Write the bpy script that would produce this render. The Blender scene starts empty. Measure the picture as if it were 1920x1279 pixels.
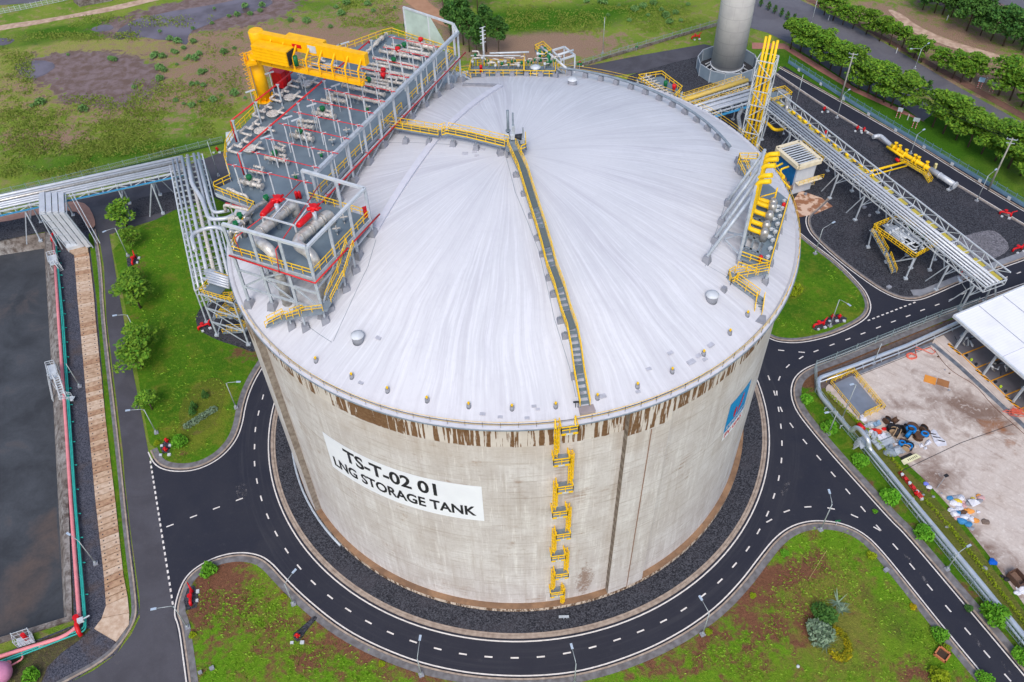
import bpy, bmesh, math, random
from math import sin, cos, pi, radians, atan2, hypot, sqrt
from mathutils import Vector, Matrix
from mathutils.geometry import delaunay_2d_cdt
SC = bpy.context.scene; COL = SC.collection
# ------------------------------------------------------------ camera
CP = Vector((0, -104.2179, 127.1764)); FP = 1573.568
CX = Vector((0.9995968, -0.0172878, -0.0225257)); CY = Vector((0.0280532, 0.7239697, 0.6892611)); CZ = Vector((0.0043921, -0.6896151, 0.7241628))
cam = bpy.data.cameras.new("camera"); cam.sensor_width = 36; cam.lens = FP*36/1920; cam.clip_end = 3000; cam.clip_start = 1
co = bpy.data.objects.new("camera", cam); COL.objects.link(co)
co.matrix_world = Matrix(((CX.x, CY.x, CZ.x, CP.x), (CX.y, CY.y, CZ.y, CP.y), (CX.z, CY.z, CZ.z, CP.z), (0, 0, 0, 1)))
SC.camera = co
# ------------------------------------------------------------ sky, sun, exposure (bright overcast)
W = bpy.data.worlds.new("World"); SC.world = W; W.use_nodes = True
SUN_EL, SUN_AZ = radians(50), radians(188)
sky = W.node_tree.nodes.new('ShaderNodeTexSky'); sky.sky_type = 'NISHITA'; sky.sun_disc = False
sky.sun_elevation = SUN_EL; sky.sun_rotation = SUN_AZ; sky.air_density = 1.0; sky.dust_density = 2.5; sky.ozone_density = 1.0
bg = W.node_tree.nodes['Background']; bg.inputs[1].default_value = 0.15
W.node_tree.links.new(sky.outputs[0], bg.inputs[0])
sl = bpy.data.lights.new("sun", 'SUN'); sl.energy = 1.3; sl.angle = radians(25); sl.color = (1, 0.975, 0.945)
so = bpy.data.objects.new("sun", sl); COL.objects.link(so)
sd = Vector((sin(SUN_AZ)*cos(SUN_EL), cos(SUN_AZ)*cos(SUN_EL), sin(SUN_EL)))
so.rotation_euler = sd.to_track_quat('Z', 'Y').to_euler()
SC.view_settings.view_transform = 'Standard'; SC.view_settings.look = 'None'; SC.view_settings.gamma = 1
SC.view_settings.use_curve_mapping = False; SC.view_settings.exposure = 0.42
# ------------------------------------------------------------ helpers
H = 47.67; RD = 97.4; ZC = H+9.9-RD
def ray(x, y): return (-CZ + CX*((x-960)/FP) - CY*((y-639.5)/FP)).normalized()
def G(x, y, z=0.0):
    d = ray(x, y); t = (z-CP.z)/d.z; return CP+d*t
def GD(x, y):
    d = ray(x, y); o = CP-Vector((0, 0, ZC)); b = o.dot(d); q = b*b-(o.dot(o)-RD*RD)
    return CP+d*(-b-sqrt(max(q, 0)))
def dome(x, y): return ZC+sqrt(RD*RD-x*x-y*y) if hypot(x, y) < 43 else H
def C(r, g, b): return tuple((c/255/12.92 if c < 10 else ((c/255+.055)/1.055)**2.4) for c in (r, g, b))+(1,)
def nm(m): return m.node_tree.nodes, m.node_tree.links
def M(name, col, rough=.7, metal=0, col2=None, scale=.6, amt=.5, lo=.35, hi=.65, bump=0, bs=8, detail=5, stretch=None, spec=.3):
    m = bpy.data.materials.new(name); m.use_nodes = True; N, L = nm(m); b = N['Principled BSDF']
    b.inputs['Roughness'].default_value = rough; b.inputs['Metallic'].default_value = metal; b.inputs['Specular IOR Level'].default_value = spec
    g = N.new('ShaderNodeNewGeometry'); src = g.outputs['Position']
    if stretch:
        mp = N.new('ShaderNodeMapping'); mp.inputs['Scale'].default_value = stretch; L.new(src, mp.inputs[0]); src = mp.outputs[0]
    n = N.new('ShaderNodeTexNoise'); n.inputs['Scale'].default_value = scale; n.inputs['Detail'].default_value = detail; L.new(src, n.inputs[0])
    mr = N.new('ShaderNodeMapRange'); mr.inputs[1].default_value = lo; mr.inputs[2].default_value = hi; mr.inputs[4].default_value = amt; L.new(n.outputs[0], mr.inputs[0])
    mx = N.new('ShaderNodeMix'); mx.data_type = 'RGBA'; L.new(mr.outputs[0], mx.inputs[0])
    mx.inputs[6].default_value = col; mx.inputs[7].default_value = col2 or tuple(c*.6 for c in col[:3])+(1,)
    L.new(mx.outputs[2], b.inputs['Base Color'])
    if bump:
        n2 = N.new('ShaderNodeTexNoise'); n2.inputs['Scale'].default_value = bs; n2.inputs['Detail'].default_value = 4; L.new(g.outputs['Position'], n2.inputs[0])
        bp = N.new('ShaderNodeBump'); bp.inputs['Strength'].default_value = bump; bp.inputs['Distance'].default_value = .1; L.new(n2.outputs[0], bp.inputs['Height']); L.new(bp.outputs[0], b.inputs['Normal'])
    return m
class NB:  # tiny node builder
    def __init__(s, name):
        s.m = bpy.data.materials.new(name); s.m.use_nodes = True; s.N, s.L = nm(s.m); s.b = s.N['Principled BSDF']
        s.pos = s.N.new('ShaderNodeNewGeometry').outputs['Position']
    def put(s, sock, v):
        if isinstance(v, bpy.types.NodeSocket): s.L.new(v, sock)
        elif v is not None: sock.default_value = v
    def math(s, op, a, b=None, c=None):
        n = s.N.new('ShaderNodeMath'); n.operation = op; s.put(n.inputs[0], a); s.put(n.inputs[1], b); s.put(n.inputs[2], c); return n.outputs[0]
    def sep(s, v): n = s.N.new('ShaderNodeSeparateXYZ'); s.put(n.inputs[0], v); return n.outputs
    def comb(s, x, y, z): n = s.N.new('ShaderNodeCombineXYZ'); s.put(n.inputs[0], x); s.put(n.inputs[1], y); s.put(n.inputs[2], z); return n.outputs[0]
    def noise(s, v, sc, det=5, rough=.5, dist=0):
        n = s.N.new('ShaderNodeTexNoise'); s.put(n.inputs[0], v); n.inputs['Scale'].default_value = sc; n.inputs['Detail'].default_value = det; n.inputs['Roughness'].default_value = rough; n.inputs['Distortion'].default_value = dist; return n.outputs[0]
    def vor(s, v, sc, feat='F1', out=0):
        n = s.N.new('ShaderNodeTexVoronoi'); n.feature = feat; s.put(n.inputs[0], v); n.inputs['Scale'].default_value = sc; return n.outputs[out]
    def rng(s, v, a, b, c=0., d=1.):
        n = s.N.new('ShaderNodeMapRange'); s.put(n.inputs[0], v)
        for i, k in enumerate((a, b, c, d)): s.put(n.inputs[i+1], k)
        return n.outputs[0]
    def mix(s, f, a, b, mode='MIX'):
        n = s.N.new('ShaderNodeMix'); n.data_type = 'RGBA'; n.blend_type = mode; s.put(n.inputs[0], f); s.put(n.inputs[6], a); s.put(n.inputs[7], b); return n.outputs[2]
    def attr(s, name): n = s.N.new('ShaderNodeAttribute'); n.attribute_name = name; return n.outputs['Fac']
    def bump(s, h, st=.3, d=.1):
        n = s.N.new('ShaderNodeBump'); n.inputs['Strength'].default_value = st; n.inputs['Distance'].default_value = d; s.put(n.inputs['Height'], h); s.L.new(n.outputs[0], s.b.inputs['Normal'])
    def out(s, col, rough=.7, metal=0, spec=.3):
        s.put(s.b.inputs['Base Color'], col); s.put(s.b.inputs['Roughness'], rough); s.b.inputs['Metallic'].default_value = metal; s.b.inputs['Specular IOR Level'].default_value = spec; return s.m
ORG = {}
def tag(o, label=None, cat=None, group=None, kind=None):
    if label and not 4 <= len(label.split()) <= 16: print('LABEL', len(label.split()), label)
    if label: o['label'] = label
    if cat: o['category'] = cat
    if group: o['group'] = group
    if kind: o['kind'] = kind
    return o
def thing(name, label, cat, loc=(0, 0, 0), group=None):
    o = bpy.data.objects.new(name, None); COL.objects.link(o); o.location = loc; o.empty_display_size = .5
    ORG[o.name] = Vector(loc); return tag(o, label, cat, group)
class MB:
    def __init__(s): s.v = []; s.f = []; s.mi = []; s.sm = []
    def add(s, vs, fs, mi=0, sm=False):
        n = len(s.v); s.v += [tuple(v) for v in vs]
        for f in fs: s.f.append([i+n for i in f]); s.mi.append(mi); s.sm.append(sm)
        return s
    def box(s, c, d, rz=0, mi=0):   # centre, full dims
        ca, sa = cos(rz), sin(rz); vs = []
        for z in (-1, 1):
            for x, y in ((-1, -1), (1, -1), (1, 1), (-1, 1)):
                a, b = x*d[0]/2, y*d[1]/2; vs.append((c[0]+a*ca-b*sa, c[1]+a*sa+b*ca, c[2]+z*d[2]/2))
        return s.add(vs, [(3, 2, 1, 0), (4, 5, 6, 7), (0, 1, 5, 4), (1, 2, 6, 5), (2, 3, 7, 6), (3, 0, 4, 7)], mi)
    def bar(s, p, q, w, h=None, mi=0):
        p, q = Vector(p), Vector(q); h = h or w; d = q-p
        if d.length < 1e-4: return s
        d.normalize(); up = Vector((0, 0, 1)) if abs(d.z) < .95 else Vector((0, 1, 0))
        x = d.cross(up).normalized(); y = x.cross(d); vs = []
        for e in (p, q):
            for a, b in ((-1, -1), (1, -1), (1, 1), (-1, 1)): vs.append(e+x*(a*w/2)+y*(b*h/2))
        return s.add(vs, [(0, 1, 2, 3), (7, 6, 5, 4), (0, 4, 5, 1), (1, 5, 6, 2), (2, 6, 7, 3), (3, 7, 4, 0)], mi)
    def tube(s, pts, r, n=8, mi=0, closed=False, caps=True):
        P = [Vector(p) for p in pts]; k = len(P); R = r if isinstance(r, (list, tuple)) else [r]*k; vs = []; prev = None
        for i in range(k):
            a = P[(i-1) % k] if (i > 0 or closed) else P[i]; b = P[(i+1) % k] if (i < k-1 or closed) else P[i]
            t = (b-a).normalized()
            if prev is None: u = t.cross(Vector((0, 0, 1)) if abs(t.z) < .9 else Vector((1, 0, 0))).normalized()
            else: u = (prev-t*prev.dot(t)).normalized()
            prev = u; w = t.cross(u)
            for j in range(n): a_ = 2*pi*j/n+pi/n; vs.append(P[i]+u*(R[i]*cos(a_))+w*(R[i]*sin(a_)))
        fs = []
        for i in range(k if closed else k-1):
            o, o2 = i*n, ((i+1) % k)*n
            for j in range(n): fs.append((o+j, o+(j+1) % n, o2+(j+1) % n, o2+j))
        if caps and not closed: fs += [tuple(range(n))[::-1], tuple((k-1)*n+j for j in range(n))]
        s.add(vs, fs, mi, n > 5)
        if caps and not closed: s.sm[-2:] = [False, False]
        return s
    def cyl(s, p, r, h, n=16, mi=0, r2=None): return s.tube([p, (p[0], p[1], p[2]+h)], [r, r if r2 is None else r2], n, mi)
    def prism(s, poly, z0, z1, mi=0):
        n = len(poly); vs = [(p[0], p[1], z0) for p in poly]+[(p[0], p[1], z1) for p in poly]
        return s.add(vs, [tuple(range(n))[::-1], tuple(range(n, 2*n))]+[(i, (i+1) % n, n+(i+1) % n, n+i) for i in range(n)], mi)
    def ribbon(s, path, w, z, off=0, h=0, closed=False, mi=0):   # flat strip (or low step) along an xy path
        a = offset(path, off-w/2, closed); b = offset(path, off+w/2, closed); k = len(path); vs = []; m = 4 if h else 2
        for i in range(k):
            z_ = path[i][2] if z is None else z
            vs += [(a[i][0], a[i][1], z_), (b[i][0], b[i][1], z_)]
            if h: vs += [(b[i][0], b[i][1], z_-h), (a[i][0], a[i][1], z_-h)]
        fs = []
        for i in range(k if closed else k-1):
            o, o2 = i*m, ((i+1) % k)*m; fs.append((o, o+1, o2+1, o2))
            if h: fs += [(o+1, o+2, o2+2, o2+1), (o+3, o, o2, o2+3)]
        if h and not closed: fs += [(0, 3, 2, 1), ((k-1)*4, (k-1)*4+1, (k-1)*4+2, (k-1)*4+3)]
        return s.add(vs, fs, mi)
    def rail(s, pts, h=1.1, step=1.6, r=.045, mid=True, toe=False):
        P = [Vector(p) for p in pts]; up = Vector((0, 0, h))
        for a, b in zip(P, P[1:]):
            s.bar(a+up, b+up, r*1.8)
            if mid: s.bar(a+up*.52, b+up*.52, r*1.5)
            if toe: s.bar(a+Vector((0, 0, .08)), b+Vector((0, 0, .08)), .03, .16)
            n = max(1, round((b-a).length/step))
            for i in range(n+1):
                q = a.lerp(b, i/n); s.bar(q, q+up, r*1.6)
        return s
    def stairs(s, a, b, w, rail=None, n=None, mi=0):   # flight from a to b (centre line), treads + stringers
        a, b = Vector(a), Vector(b); d = b-a; hd = Vector((d.x, d.y, 0)); L_ = hd.length; hd.normalize(); sd_ = Vector((-hd.y, hd.x, 0))
        n = n or max(2, round(abs(d.z)/.25)); rz = atan2(hd.y, hd.x)
        for i in range(n):
            q = a+d*((i+.5)/n); s.box(q, (L_/n*.62+.02, w, .05), rz, mi)
        for k in (-1, 1):
            s.bar(a+sd_*k*w/2, b+sd_*k*w/2, .06, .28, mi)
            if rail is not None: rail.rail([a+sd_*k*w/2, b+sd_*k*w/2])
        return s
    def build(s, name, mat, parent=None, loc=None, bevel=0):
        o_ = ORG[parent.name] if parent is not None else Vector(loc or (0, 0, 0))
        me = bpy.data.meshes.new(name); me.from_pydata([(v[0]-o_.x, v[1]-o_.y, v[2]-o_.z) for v in s.v], [], s.f)
        ms = mat if isinstance(mat, (list, tuple)) else [mat]
        for m in ms: me.materials.append(m)
        me.polygons.foreach_set('material_index', s.mi); me.polygons.foreach_set('use_smooth', s.sm)
        me.validate(); me.update()
        o = bpy.data.objects.new(name, me); COL.objects.link(o)
        if parent is not None: o.parent = parent
        else: o.location = o_
        if bevel:
            md = o.modifiers.new('b', 'BEVEL'); md.width = bevel; md.segments = 2
        ORG[o.name] = o_; return o
    def solo(s, name, mat, label, cat, loc=(0, 0, 0), group=None): return tag(s.build(name, mat, None, loc), label, cat, group)
def kids(o): return [c for c in bpy.data.objects if c.parent is o]
def copy_tree(root, loc, rz=0, scale=1, label=None, group=None, ks=None):
    def rec(o, par):
        c = o.copy(); COL.objects.link(c)
        if par is not None: c.parent = par
        for k in (ks[o.name] if ks is not None and o.name in ks else (kids(o) if ks is None else [])): rec(k, c)
        return c
    r = rec(root, None); r.location = loc; r.rotation_euler = (0, 0, rz); r.scale = (scale,)*3
    if label: r['label'] = label
    if group: r['group'] = group
    return r
def repeat(root, spots, labels, group):
    """place root at spots[0] and copies with copies of their parts at the rest: (loc, rz, scale)"""
    ks = {}
    def walk(o):
        ks[o.name] = kids(o)
        for k in ks[o.name]: walk(k)
    walk(root); out = []
    for i, sp in enumerate(spots):
        loc, rz, sc = (tuple(sp)+(0, 1))[:3] if len(sp) < 3 or not isinstance(sp[0], (Vector, tuple)) else sp
        if i == 0: root.location = loc; root.rotation_euler = (0, 0, rz); root.scale = (sc,)*3; o = root
        else: o = copy_tree(root, loc, rz, sc, ks=ks)
        o['label'] = labels[i] if isinstance(labels, list) else labels(i); o['group'] = group; out.append(o)
    return out
ORD = 'first second third fourth fifth sixth seventh eighth ninth tenth eleventh twelfth thirteenth fourteenth fifteenth sixteenth seventeenth eighteenth nineteenth twentieth'.split()
for t_, u_ in (('twenty', None), ('thirty', 'thirtieth'), ('forty', 'fortieth'), ('fifty', 'fiftieth'), ('sixty', 'sixtieth'), ('seventy', 'seventieth'), ('eighty', 'eightieth')): ORD += ([u_] if u_ else [])+[t_+'-'+o for o in ORD[:9]]
def rk_(L, i, k=0): return ORD[sorted(range(len(L)), key=lambda j: (L[j][k], j)).index(i)]
def offset(path, d, closed=False):
    P = [Vector((p[0], p[1])) for p in path]; k = len(P); out = []
    for i in range(k):
        a = P[(i-1) % k] if (i > 0 or closed) else P[i]; b = P[(i+1) % k] if (i < k-1 or closed) else P[i]
        t1 = (P[i]-a); t2 = (b-P[i]); t = (t1.normalized() if t1.length > 1e-6 else Vector((0, 0)))+(t2.normalized() if t2.length > 1e-6 else Vector((0, 0)))
        t.normalize(); nn = Vector((-t.y, t.x)); c_ = 1.0
        if t1.length > 1e-6 and t2.length > 1e-6: c_ = max(.4, abs(t1.normalized().dot(t)))
        q = P[i]+nn*(d/c_); out.append((q.x, q.y))
    return out
def smooth(pts, it=2, closed=False):
    P = [Vector(p) for p in pts]
    for _ in range(it):
        Q = []
        n = len(P)
        for i in range(n if closed else n-1):
            a, b = P[i], P[(i+1) % n]; Q += [a*.75+b*.25, a*.25+b*.75]
        if not closed: Q = [P[0]]+Q+[P[-1]]
        P = Q
    return P
def dens(pts, st=3.0):
    out = [Vector(pts[0])]
    for a, b in zip(pts, pts[1:]):
        a, b = Vector(a), Vector(b); n = max(1, int((b-a).length/st))
        for i in range(1, n+1): out.append(a.lerp(b, i/n))
    return out
def gp(px, z=0): return [G(x, y, z) for x, y in px]
def inside(x, y, poly):
    c = False; n = len(poly); j = n-1
    for i in range(n):
        xi, yi, xj, yj = poly[i][0], poly[i][1], poly[j][0], poly[j][1]
        if (yi > y) != (yj > y) and x < (xj-xi)*(y-yi)/(yj-yi)+xi: c = not c
        j = i
    return c
def sheet(name, outline, z, mat, grid=0, paint=None, holes=(), jag=0, relief=0, skirt=0, label=None, cat=None, kind='structure', group=None):
    """natural ground: triangulated outline with inner points; paint = {attribute: [(px, py, rx_m, ry_m, rot, value)]}"""
    rnd = random.Random(hash(name) % 1000 if False else len(name)*7)
    ol = [Vector((p[0], p[1])) for p in outline]
    if jag: ol = [p+Vector((rnd.uniform(-jag, jag), rnd.uniform(-jag, jag))) for p in ol]
    V = list(ol); E = [(i, (i+1) % len(ol)) for i in range(len(ol))]
    for h in holes:
        k = len(V); V += [Vector((p[0], p[1])) for p in h]; E += [(k+i, k+(i+1) % len(h)) for i in range(len(h))]
    if grid:
        xs = [p.x for p in ol]; ys = [p.y for p in ol]; y = min(ys)
        while y < max(ys):
            x = min(xs)
            while x < max(xs):
                q = (x+rnd.uniform(-.3, .3)*grid, y+rnd.uniform(-.3, .3)*grid)
                if inside(q[0], q[1], ol) and not any(inside(q[0], q[1], h) for h in holes): V.append(Vector(q))
                x += grid
            y += grid
    r = delaunay_2d_cdt(V, E, [], 1 if not holes else 2, 1e-4)
    vs, fs = r[0], [list(f) for f in r[2]]
    if holes: fs = [f for f in fs if not any(inside(sum(vs[i].x for i in f)/len(f), sum(vs[i].y for i in f)/len(f), h) for h in holes)]
    fs = [f if (vs[f[1]]-vs[f[0]]).cross(vs[f[2]]-vs[f[0]]) > 0 else f[::-1] for f in fs]
    ob = set()
    if skirt:
        n = len(outline)
    me = bpy.data.meshes.new(name)
    vv = [(v.x, v.y, z) for v in vs]
    if relief:
        for i in range(len(ol), len(vs)): vv[i] = (vv[i][0], vv[i][1], z+rnd.uniform(0, relief))
    me.from_pydata(vv, [], fs); me.materials.append(mat)
    for an, lst in (paint or {}).items():
        at = me.attributes.new(an, 'FLOAT', 'POINT'); PL = []
        for (px_, py_, rx, ry, rot, val) in lst:
            c = G(px_, py_, z); PL.append((c.x, c.y, rx, ry, cos(radians(rot)), sin(radians(rot)), val))
        for i, v in enumerate(vs):
            a = 0.0
            for cx, cy, rx, ry, ca, sa, val in PL:
                dx, dy = v.x-cx, v.y-cy; u = (dx*ca+dy*sa)/rx; w = (-dx*sa+dy*ca)/ry; q = u*u+w*w
                if q < 4: a += val*math.exp(-q*1.2)
            at.data[i].value = a
    me.update(); o = bpy.data.objects.new(name, me); COL.objects.link(o)
    if kind: o['kind'] = kind
    tag(o, label, cat, group); return o
def struct(mb, name, mat): o = mb.build(name, mat); o['kind'] = 'structure'; return o
# ------------------------------------------------------------ plain materials
yel = M('yellow_paint', C(246, 200, 22), .5, col2=C(214, 164, 20), scale=2, amt=.35)
galv = M('galvanised_steel', C(184, 192, 200), .5, .1, col2=C(140, 148, 156), scale=1.5)
galvd = M('grey_steel', C(134, 146, 156), .55, .1, col2=C(95, 106, 116), scale=1.5)
white = M('white_steel', C(205, 210, 214), .5, .1, col2=C(170, 176, 182), scale=1.3)
clad = M('aluminium_cladding', C(190, 188, 184), .36, .55, col2=C(150, 146, 140), scale=2.2, amt=.8)
cladr = M('polished_cladding', C(214, 210, 204), .32, .35, col2=C(166, 160, 152), scale=1.6, amt=.7)
cream = M('insulated_pipe', C(214, 209, 202), .6, .1, col2=C(160, 153, 144), scale=3, amt=.8)
red = M('red_paint', C(214, 26, 34), .4, col2=C(160, 14, 20), scale=2)
redf = M('fire_main_red', C(208, 46, 50), .45, col2=C(180, 38, 44), scale=2)
green = M('green_paint', C(20, 110, 62), .5, scale=2)
dark = M('dark_steel', C(52, 56, 62), .6, .3, scale=2)
cgrey = M('grey_concrete', C(146, 148, 156), .85, col2=C(118, 120, 128), scale=1.2)
ctan = M('tan_concrete', C(186, 162, 138), .85, col2=C(150, 122, 100), scale=1.6, amt=.8)
blue = M('blue_panel', C(26, 110, 172), .5, scale=1)
pole_m = M('pole_galvanised', C(178, 186, 188), .4, .3, scale=2)
trunk_m = M('bark', C(92, 78, 62), .9, col2=C(60, 50, 40), scale=5)
wline = M('road_paint_white', C(226, 220, 214), .7, col2=C(190, 182, 176), scale=1.5, amt=.6)
kerb_m = M('kerb_concrete', C(172, 156, 142), .85, col2=C(134, 118, 106), scale=1.3, amt=.8)
pave_m = M('pavement_slabs', C(122, 120, 122), .85, col2=C(94, 90, 90), scale=1.1, amt=.9)
deckg = M('deck_plate', C(112, 127, 138), .6, .05, col2=C(97, 112, 123), scale=.5, amt=.8)
# ============================================================ GROUND
def ground_mat(name, g1, g2, g3, soil1, soil2, base=.0, wet=False):
    n = NB(name); P = n.pos
    big = n.noise(P, .07, 3); mid = n.noise(P, .35, 6, .62, .4); fin = n.noise(P, 3.2, 4, .7); vf = n.noise(P, 9, 2, .6)
    a = n.attr('soil')
    f = n.math('ADD', n.math('ADD', mid, n.math('MULTIPLY', a, .42)), base)
    f = n.math('ADD', f, n.math('MULTIPLY', n.math('SUBTRACT', fin, .5), .22))
    soil = n.rng(n.math('ADD', f, n.math('MULTIPLY', n.math('SUBTRACT', n.noise(P, 1.1, 5, .65), .5), .55)), .58, .78)
    gr = n.mix(n.rng(big, .4, .6), g1, g2); gr = n.mix(n.rng(n.math('ADD', mid, n.attr('dry')), .5, .72), gr, g3)
    gr = n.mix(n.rng(fin, .35, .65, 0, .55), gr, n.mix(.5, gr, C(48, 82, 16)))
    so = n.mix(n.rng(fin, .35, .68), soil1, soil2)
    gr = n.mix(n.rng(n.noise(P, 1.3, 5, .7), .5, .66, 0, .55), gr, n.mix(.45, gr, C(164, 176, 60))); gr = n.mix(n.rng(n.noise(P, .8, 4, .65), .56, .7, 0, .6), gr, n.mix(.5, gr, C(60, 96, 22)))
    c = n.mix(soil, gr, so)
    c = n.mix(n.rng(n.math('ADD', n.attr('lush'), n.math('MULTIPLY', mid, .3)), .45, .7), c, n.mix(n.rng(fin, .35, .65), C(84, 134, 28), C(58, 102, 22)))
    c = n.mix(n.rng(vf, .3, .7, 0, .25), c, C(30, 42, 12))
    if wet: c = n.mix(n.rng(n.math('ADD', n.attr('wet'), n.math('MULTIPLY', n.math('SUBTRACT', mid, .5), 1.2)), .5, .62), c, n.mix(n.rng(mid, .4, .6), C(142, 124, 124), C(120, 100, 92)))
    n.bump(n.math('ADD', fin, vf), .9, .3)
    return n.out(c, .95, spec=.1)
field_m = ground_mat('field_grass', C(150, 168, 68), C(122, 156, 54), C(176, 170, 98), C(182, 152, 128), C(146, 116, 98), .035, True)
lawn_m = ground_mat('lawn_grass', C(96, 146, 28), C(78, 126, 26), C(130, 142, 46), C(136, 98, 74), C(112, 80, 60), -.11)
lawnb_m = ground_mat('patchy_lawn', C(112, 162, 34), C(124, 158, 42), C(142, 140, 64), C(146, 98, 76), C(116, 80, 62), .015)
def gravel(name, c1, c2, c3, sc=4):
    n = NB(name); v = n.vor(n.pos, sc, out=1); vn = n.sep(v)[0]; lo = n.noise(n.pos, .18, 5, .6)
    c = n.mix(n.rng(vn, .1, .95), c1, c2); c = n.mix(n.rng(lo, .5, .72, 0, .7), c, c3)
    c = n.mix(n.rng(n.noise(n.pos, 9, 2), .35, .65, 0, .5), c, n.mix(.5, c, C(20, 20, 24)))
    n.bump(vn, .5, .08); return n.out(c, .9, spec=.15)
grav_m = gravel('dark_gravel', C(35, 36, 42), C(84, 85, 92), C(76, 74, 80), 6)
gravb_m = gravel('slate_gravel', C(52, 54, 64), C(98, 99, 110), C(96, 80, 70), 8)
def asphalt(name, c1, c2, stain):
    n = NB(name); a = n.noise(n.pos, .12, 4, .6, .6); b = n.noise(n.pos, 1.4, 5, .6); f = n.noise(n.pos, 14, 2)
    c = n.mix(n.rng(a, .42, .64), c1, c2); c = n.mix(n.rng(b, .56, .74, 0, .35), c, stain); c = n.mix(n.rng(f, .3, .7, 0, .25), c, C(24, 24, 28))
    x_, y_, z_ = n.sep(n.pos); rr_ = n.math('SQRT', n.math('ADD', n.math('MULTIPLY', x_, x_), n.math('MULTIPLY', y_, y_))); tr_ = n.noise(n.comb(n.math('MULTIPLY', rr_, 1.7), n.math('MULTIPLY', n.math('ARCTAN2', y_, x_), 2.5), 3), 1.0, 4, .6)
    c = n.mix(n.math('MULTIPLY', n.rng(tr_, .5, .66), n.math('MULTIPLY', n.rng(rr_, 54, 53), .4)), c, stain); c = n.mix(n.rng(n.noise(n.pos, .5, 6, .75), .6, .7, 0, .4), c, stain)
    n.bump(f, .15, .03); return n.out(c, n.rng(a, .4, .6, .62, .82), spec=.3)
road_m = asphalt('new_asphalt', C(42, 43, 54), C(48, 49, 59), C(62, 62, 68))
old_m = asphalt('old_asphalt', C(84, 82, 88), C(74, 72, 78), C(96, 92, 92))
pub_m = asphalt('public_road_asphalt', C(108, 106, 112), C(98, 96, 104), C(84, 80, 84))
def yard_mat():
    n = NB('stained_yard_concrete'); P = n.pos; big = n.noise(P, .055, 4, .6, .8); mid = n.noise(P, .3, 6, .65, .5); fin = n.noise(P, 3, 4, .7)
    c = n.mix(n.rng(mid, .35, .7), C(206, 195, 186), C(184, 168, 157)); c = n.mix(n.rng(big, .42, .62, 0, .6), c, C(198, 187, 180))
    c = n.mix(n.rng(n.math('ADD', n.attr('dirt'), n.math('MULTIPLY', n.math('SUBTRACT', mid, .5), 2.0)), .2, .95, 0, .95), c, C(118, 94, 82))
    tyre_ = n.noise(n.comb(n.math('ADD', n.math('MULTIPLY', n.sep(P)[0], .9), n.math('MULTIPLY', n.sep(P)[1], .9)), n.math('MULTIPLY', n.sep(P)[1], .12), 0), 1.0, 5, .7); c = n.mix(n.rng(tyre_, .54, .66, 0, .55), c, C(150, 130, 118)); c = n.mix(n.rng(n.noise(P, .9, 6, .7), .56, .66, 0, .5), c, C(226, 218, 210))
    c = n.mix(n.rng(n.math('ADD', n.attr('rust'), n.math('MULTIPLY', n.math('SUBTRACT', mid, .5), 1.4)), .35, .8), c, C(150, 94, 50))
    c = n.mix(n.rng(fin, .4, .7, 0, .3), c, C(150, 136, 128)); n.bump(fin, .1, .05); return n.out(c, .85)
yard_m = yard_mat()
basin_m = None
n = NB('basin_floor'); mid = n.noise(n.pos, .12, 6, .62, .5); fin = n.noise(n.pos, 2, 5, .7)
c = n.mix(n.rng(mid, .35, .65), C(54, 56, 60), C(74, 77, 82))
c = n.mix(n.rng(n.math('ADD', n.attr('rust'), n.math('MULTIPLY', n.math('SUBTRACT', mid, .5), 3.2)), .4, 1.5, 0, .6), c, C(108, 84, 66))
c = n.mix(n.rng(fin, .4, .7, 0, .3), c, C(40, 44, 50)); basin_m = n.out(c, .7)
n = NB('stained_bund_concrete'); a = n.noise(n.pos, .8, 6, .7); b = n.noise(n.pos, .15, 3)
wallc_m = n.out(n.mix(n.rng(a, .4, .62), n.mix(n.rng(b, .4, .6), C(150, 146, 142), C(126, 118, 112)), C(84, 74, 68)), .9)
n = NB('red_soil_kerbside'); rsoil_m = n.out(n.mix(n.rng(n.noise(n.pos, .6, 6, .7), .35, .65), C(126, 92, 78), C(98, 74, 64)), .95)
dirt_m = M('dirt_track', C(196, 170, 148), .95, col2=C(160, 130, 110), scale=.5, amt=.9)
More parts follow.
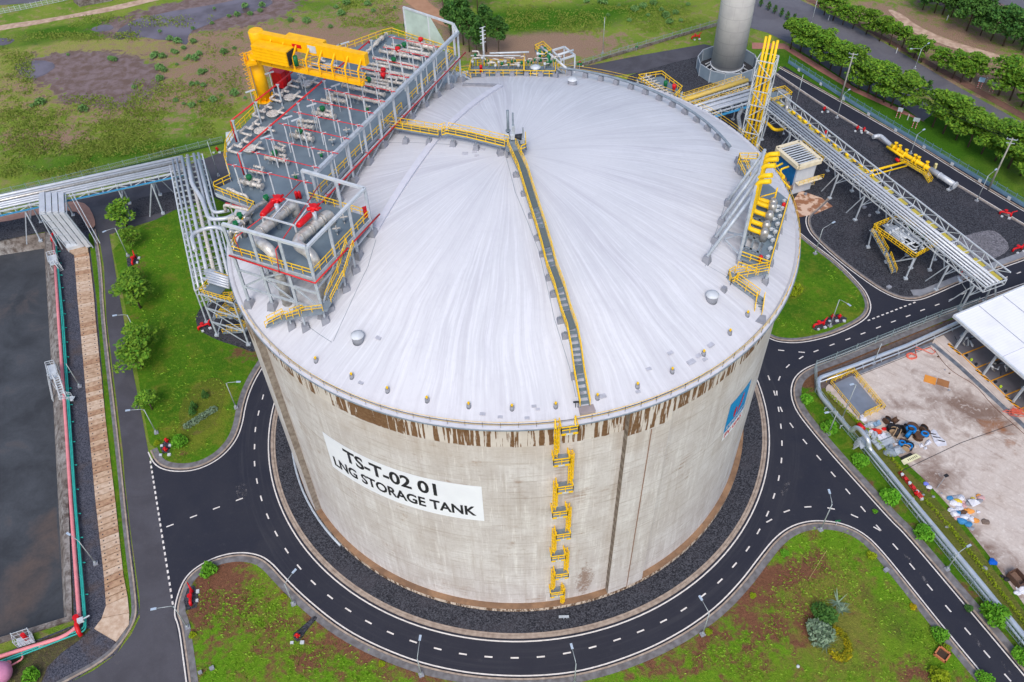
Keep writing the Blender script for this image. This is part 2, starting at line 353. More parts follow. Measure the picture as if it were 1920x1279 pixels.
# --- basin pit hole
bas_top = gp([(-260, 490), (86, 436), (111, 700), (127, 1158), (-260, 1278)])
bas_bot = [G(-260, 520, -3), G(83, 466, -3), G(97, 700, -3), G(120, 1158, -3), G(-260, 1274, -3)]
far = gp([(-500, 1700), (2400, 1700)]); 
outer = [(-620, -170), (620, -170), (620, 620), (-620, 620)]
outer = dens([Vector((p[0], p[1], 0)) for p in outer+[outer[0]]], 20)[:-1]
FP_ = dict(
 soil=[(140, 150, 26, 16, 10, .5), (230, 200, 20, 10, 0, .5), (420, 140, 22, 20, 0, .7), (350, 70, 30, 12, 10, .4), (560, 70, 26, 18, 0, .55), (640, 90, 16, 14, 0, .5), (740, 20, 16, 10, 0, .5), (60, 260, 14, 4, 0, .6), (110, 255, 10, 4, 0, .5), (100, 275, 10, 3, 0, .5),
   (1000, 85, 20, 8, 0, .9), (1060, 90, 22, 8, 0, .7), (960, 100, 12, 7, 0, .6), (1030, 72, 5, 4, 0, .9), (820, 30, 14, 10, 120, .7), (860, 60, 10, 8, 0, .5),
   (1700, 50, 26, 14, -30, .4), (1780, 90, 26, 10, -30, .35), (1850, 130, 20, 10, -30, .5), (1650, 20, 14, 8, 0, .5), (1850, 60, 30, 14, 0, .4), (1880, 180, 26, 8, -30, .5), (1720, 130, 30, 3, -30, .5), (1560, 20, 12, 6, -30, .4)],
 dry=[(100, 120, 60, 26, 0, .16), (60, 200, 50, 20, 0, .1), (260, 90, 30, 6, 0, .3), (250, 170, 20, 12, 0, .1)],
 lush=[(60, 80, 70, 5, 10, .5), (200, 45, 60, 5, 10, .5), (400, 20, 50, 5, 10, .35), (260, 125, 14, 10, 0, .4), (120, 118, 12, 5, 0, .4), (1120, 30, 40, 16, 0, .28), (1000, 40, 30, 12, 0, .3), (900, 40, 26, 14, 0, .3), (1240, 10, 30, 10, 0, .3),
   (30, 320, 40, 12, 0, .18), (200, 300, 50, 8, 10, .22), (350, 270, 40, 8, 10, .3), (620, 15, 30, 8, 0, .3), (300, 210, 40, 20, 10, .12), (1600, 180, 50, 14, -32, .5), (1820, 340, 60, 14, -32, .5), (1500, 110, 30, 10, -32, .45), (1740, 250, 40, 10, -32, .4)],
 wet=[(140, 130, 26, 9, 8, .85), (200, 165, 22, 9, 0, .8), (245, 165, 7, 14, 0, .9), (60, 110, 12, 5, 0, .4), (150, 110, 16, 6, 0, .7), (320, 45, 34, 10, 12, .8), (380, 20, 30, 12, 12, .8), (440, 20, 30, 16, 0, .6), (180, 185, 16, 6, 0, .5), (1870, 10, 40, 16, -30, 1)])
sheet('ground', outer, 0, field_m, 5.0, FP_, holes=[[(p.x, p.y) for p in bas_top]])
b = MB(); n5 = len(bas_top); vs = [(p.x, p.y, 0) for p in bas_top]+[tuple(p) for p in bas_bot]
b.add(vs, [(i+5, (i+1) % 5+5, (i+1) % 5, i) for i in range(5)]); struct(b, 'basin_wall', wallc_m)
sheet('basin_floor', [(p.x, p.y) for p in bas_bot], -3.0+.01, basin_m, 3, dict(rust=[(40, 570, 8, 5, 60, .8), (90, 980, 3, 5, 0, .9), (80, 1050, 3, 10, 0, .8), (20, 1080, 6, 5, 0, .8), (10, 1180, 5, 4, 0, .7), (50, 1130, 4, 4, 0, .5), (70, 620, 4, 6, 0, .3)]))
# coping of the basin wall
b = MB(); cp = [(p.x, p.y) for p in gp([(-260, 500), (96, 441), (121, 700), (137, 1164), (-260, 1290)])]
inn = [(p.x, p.y) for p in bas_top]
for i in (1, 2, 3): b.prism([inn[i], inn[i+1], cp[i+1], cp[i]][::-1] if i < 4 else [], -.3, .35)
struct(b, 'basin_coping', wallc_m)
# --- water of the flooded field
n = NB('flood_water'); water_m = n.out(n.mix(n.rng(n.noise(n.pos, .1, 3), .4, .6), C(110, 100, 108), C(88, 76, 78)), .12, spec=.5)
for i, pl in enumerate([[(205, 78), (225, 52), (262, 33), (330, 20), (420, 5), (480, -10), (520, 5), (480, 22), (420, 30), (385, 48), (352, 62), (352, 88), (330, 76), (290, 74), (260, 68)],
    [(-20, 72), (30, 72), (20, 84), (-20, 86)], [(20, 122), (70, 112), (105, 118), (98, 135), (60, 150), (40, 140)], [(165, 54), (200, 45), (218, 52), (190, 62)]]):
    pts = smooth(gp(pl), 2, True); sheet('water', pts, .03+i*.001, water_m, 0, jag=.25)
# old internal road and old strips
old = gp([(183, 430), (195, 500), (200, 600), (230, 844), (234, 900), (246, 1004), (262, 1122), (262, 1158), (246, 1190), (219, 1226), (178, 1256), (133, 1279), (40, 1340), (365, 1340), (345, 1200), (326, 1152), (290, 905), (282, 868), (268, 790), (250, 700), (225, 560), (205, 440), (330, 400), (480, 400), (700, 200), (1330, 120), (1345, 88), (1320, 83), (1200, 104), (1080, 128), (900, 150), (560, 230), (300, 330), (0, 408), (-200, 450), (-200, 480), (0, 432)])
b = MB(); b.add([(p.x, p.y, .04) for p in old], [tuple(range(len(old)))]); struct(b, 'old_road', old_m)
# main new asphalt
new = gp([(283, 868), (290, 905), (326, 1152), (350, 1279), (356, 1330), (1500, 1330), (2150, 1400), (2150, 560), (2080, 470), (1920, 385), (1703, 259), (1584, 193), (1470, 124), (1440, 150), (1300, 330), (1100, 500), (800, 600), (460, 560)])
b = MB(); b.add([(p.x, p.y, .06) for p in new], [tuple(range(len(new)))]); struct(b, 'road', road_m)
dk = gp([(1405, 20), (1400, -14), (1470, -40), (2300, 330), (2300, 420), (1920, 232), (1700, 130), (1500, 30), (1480, 60), (1420, 70)])
b = MB()
# public road outside the fence and its side lane
def gsheet(name, px, z, mat, it=0):
    p = smooth(gp(px), it, True) if it else gp(px); return sheet(name, p, z, mat, 0)
gsheet('public_road', [(1385, -40), (1450, -60), (1500, 0), (1600, 48), (1700, 105), (1800, 165), (1920, 232), (2150, 360), (2150, 430), (1920, 282), (1860, 262), (1740, 180), (1700, 158), (1640, 138), (1560, 90), (1500, 68), (1455, 40), (1420, 15)], .05, pub_m)
gsheet('side_lane', [(1405, -20), (1440, 20), (1530, 72), (1600, 105), (1700, 175), (1760, 205), (1730, 228), (1700, 205), (1600, 160), (1540, 120), (1480, 82), (1440, 62), (1405, 52)], .045, pub_m)
gsheet('red_footpath', [(1410, 80), (1470, 82), (1540, 124), (1600, 163), (1700, 210), (1735, 230), (1726, 226), (1690, 213), (1600, 172), (1530, 130), (1470, 92), (1410, 92)], .055, M('red_paving', C(172, 118, 104), .9, col2=C(140, 96, 86), scale=1))
gsheet('red_verge', [(1500, -4), (1600, 44), (1700, 100), (1800, 158), (1920, 226), (2150, 352), (2150, 340), (1920, 213), (1800, 146), (1700, 92), (1600, 36), (1510, -8)], .06, rsoil_m)
gsheet('dirt_track', [(-100, 68), (0, 47), (100, 34), (200, 14), (280, -4), (310, -14), (360, -14), (290, 2), (210, 22), (120, 36), (60, 48), (0, 57), (-100, 80)], .05, dirt_m, 1)
gsheet('dirt_track', [(735, -20), (780, 20), (830, 50), (880, 60), (870, 40), (820, 20), (780, -20)], .052, M('dirt_path_brown', C(172, 132, 104), .95, col2=C(148, 108, 84), scale=.4), 2)
gsheet('dirt_track', [(1660, 15), (1690, 25), (1720, 50), (1790, 80), (1900, 110), (1890, 118), (1790, 92), (1710, 62), (1680, 35)], .052, dirt_m, 2)
gsheet('far_rooftop_yard', [(1850, -30), (1860, 0), (1920, 24), (2100, 60), (2100, -30)], .05, pub_m)
# --- islands
def island(name, px, mat, z=.16, paint=None, grid=1.6, it=2, line=None):
    p = smooth(gp(px), it, True); return sheet(name, p, z, mat, grid, paint, relief=.08)
LB = [(351, 1290), (341, 1214), (335, 1173), (326, 1152), (332, 1119), (346, 1084), (373, 1060), (412, 1042), (451, 1035.5), (486, 1040.5), (509, 1055), (532, 1081), (574, 1122.8), (638, 1174.5), (703, 1210), (783.6, 1242), (864, 1260), (932, 1267), (1000, 1268), (1070, 1262), (1130, 1248), (1190, 1227), (1240, 1205), (1293, 1175), (1346, 1136), (1392, 1087), (1424, 1044), (1452, 1009), (1481, 987.5), (1516, 977), (1552, 977), (1587, 984), (1622, 1002), (1651, 1030), (1700, 1090), (1771, 1179), (1842, 1264), (1900, 1335)]
LC = [(278, 848), (287, 868), (303, 880), (330, 885), (363, 883), (395, 871), (422, 852), (444, 825), (455, 795), (460, 762), (471, 727), (490, 692), (520, 650), (560, 600)]
LD = [(1420, 620), (1440, 634), (1460, 642), (1499, 644), (1548, 634), (1588, 619), (1624, 599), (1634, 579), (1629, 558), (1617, 538), (1571, 492), (1522, 456), (1499, 436), (1470, 416), (1440, 395)]
LE = [(1550, 370), (1530, 390), (1514, 402), (1510, 414), (1514, 430), (1525, 446), (1571, 489), (1637, 538), (1670, 556), (1696, 564), (1722, 564), (1749, 554.6), (1814, 525), (1919, 489), (2050, 440)]
LF = [(1925, 530), (1840, 560), (1788, 580), (1735, 601), (1653, 634), (1571, 668), (1522, 685), (1499, 698), (1486, 714), (1482, 737), (1489, 764), (1506, 790), (1555, 849), (1620, 921), (1673, 980), (1693, 998), (1771, 1090), (1920, 1267), (1975, 1335)]
LR1 = [(1455, 137), (1548, 200), (1630, 249), (1788, 341), (1919, 420), (2050, 495)]
LR2 = [(1460, 127), (1584, 196), (1703, 264), (1811, 332), (1919, 397), (2050, 470)]
LG = [(183, 430), (195, 500), (200, 600), (230, 844), (246, 1004), (262, 1122), (262, 1158), (246, 1190), (219, 1226), (178, 1256), (133, 1279), (60, 1320)]
lines = MB(); kerbs = MB(); paves = MB()
def edge(L, side, kerb=True, pave=0, closed=False, line=True, kw=.28, ko=.55):
    p = dens(smooth(gp(L), 2), 2.0); P = [(v.x, v.y) for v in p]
    if line: lines.ribbon(P, .22, .085)
    if kerb: kerbs.ribbon(P, kw, .22, off=side*ko, h=.2)
    if pave: paves.ribbon(P, pave, .20, off=side*(ko+.17+pave/2), h=.15)
    return P
PB = edge(LB, -1, pave=1.0); PC = edge(LC, 1, pave=1.0); PD = edge(LD, 1, pave=.5); PE = edge(LE, 1, pave=.35); PF = edge(LF, 1, pave=1.2)
edge(LR1, -1, pave=.3); edge(LR2, 1, pave=0)
edge(LG, -1, pave=.5, line=False)
def ringp(r, a0=0, a1=360, n=160, z=0): return [(r*cos(radians(a0+(a1-a0)*i/n)), r*sin(radians(a0+(a1-a0)*i/n)), z) for i in range(n+1)]
R1 = ringp(47.93)[:-1]; lines.ribbon(R1, .22, .085, closed=True); kerbs.ribbon(ringp(47.25)[:-1], .45, .24, closed=True, h=.2)
kerbs.ribbon(ringp(46.8)[:-1], .35, .18, closed=True, h=.15)
def inset(L, d): return offset(L, d)
# lawns and gravel beds laid inside the kerbs
grid = 1.6
io = inset(PB, -1.6); sheet('lawn', io+[(p.x, p.y) for p in gp([(1900, 1420), (360, 1420)])], .15, lawnb_m, 1.5, dict(
   soil=[(700, 1210, 12, 3, -25, .75), (600, 1150, 6, 3, 0, .45), (430, 1075, 4, 4, 0, .7), (380, 1130, 3, 6, 0, .8), (450, 1130, 4, 5, 0, .5), (385, 1230, 5, 4, 0, .3), (600, 1240, 8, 4, 0, .5), (900, 1275, 12, 2, 0, .5), (1300, 1190, 8, 4, 0, .55), (1380, 1120, 6, 5, 0, .55), (1440, 1080, 5, 4, 0, .7), (1450, 1180, 6, 5, 0, .38), (1250, 1250, 8, 3, 0, .35), (1500, 1070, 4, 2, 0, .7), (1530, 1045, 2, 2, 0, .8), (1520, 1170, 5, 4, 0, .4), (1720, 1260, 3, 2, 0, .8), (1790, 1170, 2, 1, 0, .7), (500, 1190, 4, 4, 0, .4), (1420, 1250, 6, 4, 0, .2)],
   lush=[(1640, 1120, 8, 5, -40, .35), (1700, 1200, 10, 5, 0, .3), (1580, 1030, 6, 2, 0, .25), (500, 1110, 6, 4, 0, .2), (420, 1180, 6, 6, 0, .25), (700, 1260, 4, 3, 0, .2), (1660, 1050, 5, 3, 0, .3)],
   dry=[(1560, 1190, 9, 8, 0, .28), (1560, 1100, 7, 5, 0, .2), (1500, 1130, 8, 6, 0, .15)]))
io = inset(PC, 1.6); cpts = [(p.x, p.y) for p in gp([(560, 560), (520, 430), (400, 370), (325, 396), (240, 440), (212, 470), (228, 540), (252, 660), (268, 760), (280, 830)])]
sheet('lawn', io[3:]+cpts, .15, lawn_m, 1.6, dict(soil=[(450, 660, 5, 2, 0, .8), (250, 440, 4, 4, 60, .7), (262, 500, 2, 6, 0, .4), (250, 600, 1.5, 20, 10, .3), (340, 850, 4, 1.5, 0, .5), (430, 800, 3, 3, 0, .4), (480, 670, 4, 2, 0, .6), (370, 640, 4, 3, 0, .2)],
   lush=[(330, 450, 10, 8, 0, .3), (360, 560, 10, 10, 0, .2)], dry=[(380, 800, 7, 6, 30, .3), (400, 740, 6, 3, 0, .2)]))
io = inset(PD, 1.2); sheet('lawn', io[2:-2], .15, lawn_m, 1.6, dict(lush=[(1530, 560, 8, 6, 0, .15)], dry=[(1490, 545, 3, 3, 0, .3), (1600, 590, 4, 3, 0, .15)], soil=[(1440, 640, 3, 2, 0, .3)]))
io = inset(PE, 1.0); gE = io[2:]+[(p.x, p.y) for p in gp([(2050, 500), (1919, 428), (1788, 349), (1630, 256), (1548, 206), (1447, 140), (1440, 160), (1395, 200), (1300, 300), (1480, 372)])]
sheet('gravel_yard', gE, .12, grav_m, 6)
gsheet('gravel_yard', [(1180, 142), (1262, 118), (1330, 102), (1400, 112), (1445, 145), (1440, 260), (1300, 260), (1150, 190)], .125, grav_m)
gsheet('gravel_patch', [(1775, 455), (1800, 445), (1850, 432), (1870, 435), (1895, 462), (1880, 480), (1840, 492), (1800, 478)], .15, gravel('pale_gravel', C(96, 94, 100), C(140, 138, 144), C(110, 108, 112)), 1)
gsheet('grey_walk', [(1706, 545), (1712, 556), (1724, 556), (1815, 521), (1919, 483), (1980, 460), (1980, 450), (1919, 472), (1815, 510), (1728, 544)], .25, M('grey_walk', C(138, 140, 146), .85, col2=C(110, 112, 120), scale=1))
gsheet('concrete_slab', [(1478, 390), (1500, 358), (1540, 372), (1561, 388), (1530, 402), (1490, 410)], .17, M('wet_brown_concrete', C(208, 178, 156), .5, col2=C(150, 104, 76), scale=.5, amt=1, lo=.45, hi=.52), 0)
b = MB(); b.add([(x, y, .13) for x, y, z in ringp(46.7)[:-1]]+[(x, y, .13) for x, y, z in ringp(43.0)[:-1]], [(i, (i+1) % 160, 160+(i+1) % 160, 160+i) for i in range(160)]); struct(b, 'gravel_ring', grav_m)
gsheet('gravel_bed', [(365, 590), (372, 620), (410, 640), (450, 652), (480, 664), (520, 640), (480, 560), (400, 560)], .19, grav_m, 1)
gsheet('gravel_bed', [(210, 395), (262, 372), (330, 358), (420, 350), (420, 385), (330, 394), (262, 408), (222, 410)], .12, grav_m)
# right strip and yard
io = inset(PF, 1.9); sheet('verge_grass', io+[(p.x, p.y) for p in gp([(2100, 1335), (2100, 530)])], .15, lawn_m, 2.0, dict(
   soil=[(1600, 690, 12, 3, 20, 1.6), (1700, 655, 12, 3, 20, 1.6), (1780, 622, 10, 3, 20, 1.6), (1560, 710, 5, 3, 20, 1.2), (1510, 715, 3, 1.5, 20, .8), (1535, 770, 3, 1.2, 0, .7), (1600, 870, 1, 6, 40, .5), (1660, 940, 1.2, 8, 40, .7), (1720, 1010, 1.2, 9, 40, .7), (1780, 1080, 1.3, 9, 40, .7), (1850, 1160, 1.3, 9, 40, .7), (1625, 905, 3, 1.5, 0, .6), (1690, 985, 3, 1.5, 0, .6), (1800, 1120, 3, 1.2, 0, .4)], lush=[(1640, 950, 5, 1.5, 0, .2)]))
n = NB('fence_strip_soil'); strip_m = n.out(n.mix(n.rng(n.noise(n.pos, 1.2, 5, .7), .35, .65), C(84, 74, 72), C(108, 94, 88)), .95)
gsheet('soil_strip', [(1530, 722), (1536, 702), (1600, 676), (1700, 634), (1800, 594), (1870, 566), (1960, 530), (2100, 530), (2100, 640), (1790, 640), (1600, 712), (1552, 745)], .17, strip_m)
gsheet('yard_grass_strip', [(1530, 735), (1545, 728), (1600, 790), (1660, 850), (1725, 905), (1790, 975), (1860, 1065), (1925, 1155), (2000, 1260), (1985, 1275), (1900, 1165), (1800, 1040), (1710, 935), (1620, 835), (1560, 775)], .18, ground_mat('dry_strip_grass', C(110, 118, 50), C(124, 124, 60), C(140, 124, 80), C(140, 110, 84), C(120, 92, 70), -.02))
yp = [(1604, 706), (1745, 648), (1752, 636), (1800, 618), (2100, 500), (2100, 1300), (2010, 1270), (1930, 1150), (1865, 1058), (1795, 968), (1730, 898), (1668, 842), (1605, 782), (1549, 735), (1553, 726)]
sheet('yard', gp(yp), .20, yard_m, 2.5, dict(dirt=[(1810, 760, 7, 4, -35, .8), (1860, 790, 8, 5, -30, .6), (1700, 760, 10, 2, 0, .4), (1750, 790, 8, 2, -35, .4), (1780, 860, 5, 5, 0, .4), (1720, 880, 8, 4, -40, .5), (1740, 910, 5, 3, 0, .9), (1770, 970, 4, 3, -50, .8), (1800, 1010, 3, 3, 0, .9), (1860, 1040, 5, 3, -50, .9), (1900, 1100, 4, 4, 0, .9), (1690, 690, 2, 1, 20, .8), (1745, 715, 2.5, 1.5, -30, 1), (1760, 680, 4, 1.5, -40, .4), (1680, 830, 6, 2, 0, .3)],
   rust=[(1852, 796, 2.8, 1.8, 20, 1.0), (1900, 830, 3, 4, 0, .5), (1735, 712, 1.6, 1, 0, .5)]))
b = MB(); jl = MB()
for L in ([(1690, 884), (1800, 832), (1900, 796)], [(1758, 642), (1830, 700), (1895, 760), (1960, 820)], [(1604, 708), (1745, 651)]):
    jl.ribbon([(p.x, p.y) for p in dens(gp(L), 4)], .12, .215)
struct(jl, 'yard_joint', dark)
b.ribbon([(p.x, p.y) for p in dens(gp([(1748, 646), (1800, 690), (1870, 755), (1940, 820), (2050, 925)]), 4)], 1.0, .225); b.ribbon([(p.x, p.y) for p in dens(gp([(1600, 705), (1700, 664), (1748, 645)]), 4)], .7, .222)
struct(b, 'drain_channel', M('drain_cover', C(120, 126, 136), .6, col2=C(84, 88, 98), scale=.8, amt=.9))
b = MB(); b.ribbon([(p.x, p.y) for p in dens(gp([(1760, 636), (1800, 672), (1862, 730), (1930, 796), (2050, 905)]), 4)], 1.9, .33, h=.13); struct(b, 'yard_kerb', M('canopy_apron', C(200, 188, 180), .85, col2=C(170, 152, 144), scale=.7))
gsheet('canopy_floor', [(1768, 630), (1990, 860), (2200, 800), (2200, 560), (1900, 560)], .26, M('canopy_slab', C(116, 112, 116), .7, col2=C(92, 88, 92), scale=.5))
# left side: slate gravel, trench slabs, grass strip
sheet('gravel_bed', gp([(84, 432), (170, 430), (183, 430), (198, 600), (232, 900), (262, 1150), (219, 1226), (133, 1279), (40, 1340), (-200, 1450), (-200, 1300), (-10, 1232), (139, 1172), (127, 900), (112, 700), (100, 560)]), .05, gravb_m, 0)
sheet('weedy_ground', gp([(-200, 1300), (-10, 1234), (139, 1176), (170, 1180), (150, 1200), (115, 1225), (90, 1250), (70, 1300), (-200, 1450)]), .07, ground_mat('weedy_ground', C(86, 94, 60), C(104, 92, 72), C(96, 88, 74), C(104, 82, 70), C(84, 72, 64), .06), 2.5, dict(lush=[(40, 1250, 4, 2, 0, .5)], soil=[]))
sheet('grass_strip', gp([(166, 440), (181, 560), (199, 790), (217, 940), (240, 1150), (243, 1176), (258, 1150), (256, 1122), (240, 1004), (229, 900), (224, 844), (194, 600), (189, 500), (177, 432)]), .10, lawn_m, 1.6, dict(soil=[(185, 520, 1.2, 3, 0, .8), (190, 600, 1, 3, 0, .6)]))
sheet('berm_gravel', gp([(-260, 500), (-260, 440), (0, 418), (160, 385), (180, 430), (96, 441), (86, 436), (-10, 455)]), .30, grav_m, 0)
gsheet('red_footpath', [(-200, 436), (-100, 426), (0, 406), (90, 388), (140, 378), (165, 385), (178, 410), (180, 428), (165, 430), (155, 408), (140, 396), (90, 400), (0, 420), (-200, 450)], .33, M('red_pavers', C(178, 136, 120), .9, col2=C(150, 110, 98), scale=1), 1)
Lp = [G(*p) for p in ((139, 466), (146, 560), (150, 600), (168, 806), (180, 940), (195.6, 1078), (200, 1137))]; Rp = [G(*p) for p in ((166, 462), (177, 560), (180, 600), (199, 790), (217, 940), (232, 1078), (240, 1119))]
def along(P, t):
    Ls = [(a-b).length for a, b in zip(P[1:], P)]; T = sum(Ls)*t
    for i, l in enumerate(Ls):
        if T <= l or i == len(Ls)-1: return P[i].lerp(P[i+1], min(1, T/l))
        T -= l
rs = random.Random(3); NS = 74
slm = [M('slab_tan_%d' % i, c, .85, col2=c2, scale=1.5, amt=.8) for i, (c, c2) in enumerate([(C(196, 168, 142), C(160, 128, 102)), (C(182, 148, 118), C(140, 104, 82)), (C(204, 182, 160), C(176, 146, 122))])]
t = thing('covered_trench', 'long trench covered by tan concrete slabs beside the left road', 'trench cover', tuple(Lp[3])); slab = None
for i in range(NS):
    t0, t1 = i/NS+.0009, (i+1)/NS-.0009; q = [along(Lp, t0), along(Rp, t0), along(Rp, t1), along(Lp, t1)]
    slab = MB(); slab.prism([(a.x, a.y) for a in q][::-1], .02, .30)
    m_ = q[0].lerp(q[3], .5); m2 = q[1].lerp(q[2], .5)
    for k in (.18, .82): c_ = m_.lerp(m2, k); slab.box((c_.x, c_.y, .305), (.22, .22, .02), .1, 1)
    slab.build('cover_slab', [slm[rs.choice((0, 0, 1, 2))], dark], t)
for pl in ([(200, 1137), (240, 1119), (243, 1150), (192, 1160)], [(192, 1161), (243, 1151), (243, 1172), (219, 1204), (208, 1198), (178, 1180)]):
    pp = gp(pl); slab = MB(); slab.prism([(a.x, a.y) for a in pp], .02, .30); slab.build('corner_slab', slm[2], t)
n = NB('scuffed_asphalt'); n.put(n.b.inputs['Alpha'], n.rng(n.noise(n.pos, 1.6, 5, .7), .5, .62)); scuff_m = n.out(C(92, 90, 94), .85)
for pl in ([(440, 915), (446, 908), (462, 908), (464, 930), (450, 944)], [(1460, 925), (1476, 900), (1484, 902), (1470, 932)], [(1690, 1035), (1700, 1040), (1722, 1066), (1716, 1070)], [(1718, 1068), (1728, 1075), (1742, 1095), (1736, 1096)], [(1820, 1192), (1830, 1196), (1850, 1222), (1842, 1222)], [(1872, 1236), (1880, 1242), (1900, 1268), (1890, 1262)]): gsheet('road_scuff', pl, .075, scuff_m, 1)
# --- centre dashes
D1 = [[(493, 745), (485, 775), (479, 806), (477.5, 838), (477.5, 870), (482, 902.5), (490, 935), (502, 968.5), (518, 1001), (537.6, 1033), (561, 1063.7), (587.6, 1092.8), (619, 1119.6), (653, 1144), (691, 1167), (732, 1187), (775, 1203.5), (820.7, 1217), (868, 1226.8), (916, 1232), (965, 1234), (1014, 1232), (1063, 1225), (1111, 1214), (1157, 1200), (1201, 1184), (1244, 1165), (1282, 1143), (1318, 1117), (1349.8, 1090), (1377, 1060), (1401.9, 1029.6), (1422, 997), (1439, 963.8), (1451, 930.5), (1460, 897), (1465, 864), (1466, 831.5), (1464, 799.7), (1459.7, 768), (1452, 737.6), (1441.6, 709)],
 [(319, 986), (363, 969), (406, 953), (449, 937)], [(1464.6, 657.5), (1503, 661)], [(1530, 658.7), (1560, 647), (1589.6, 636.5), (1618, 625.7), (1646.8, 614.5), (1675, 603.3), (1702.6, 593), (1729.6, 582), (1757, 572), (1783, 562), (1806, 551), (1834, 541), (1860, 531), (1885, 521), (1910, 512)],
 [(1502, 671), (1477, 687), (1461, 710), (1456.4, 737.6), (1464.6, 768), (1484, 798), (1509, 828.6), (1535, 858.8), (1562, 890), (1589.5, 922), (1618, 955), (1647, 990), (1678.5, 1025.4), (1710, 1062.6), (1743, 1101.6), (1777.6, 1141.6), (1813.8, 1184), (1850, 1227), (1889, 1271)],
 [(1442, 977), (1475, 959), (1514.5, 951), (1558, 954), (1602, 968), (1644, 992)]]
for Ls in D1:
    W_ = gp(Ls)
    for i, w in enumerate(W_):
        d = (W_[min(i+1, len(W_)-1)]-W_[max(i-1, 0)]).normalized()*.62; lines.ribbon([(w.x-d.x, w.y-d.y), (w.x+d.x, w.y+d.y)], .24, .085)
for a_, b_, nn in (((282.5, 867), (324, 1131), 26), ((1629, 601), (1714, 568), 11)):
    A, B = G(*a_), G(*b_)
    for i in range(nn):
        q = A.lerp(B, i/(nn-1)); d = (B-A).normalized()*.33; lines.ribbon([(q.x-d.x, q.y-d.y), (q.x+d.x, q.y+d.y)], .3, .09)
struct(lines, 'road_markings', wline); struct(kerbs, 'kerb', kerb_m); struct(paves, 'pavement', pave_m)
# ============================================================ THE TANK
tank = thing('storage_tank', 'huge round concrete gas storage tank with white domed roof and brown stained walls', 'storage tank', (0, 0, 0))
# wall material: board lifts, vertical washes, brown drips under the rim
n = NB('stained_tank_concrete'); X, Y, Z = n.sep(n.pos); th = n.math('ARCTAN2', Y, X); arc = n.math('MULTIPLY', th, 42.0)
blot = n.noise(n.comb(arc, 0, Z), .16, 6, .62, .3); vst = n.noise(n.comb(n.math('MULTIPLY', arc, .8), 3, n.math('MULTIPLY', Z, .05)), 1, 6, .72)
hst = n.noise(n.comb(n.math('MULTIPLY', arc, .11), 7, n.math('MULTIPLY', Z, 2.1)), 1, 6, .65); fin = n.noise(n.pos, 2.4, 5, .7)
c = n.mix(n.rng(blot, .35, .65), C(210, 206, 204), C(190, 183, 180)); pn_ = n.N.new('ShaderNodeTexWhiteNoise'); n.put(pn_.inputs['Vector'], n.comb(n.math('FLOOR', n.math('DIVIDE', arc, 4.9)), n.math('FLOOR', n.math('DIVIDE', Z, 3.9)), 5)); c = n.mix(n.math('MULTIPLY', pn_.outputs['Value'], .38), c, C(176, 166, 158))
c = n.mix(n.rng(vst, .52, .7, 0, .55), c, C(160, 147, 136)); c = n.mix(n.rng(vst, .47, .34, 0, .6), c, C(226, 223, 220))
c = n.mix(n.rng(hst, .57, .70, 0, .6), c, C(148, 130, 114)); rustp = n.math('MULTIPLY', n.rng(n.noise(n.comb(n.math('MULTIPLY', arc, .5), 9, n.math('MULTIPLY', Z, .35)), .5, 5, .7), .58, .7), n.rng(hst, .45, .6))
c = n.mix(n.math('MULTIPLY', rustp, .75), c, C(140, 108, 82)); c = n.mix(n.rng(fin, .5, .75, 0, .35), c, C(150, 140, 132))
lift = n.math('FRACT', n.math('DIVIDE', Z, 3.9)); c = n.mix(n.math('MULTIPLY', n.rng(n.math('ABSOLUTE', n.math('SUBTRACT', lift, .5)), .487, .496), n.rng(hst, .4, .6)), c, C(150, 138, 128))
vl = n.math('FRACT', n.math('DIVIDE', arc, 2.45)); c = n.mix(n.rng(n.math('ABSOLUTE', n.math('SUBTRACT', vl, .5)), .49, .497, 0, .22), c, C(160, 150, 142))
c = n.mix(n.rng(n.noise(n.comb(n.math('MULTIPLY', arc, .22), 2, n.math('MULTIPLY', Z, 5.5)), 1, 4, .7), .56, .64, 0, .55), c, C(150, 136, 124)); c = n.mix(n.rng(n.noise(n.comb(n.math('MULTIPLY', arc, 3.4), 4, n.math('MULTIPLY', Z, .16)), 1, 4, .7), .58, .68, 0, .5), c, C(232, 228, 224))
# tan wash in band below the drips
c = n.mix(n.math('MULTIPLY', n.rng(Z, 37, 42.5), n.rng(blot, .3, .7, .1, .55)), c, C(188, 174, 158))
# big brown stain near the foot
dx = n.math('DIVIDE', n.math('SUBTRACT', arc, radians(-76.7)*42), 1.5); dz = n.math('DIVIDE', n.math('SUBTRACT', Z, 6.0), 4.6)
q = n.math('ADD', n.math('MULTIPLY', dx, dx), n.math('MULTIPLY', dz, dz)); q = n.math('ADD', q, n.math('MULTIPLY', n.math('SUBTRACT', n.noise(n.comb(n.math('MULTIPLY', arc, 1.2), 1, n.math('MULTIPLY', Z, .8)), 1.4, 5, .75), .5), 5.0))
c = n.mix(n.rng(q, 1.0, .1, 0, .75), c, C(128, 98, 78))
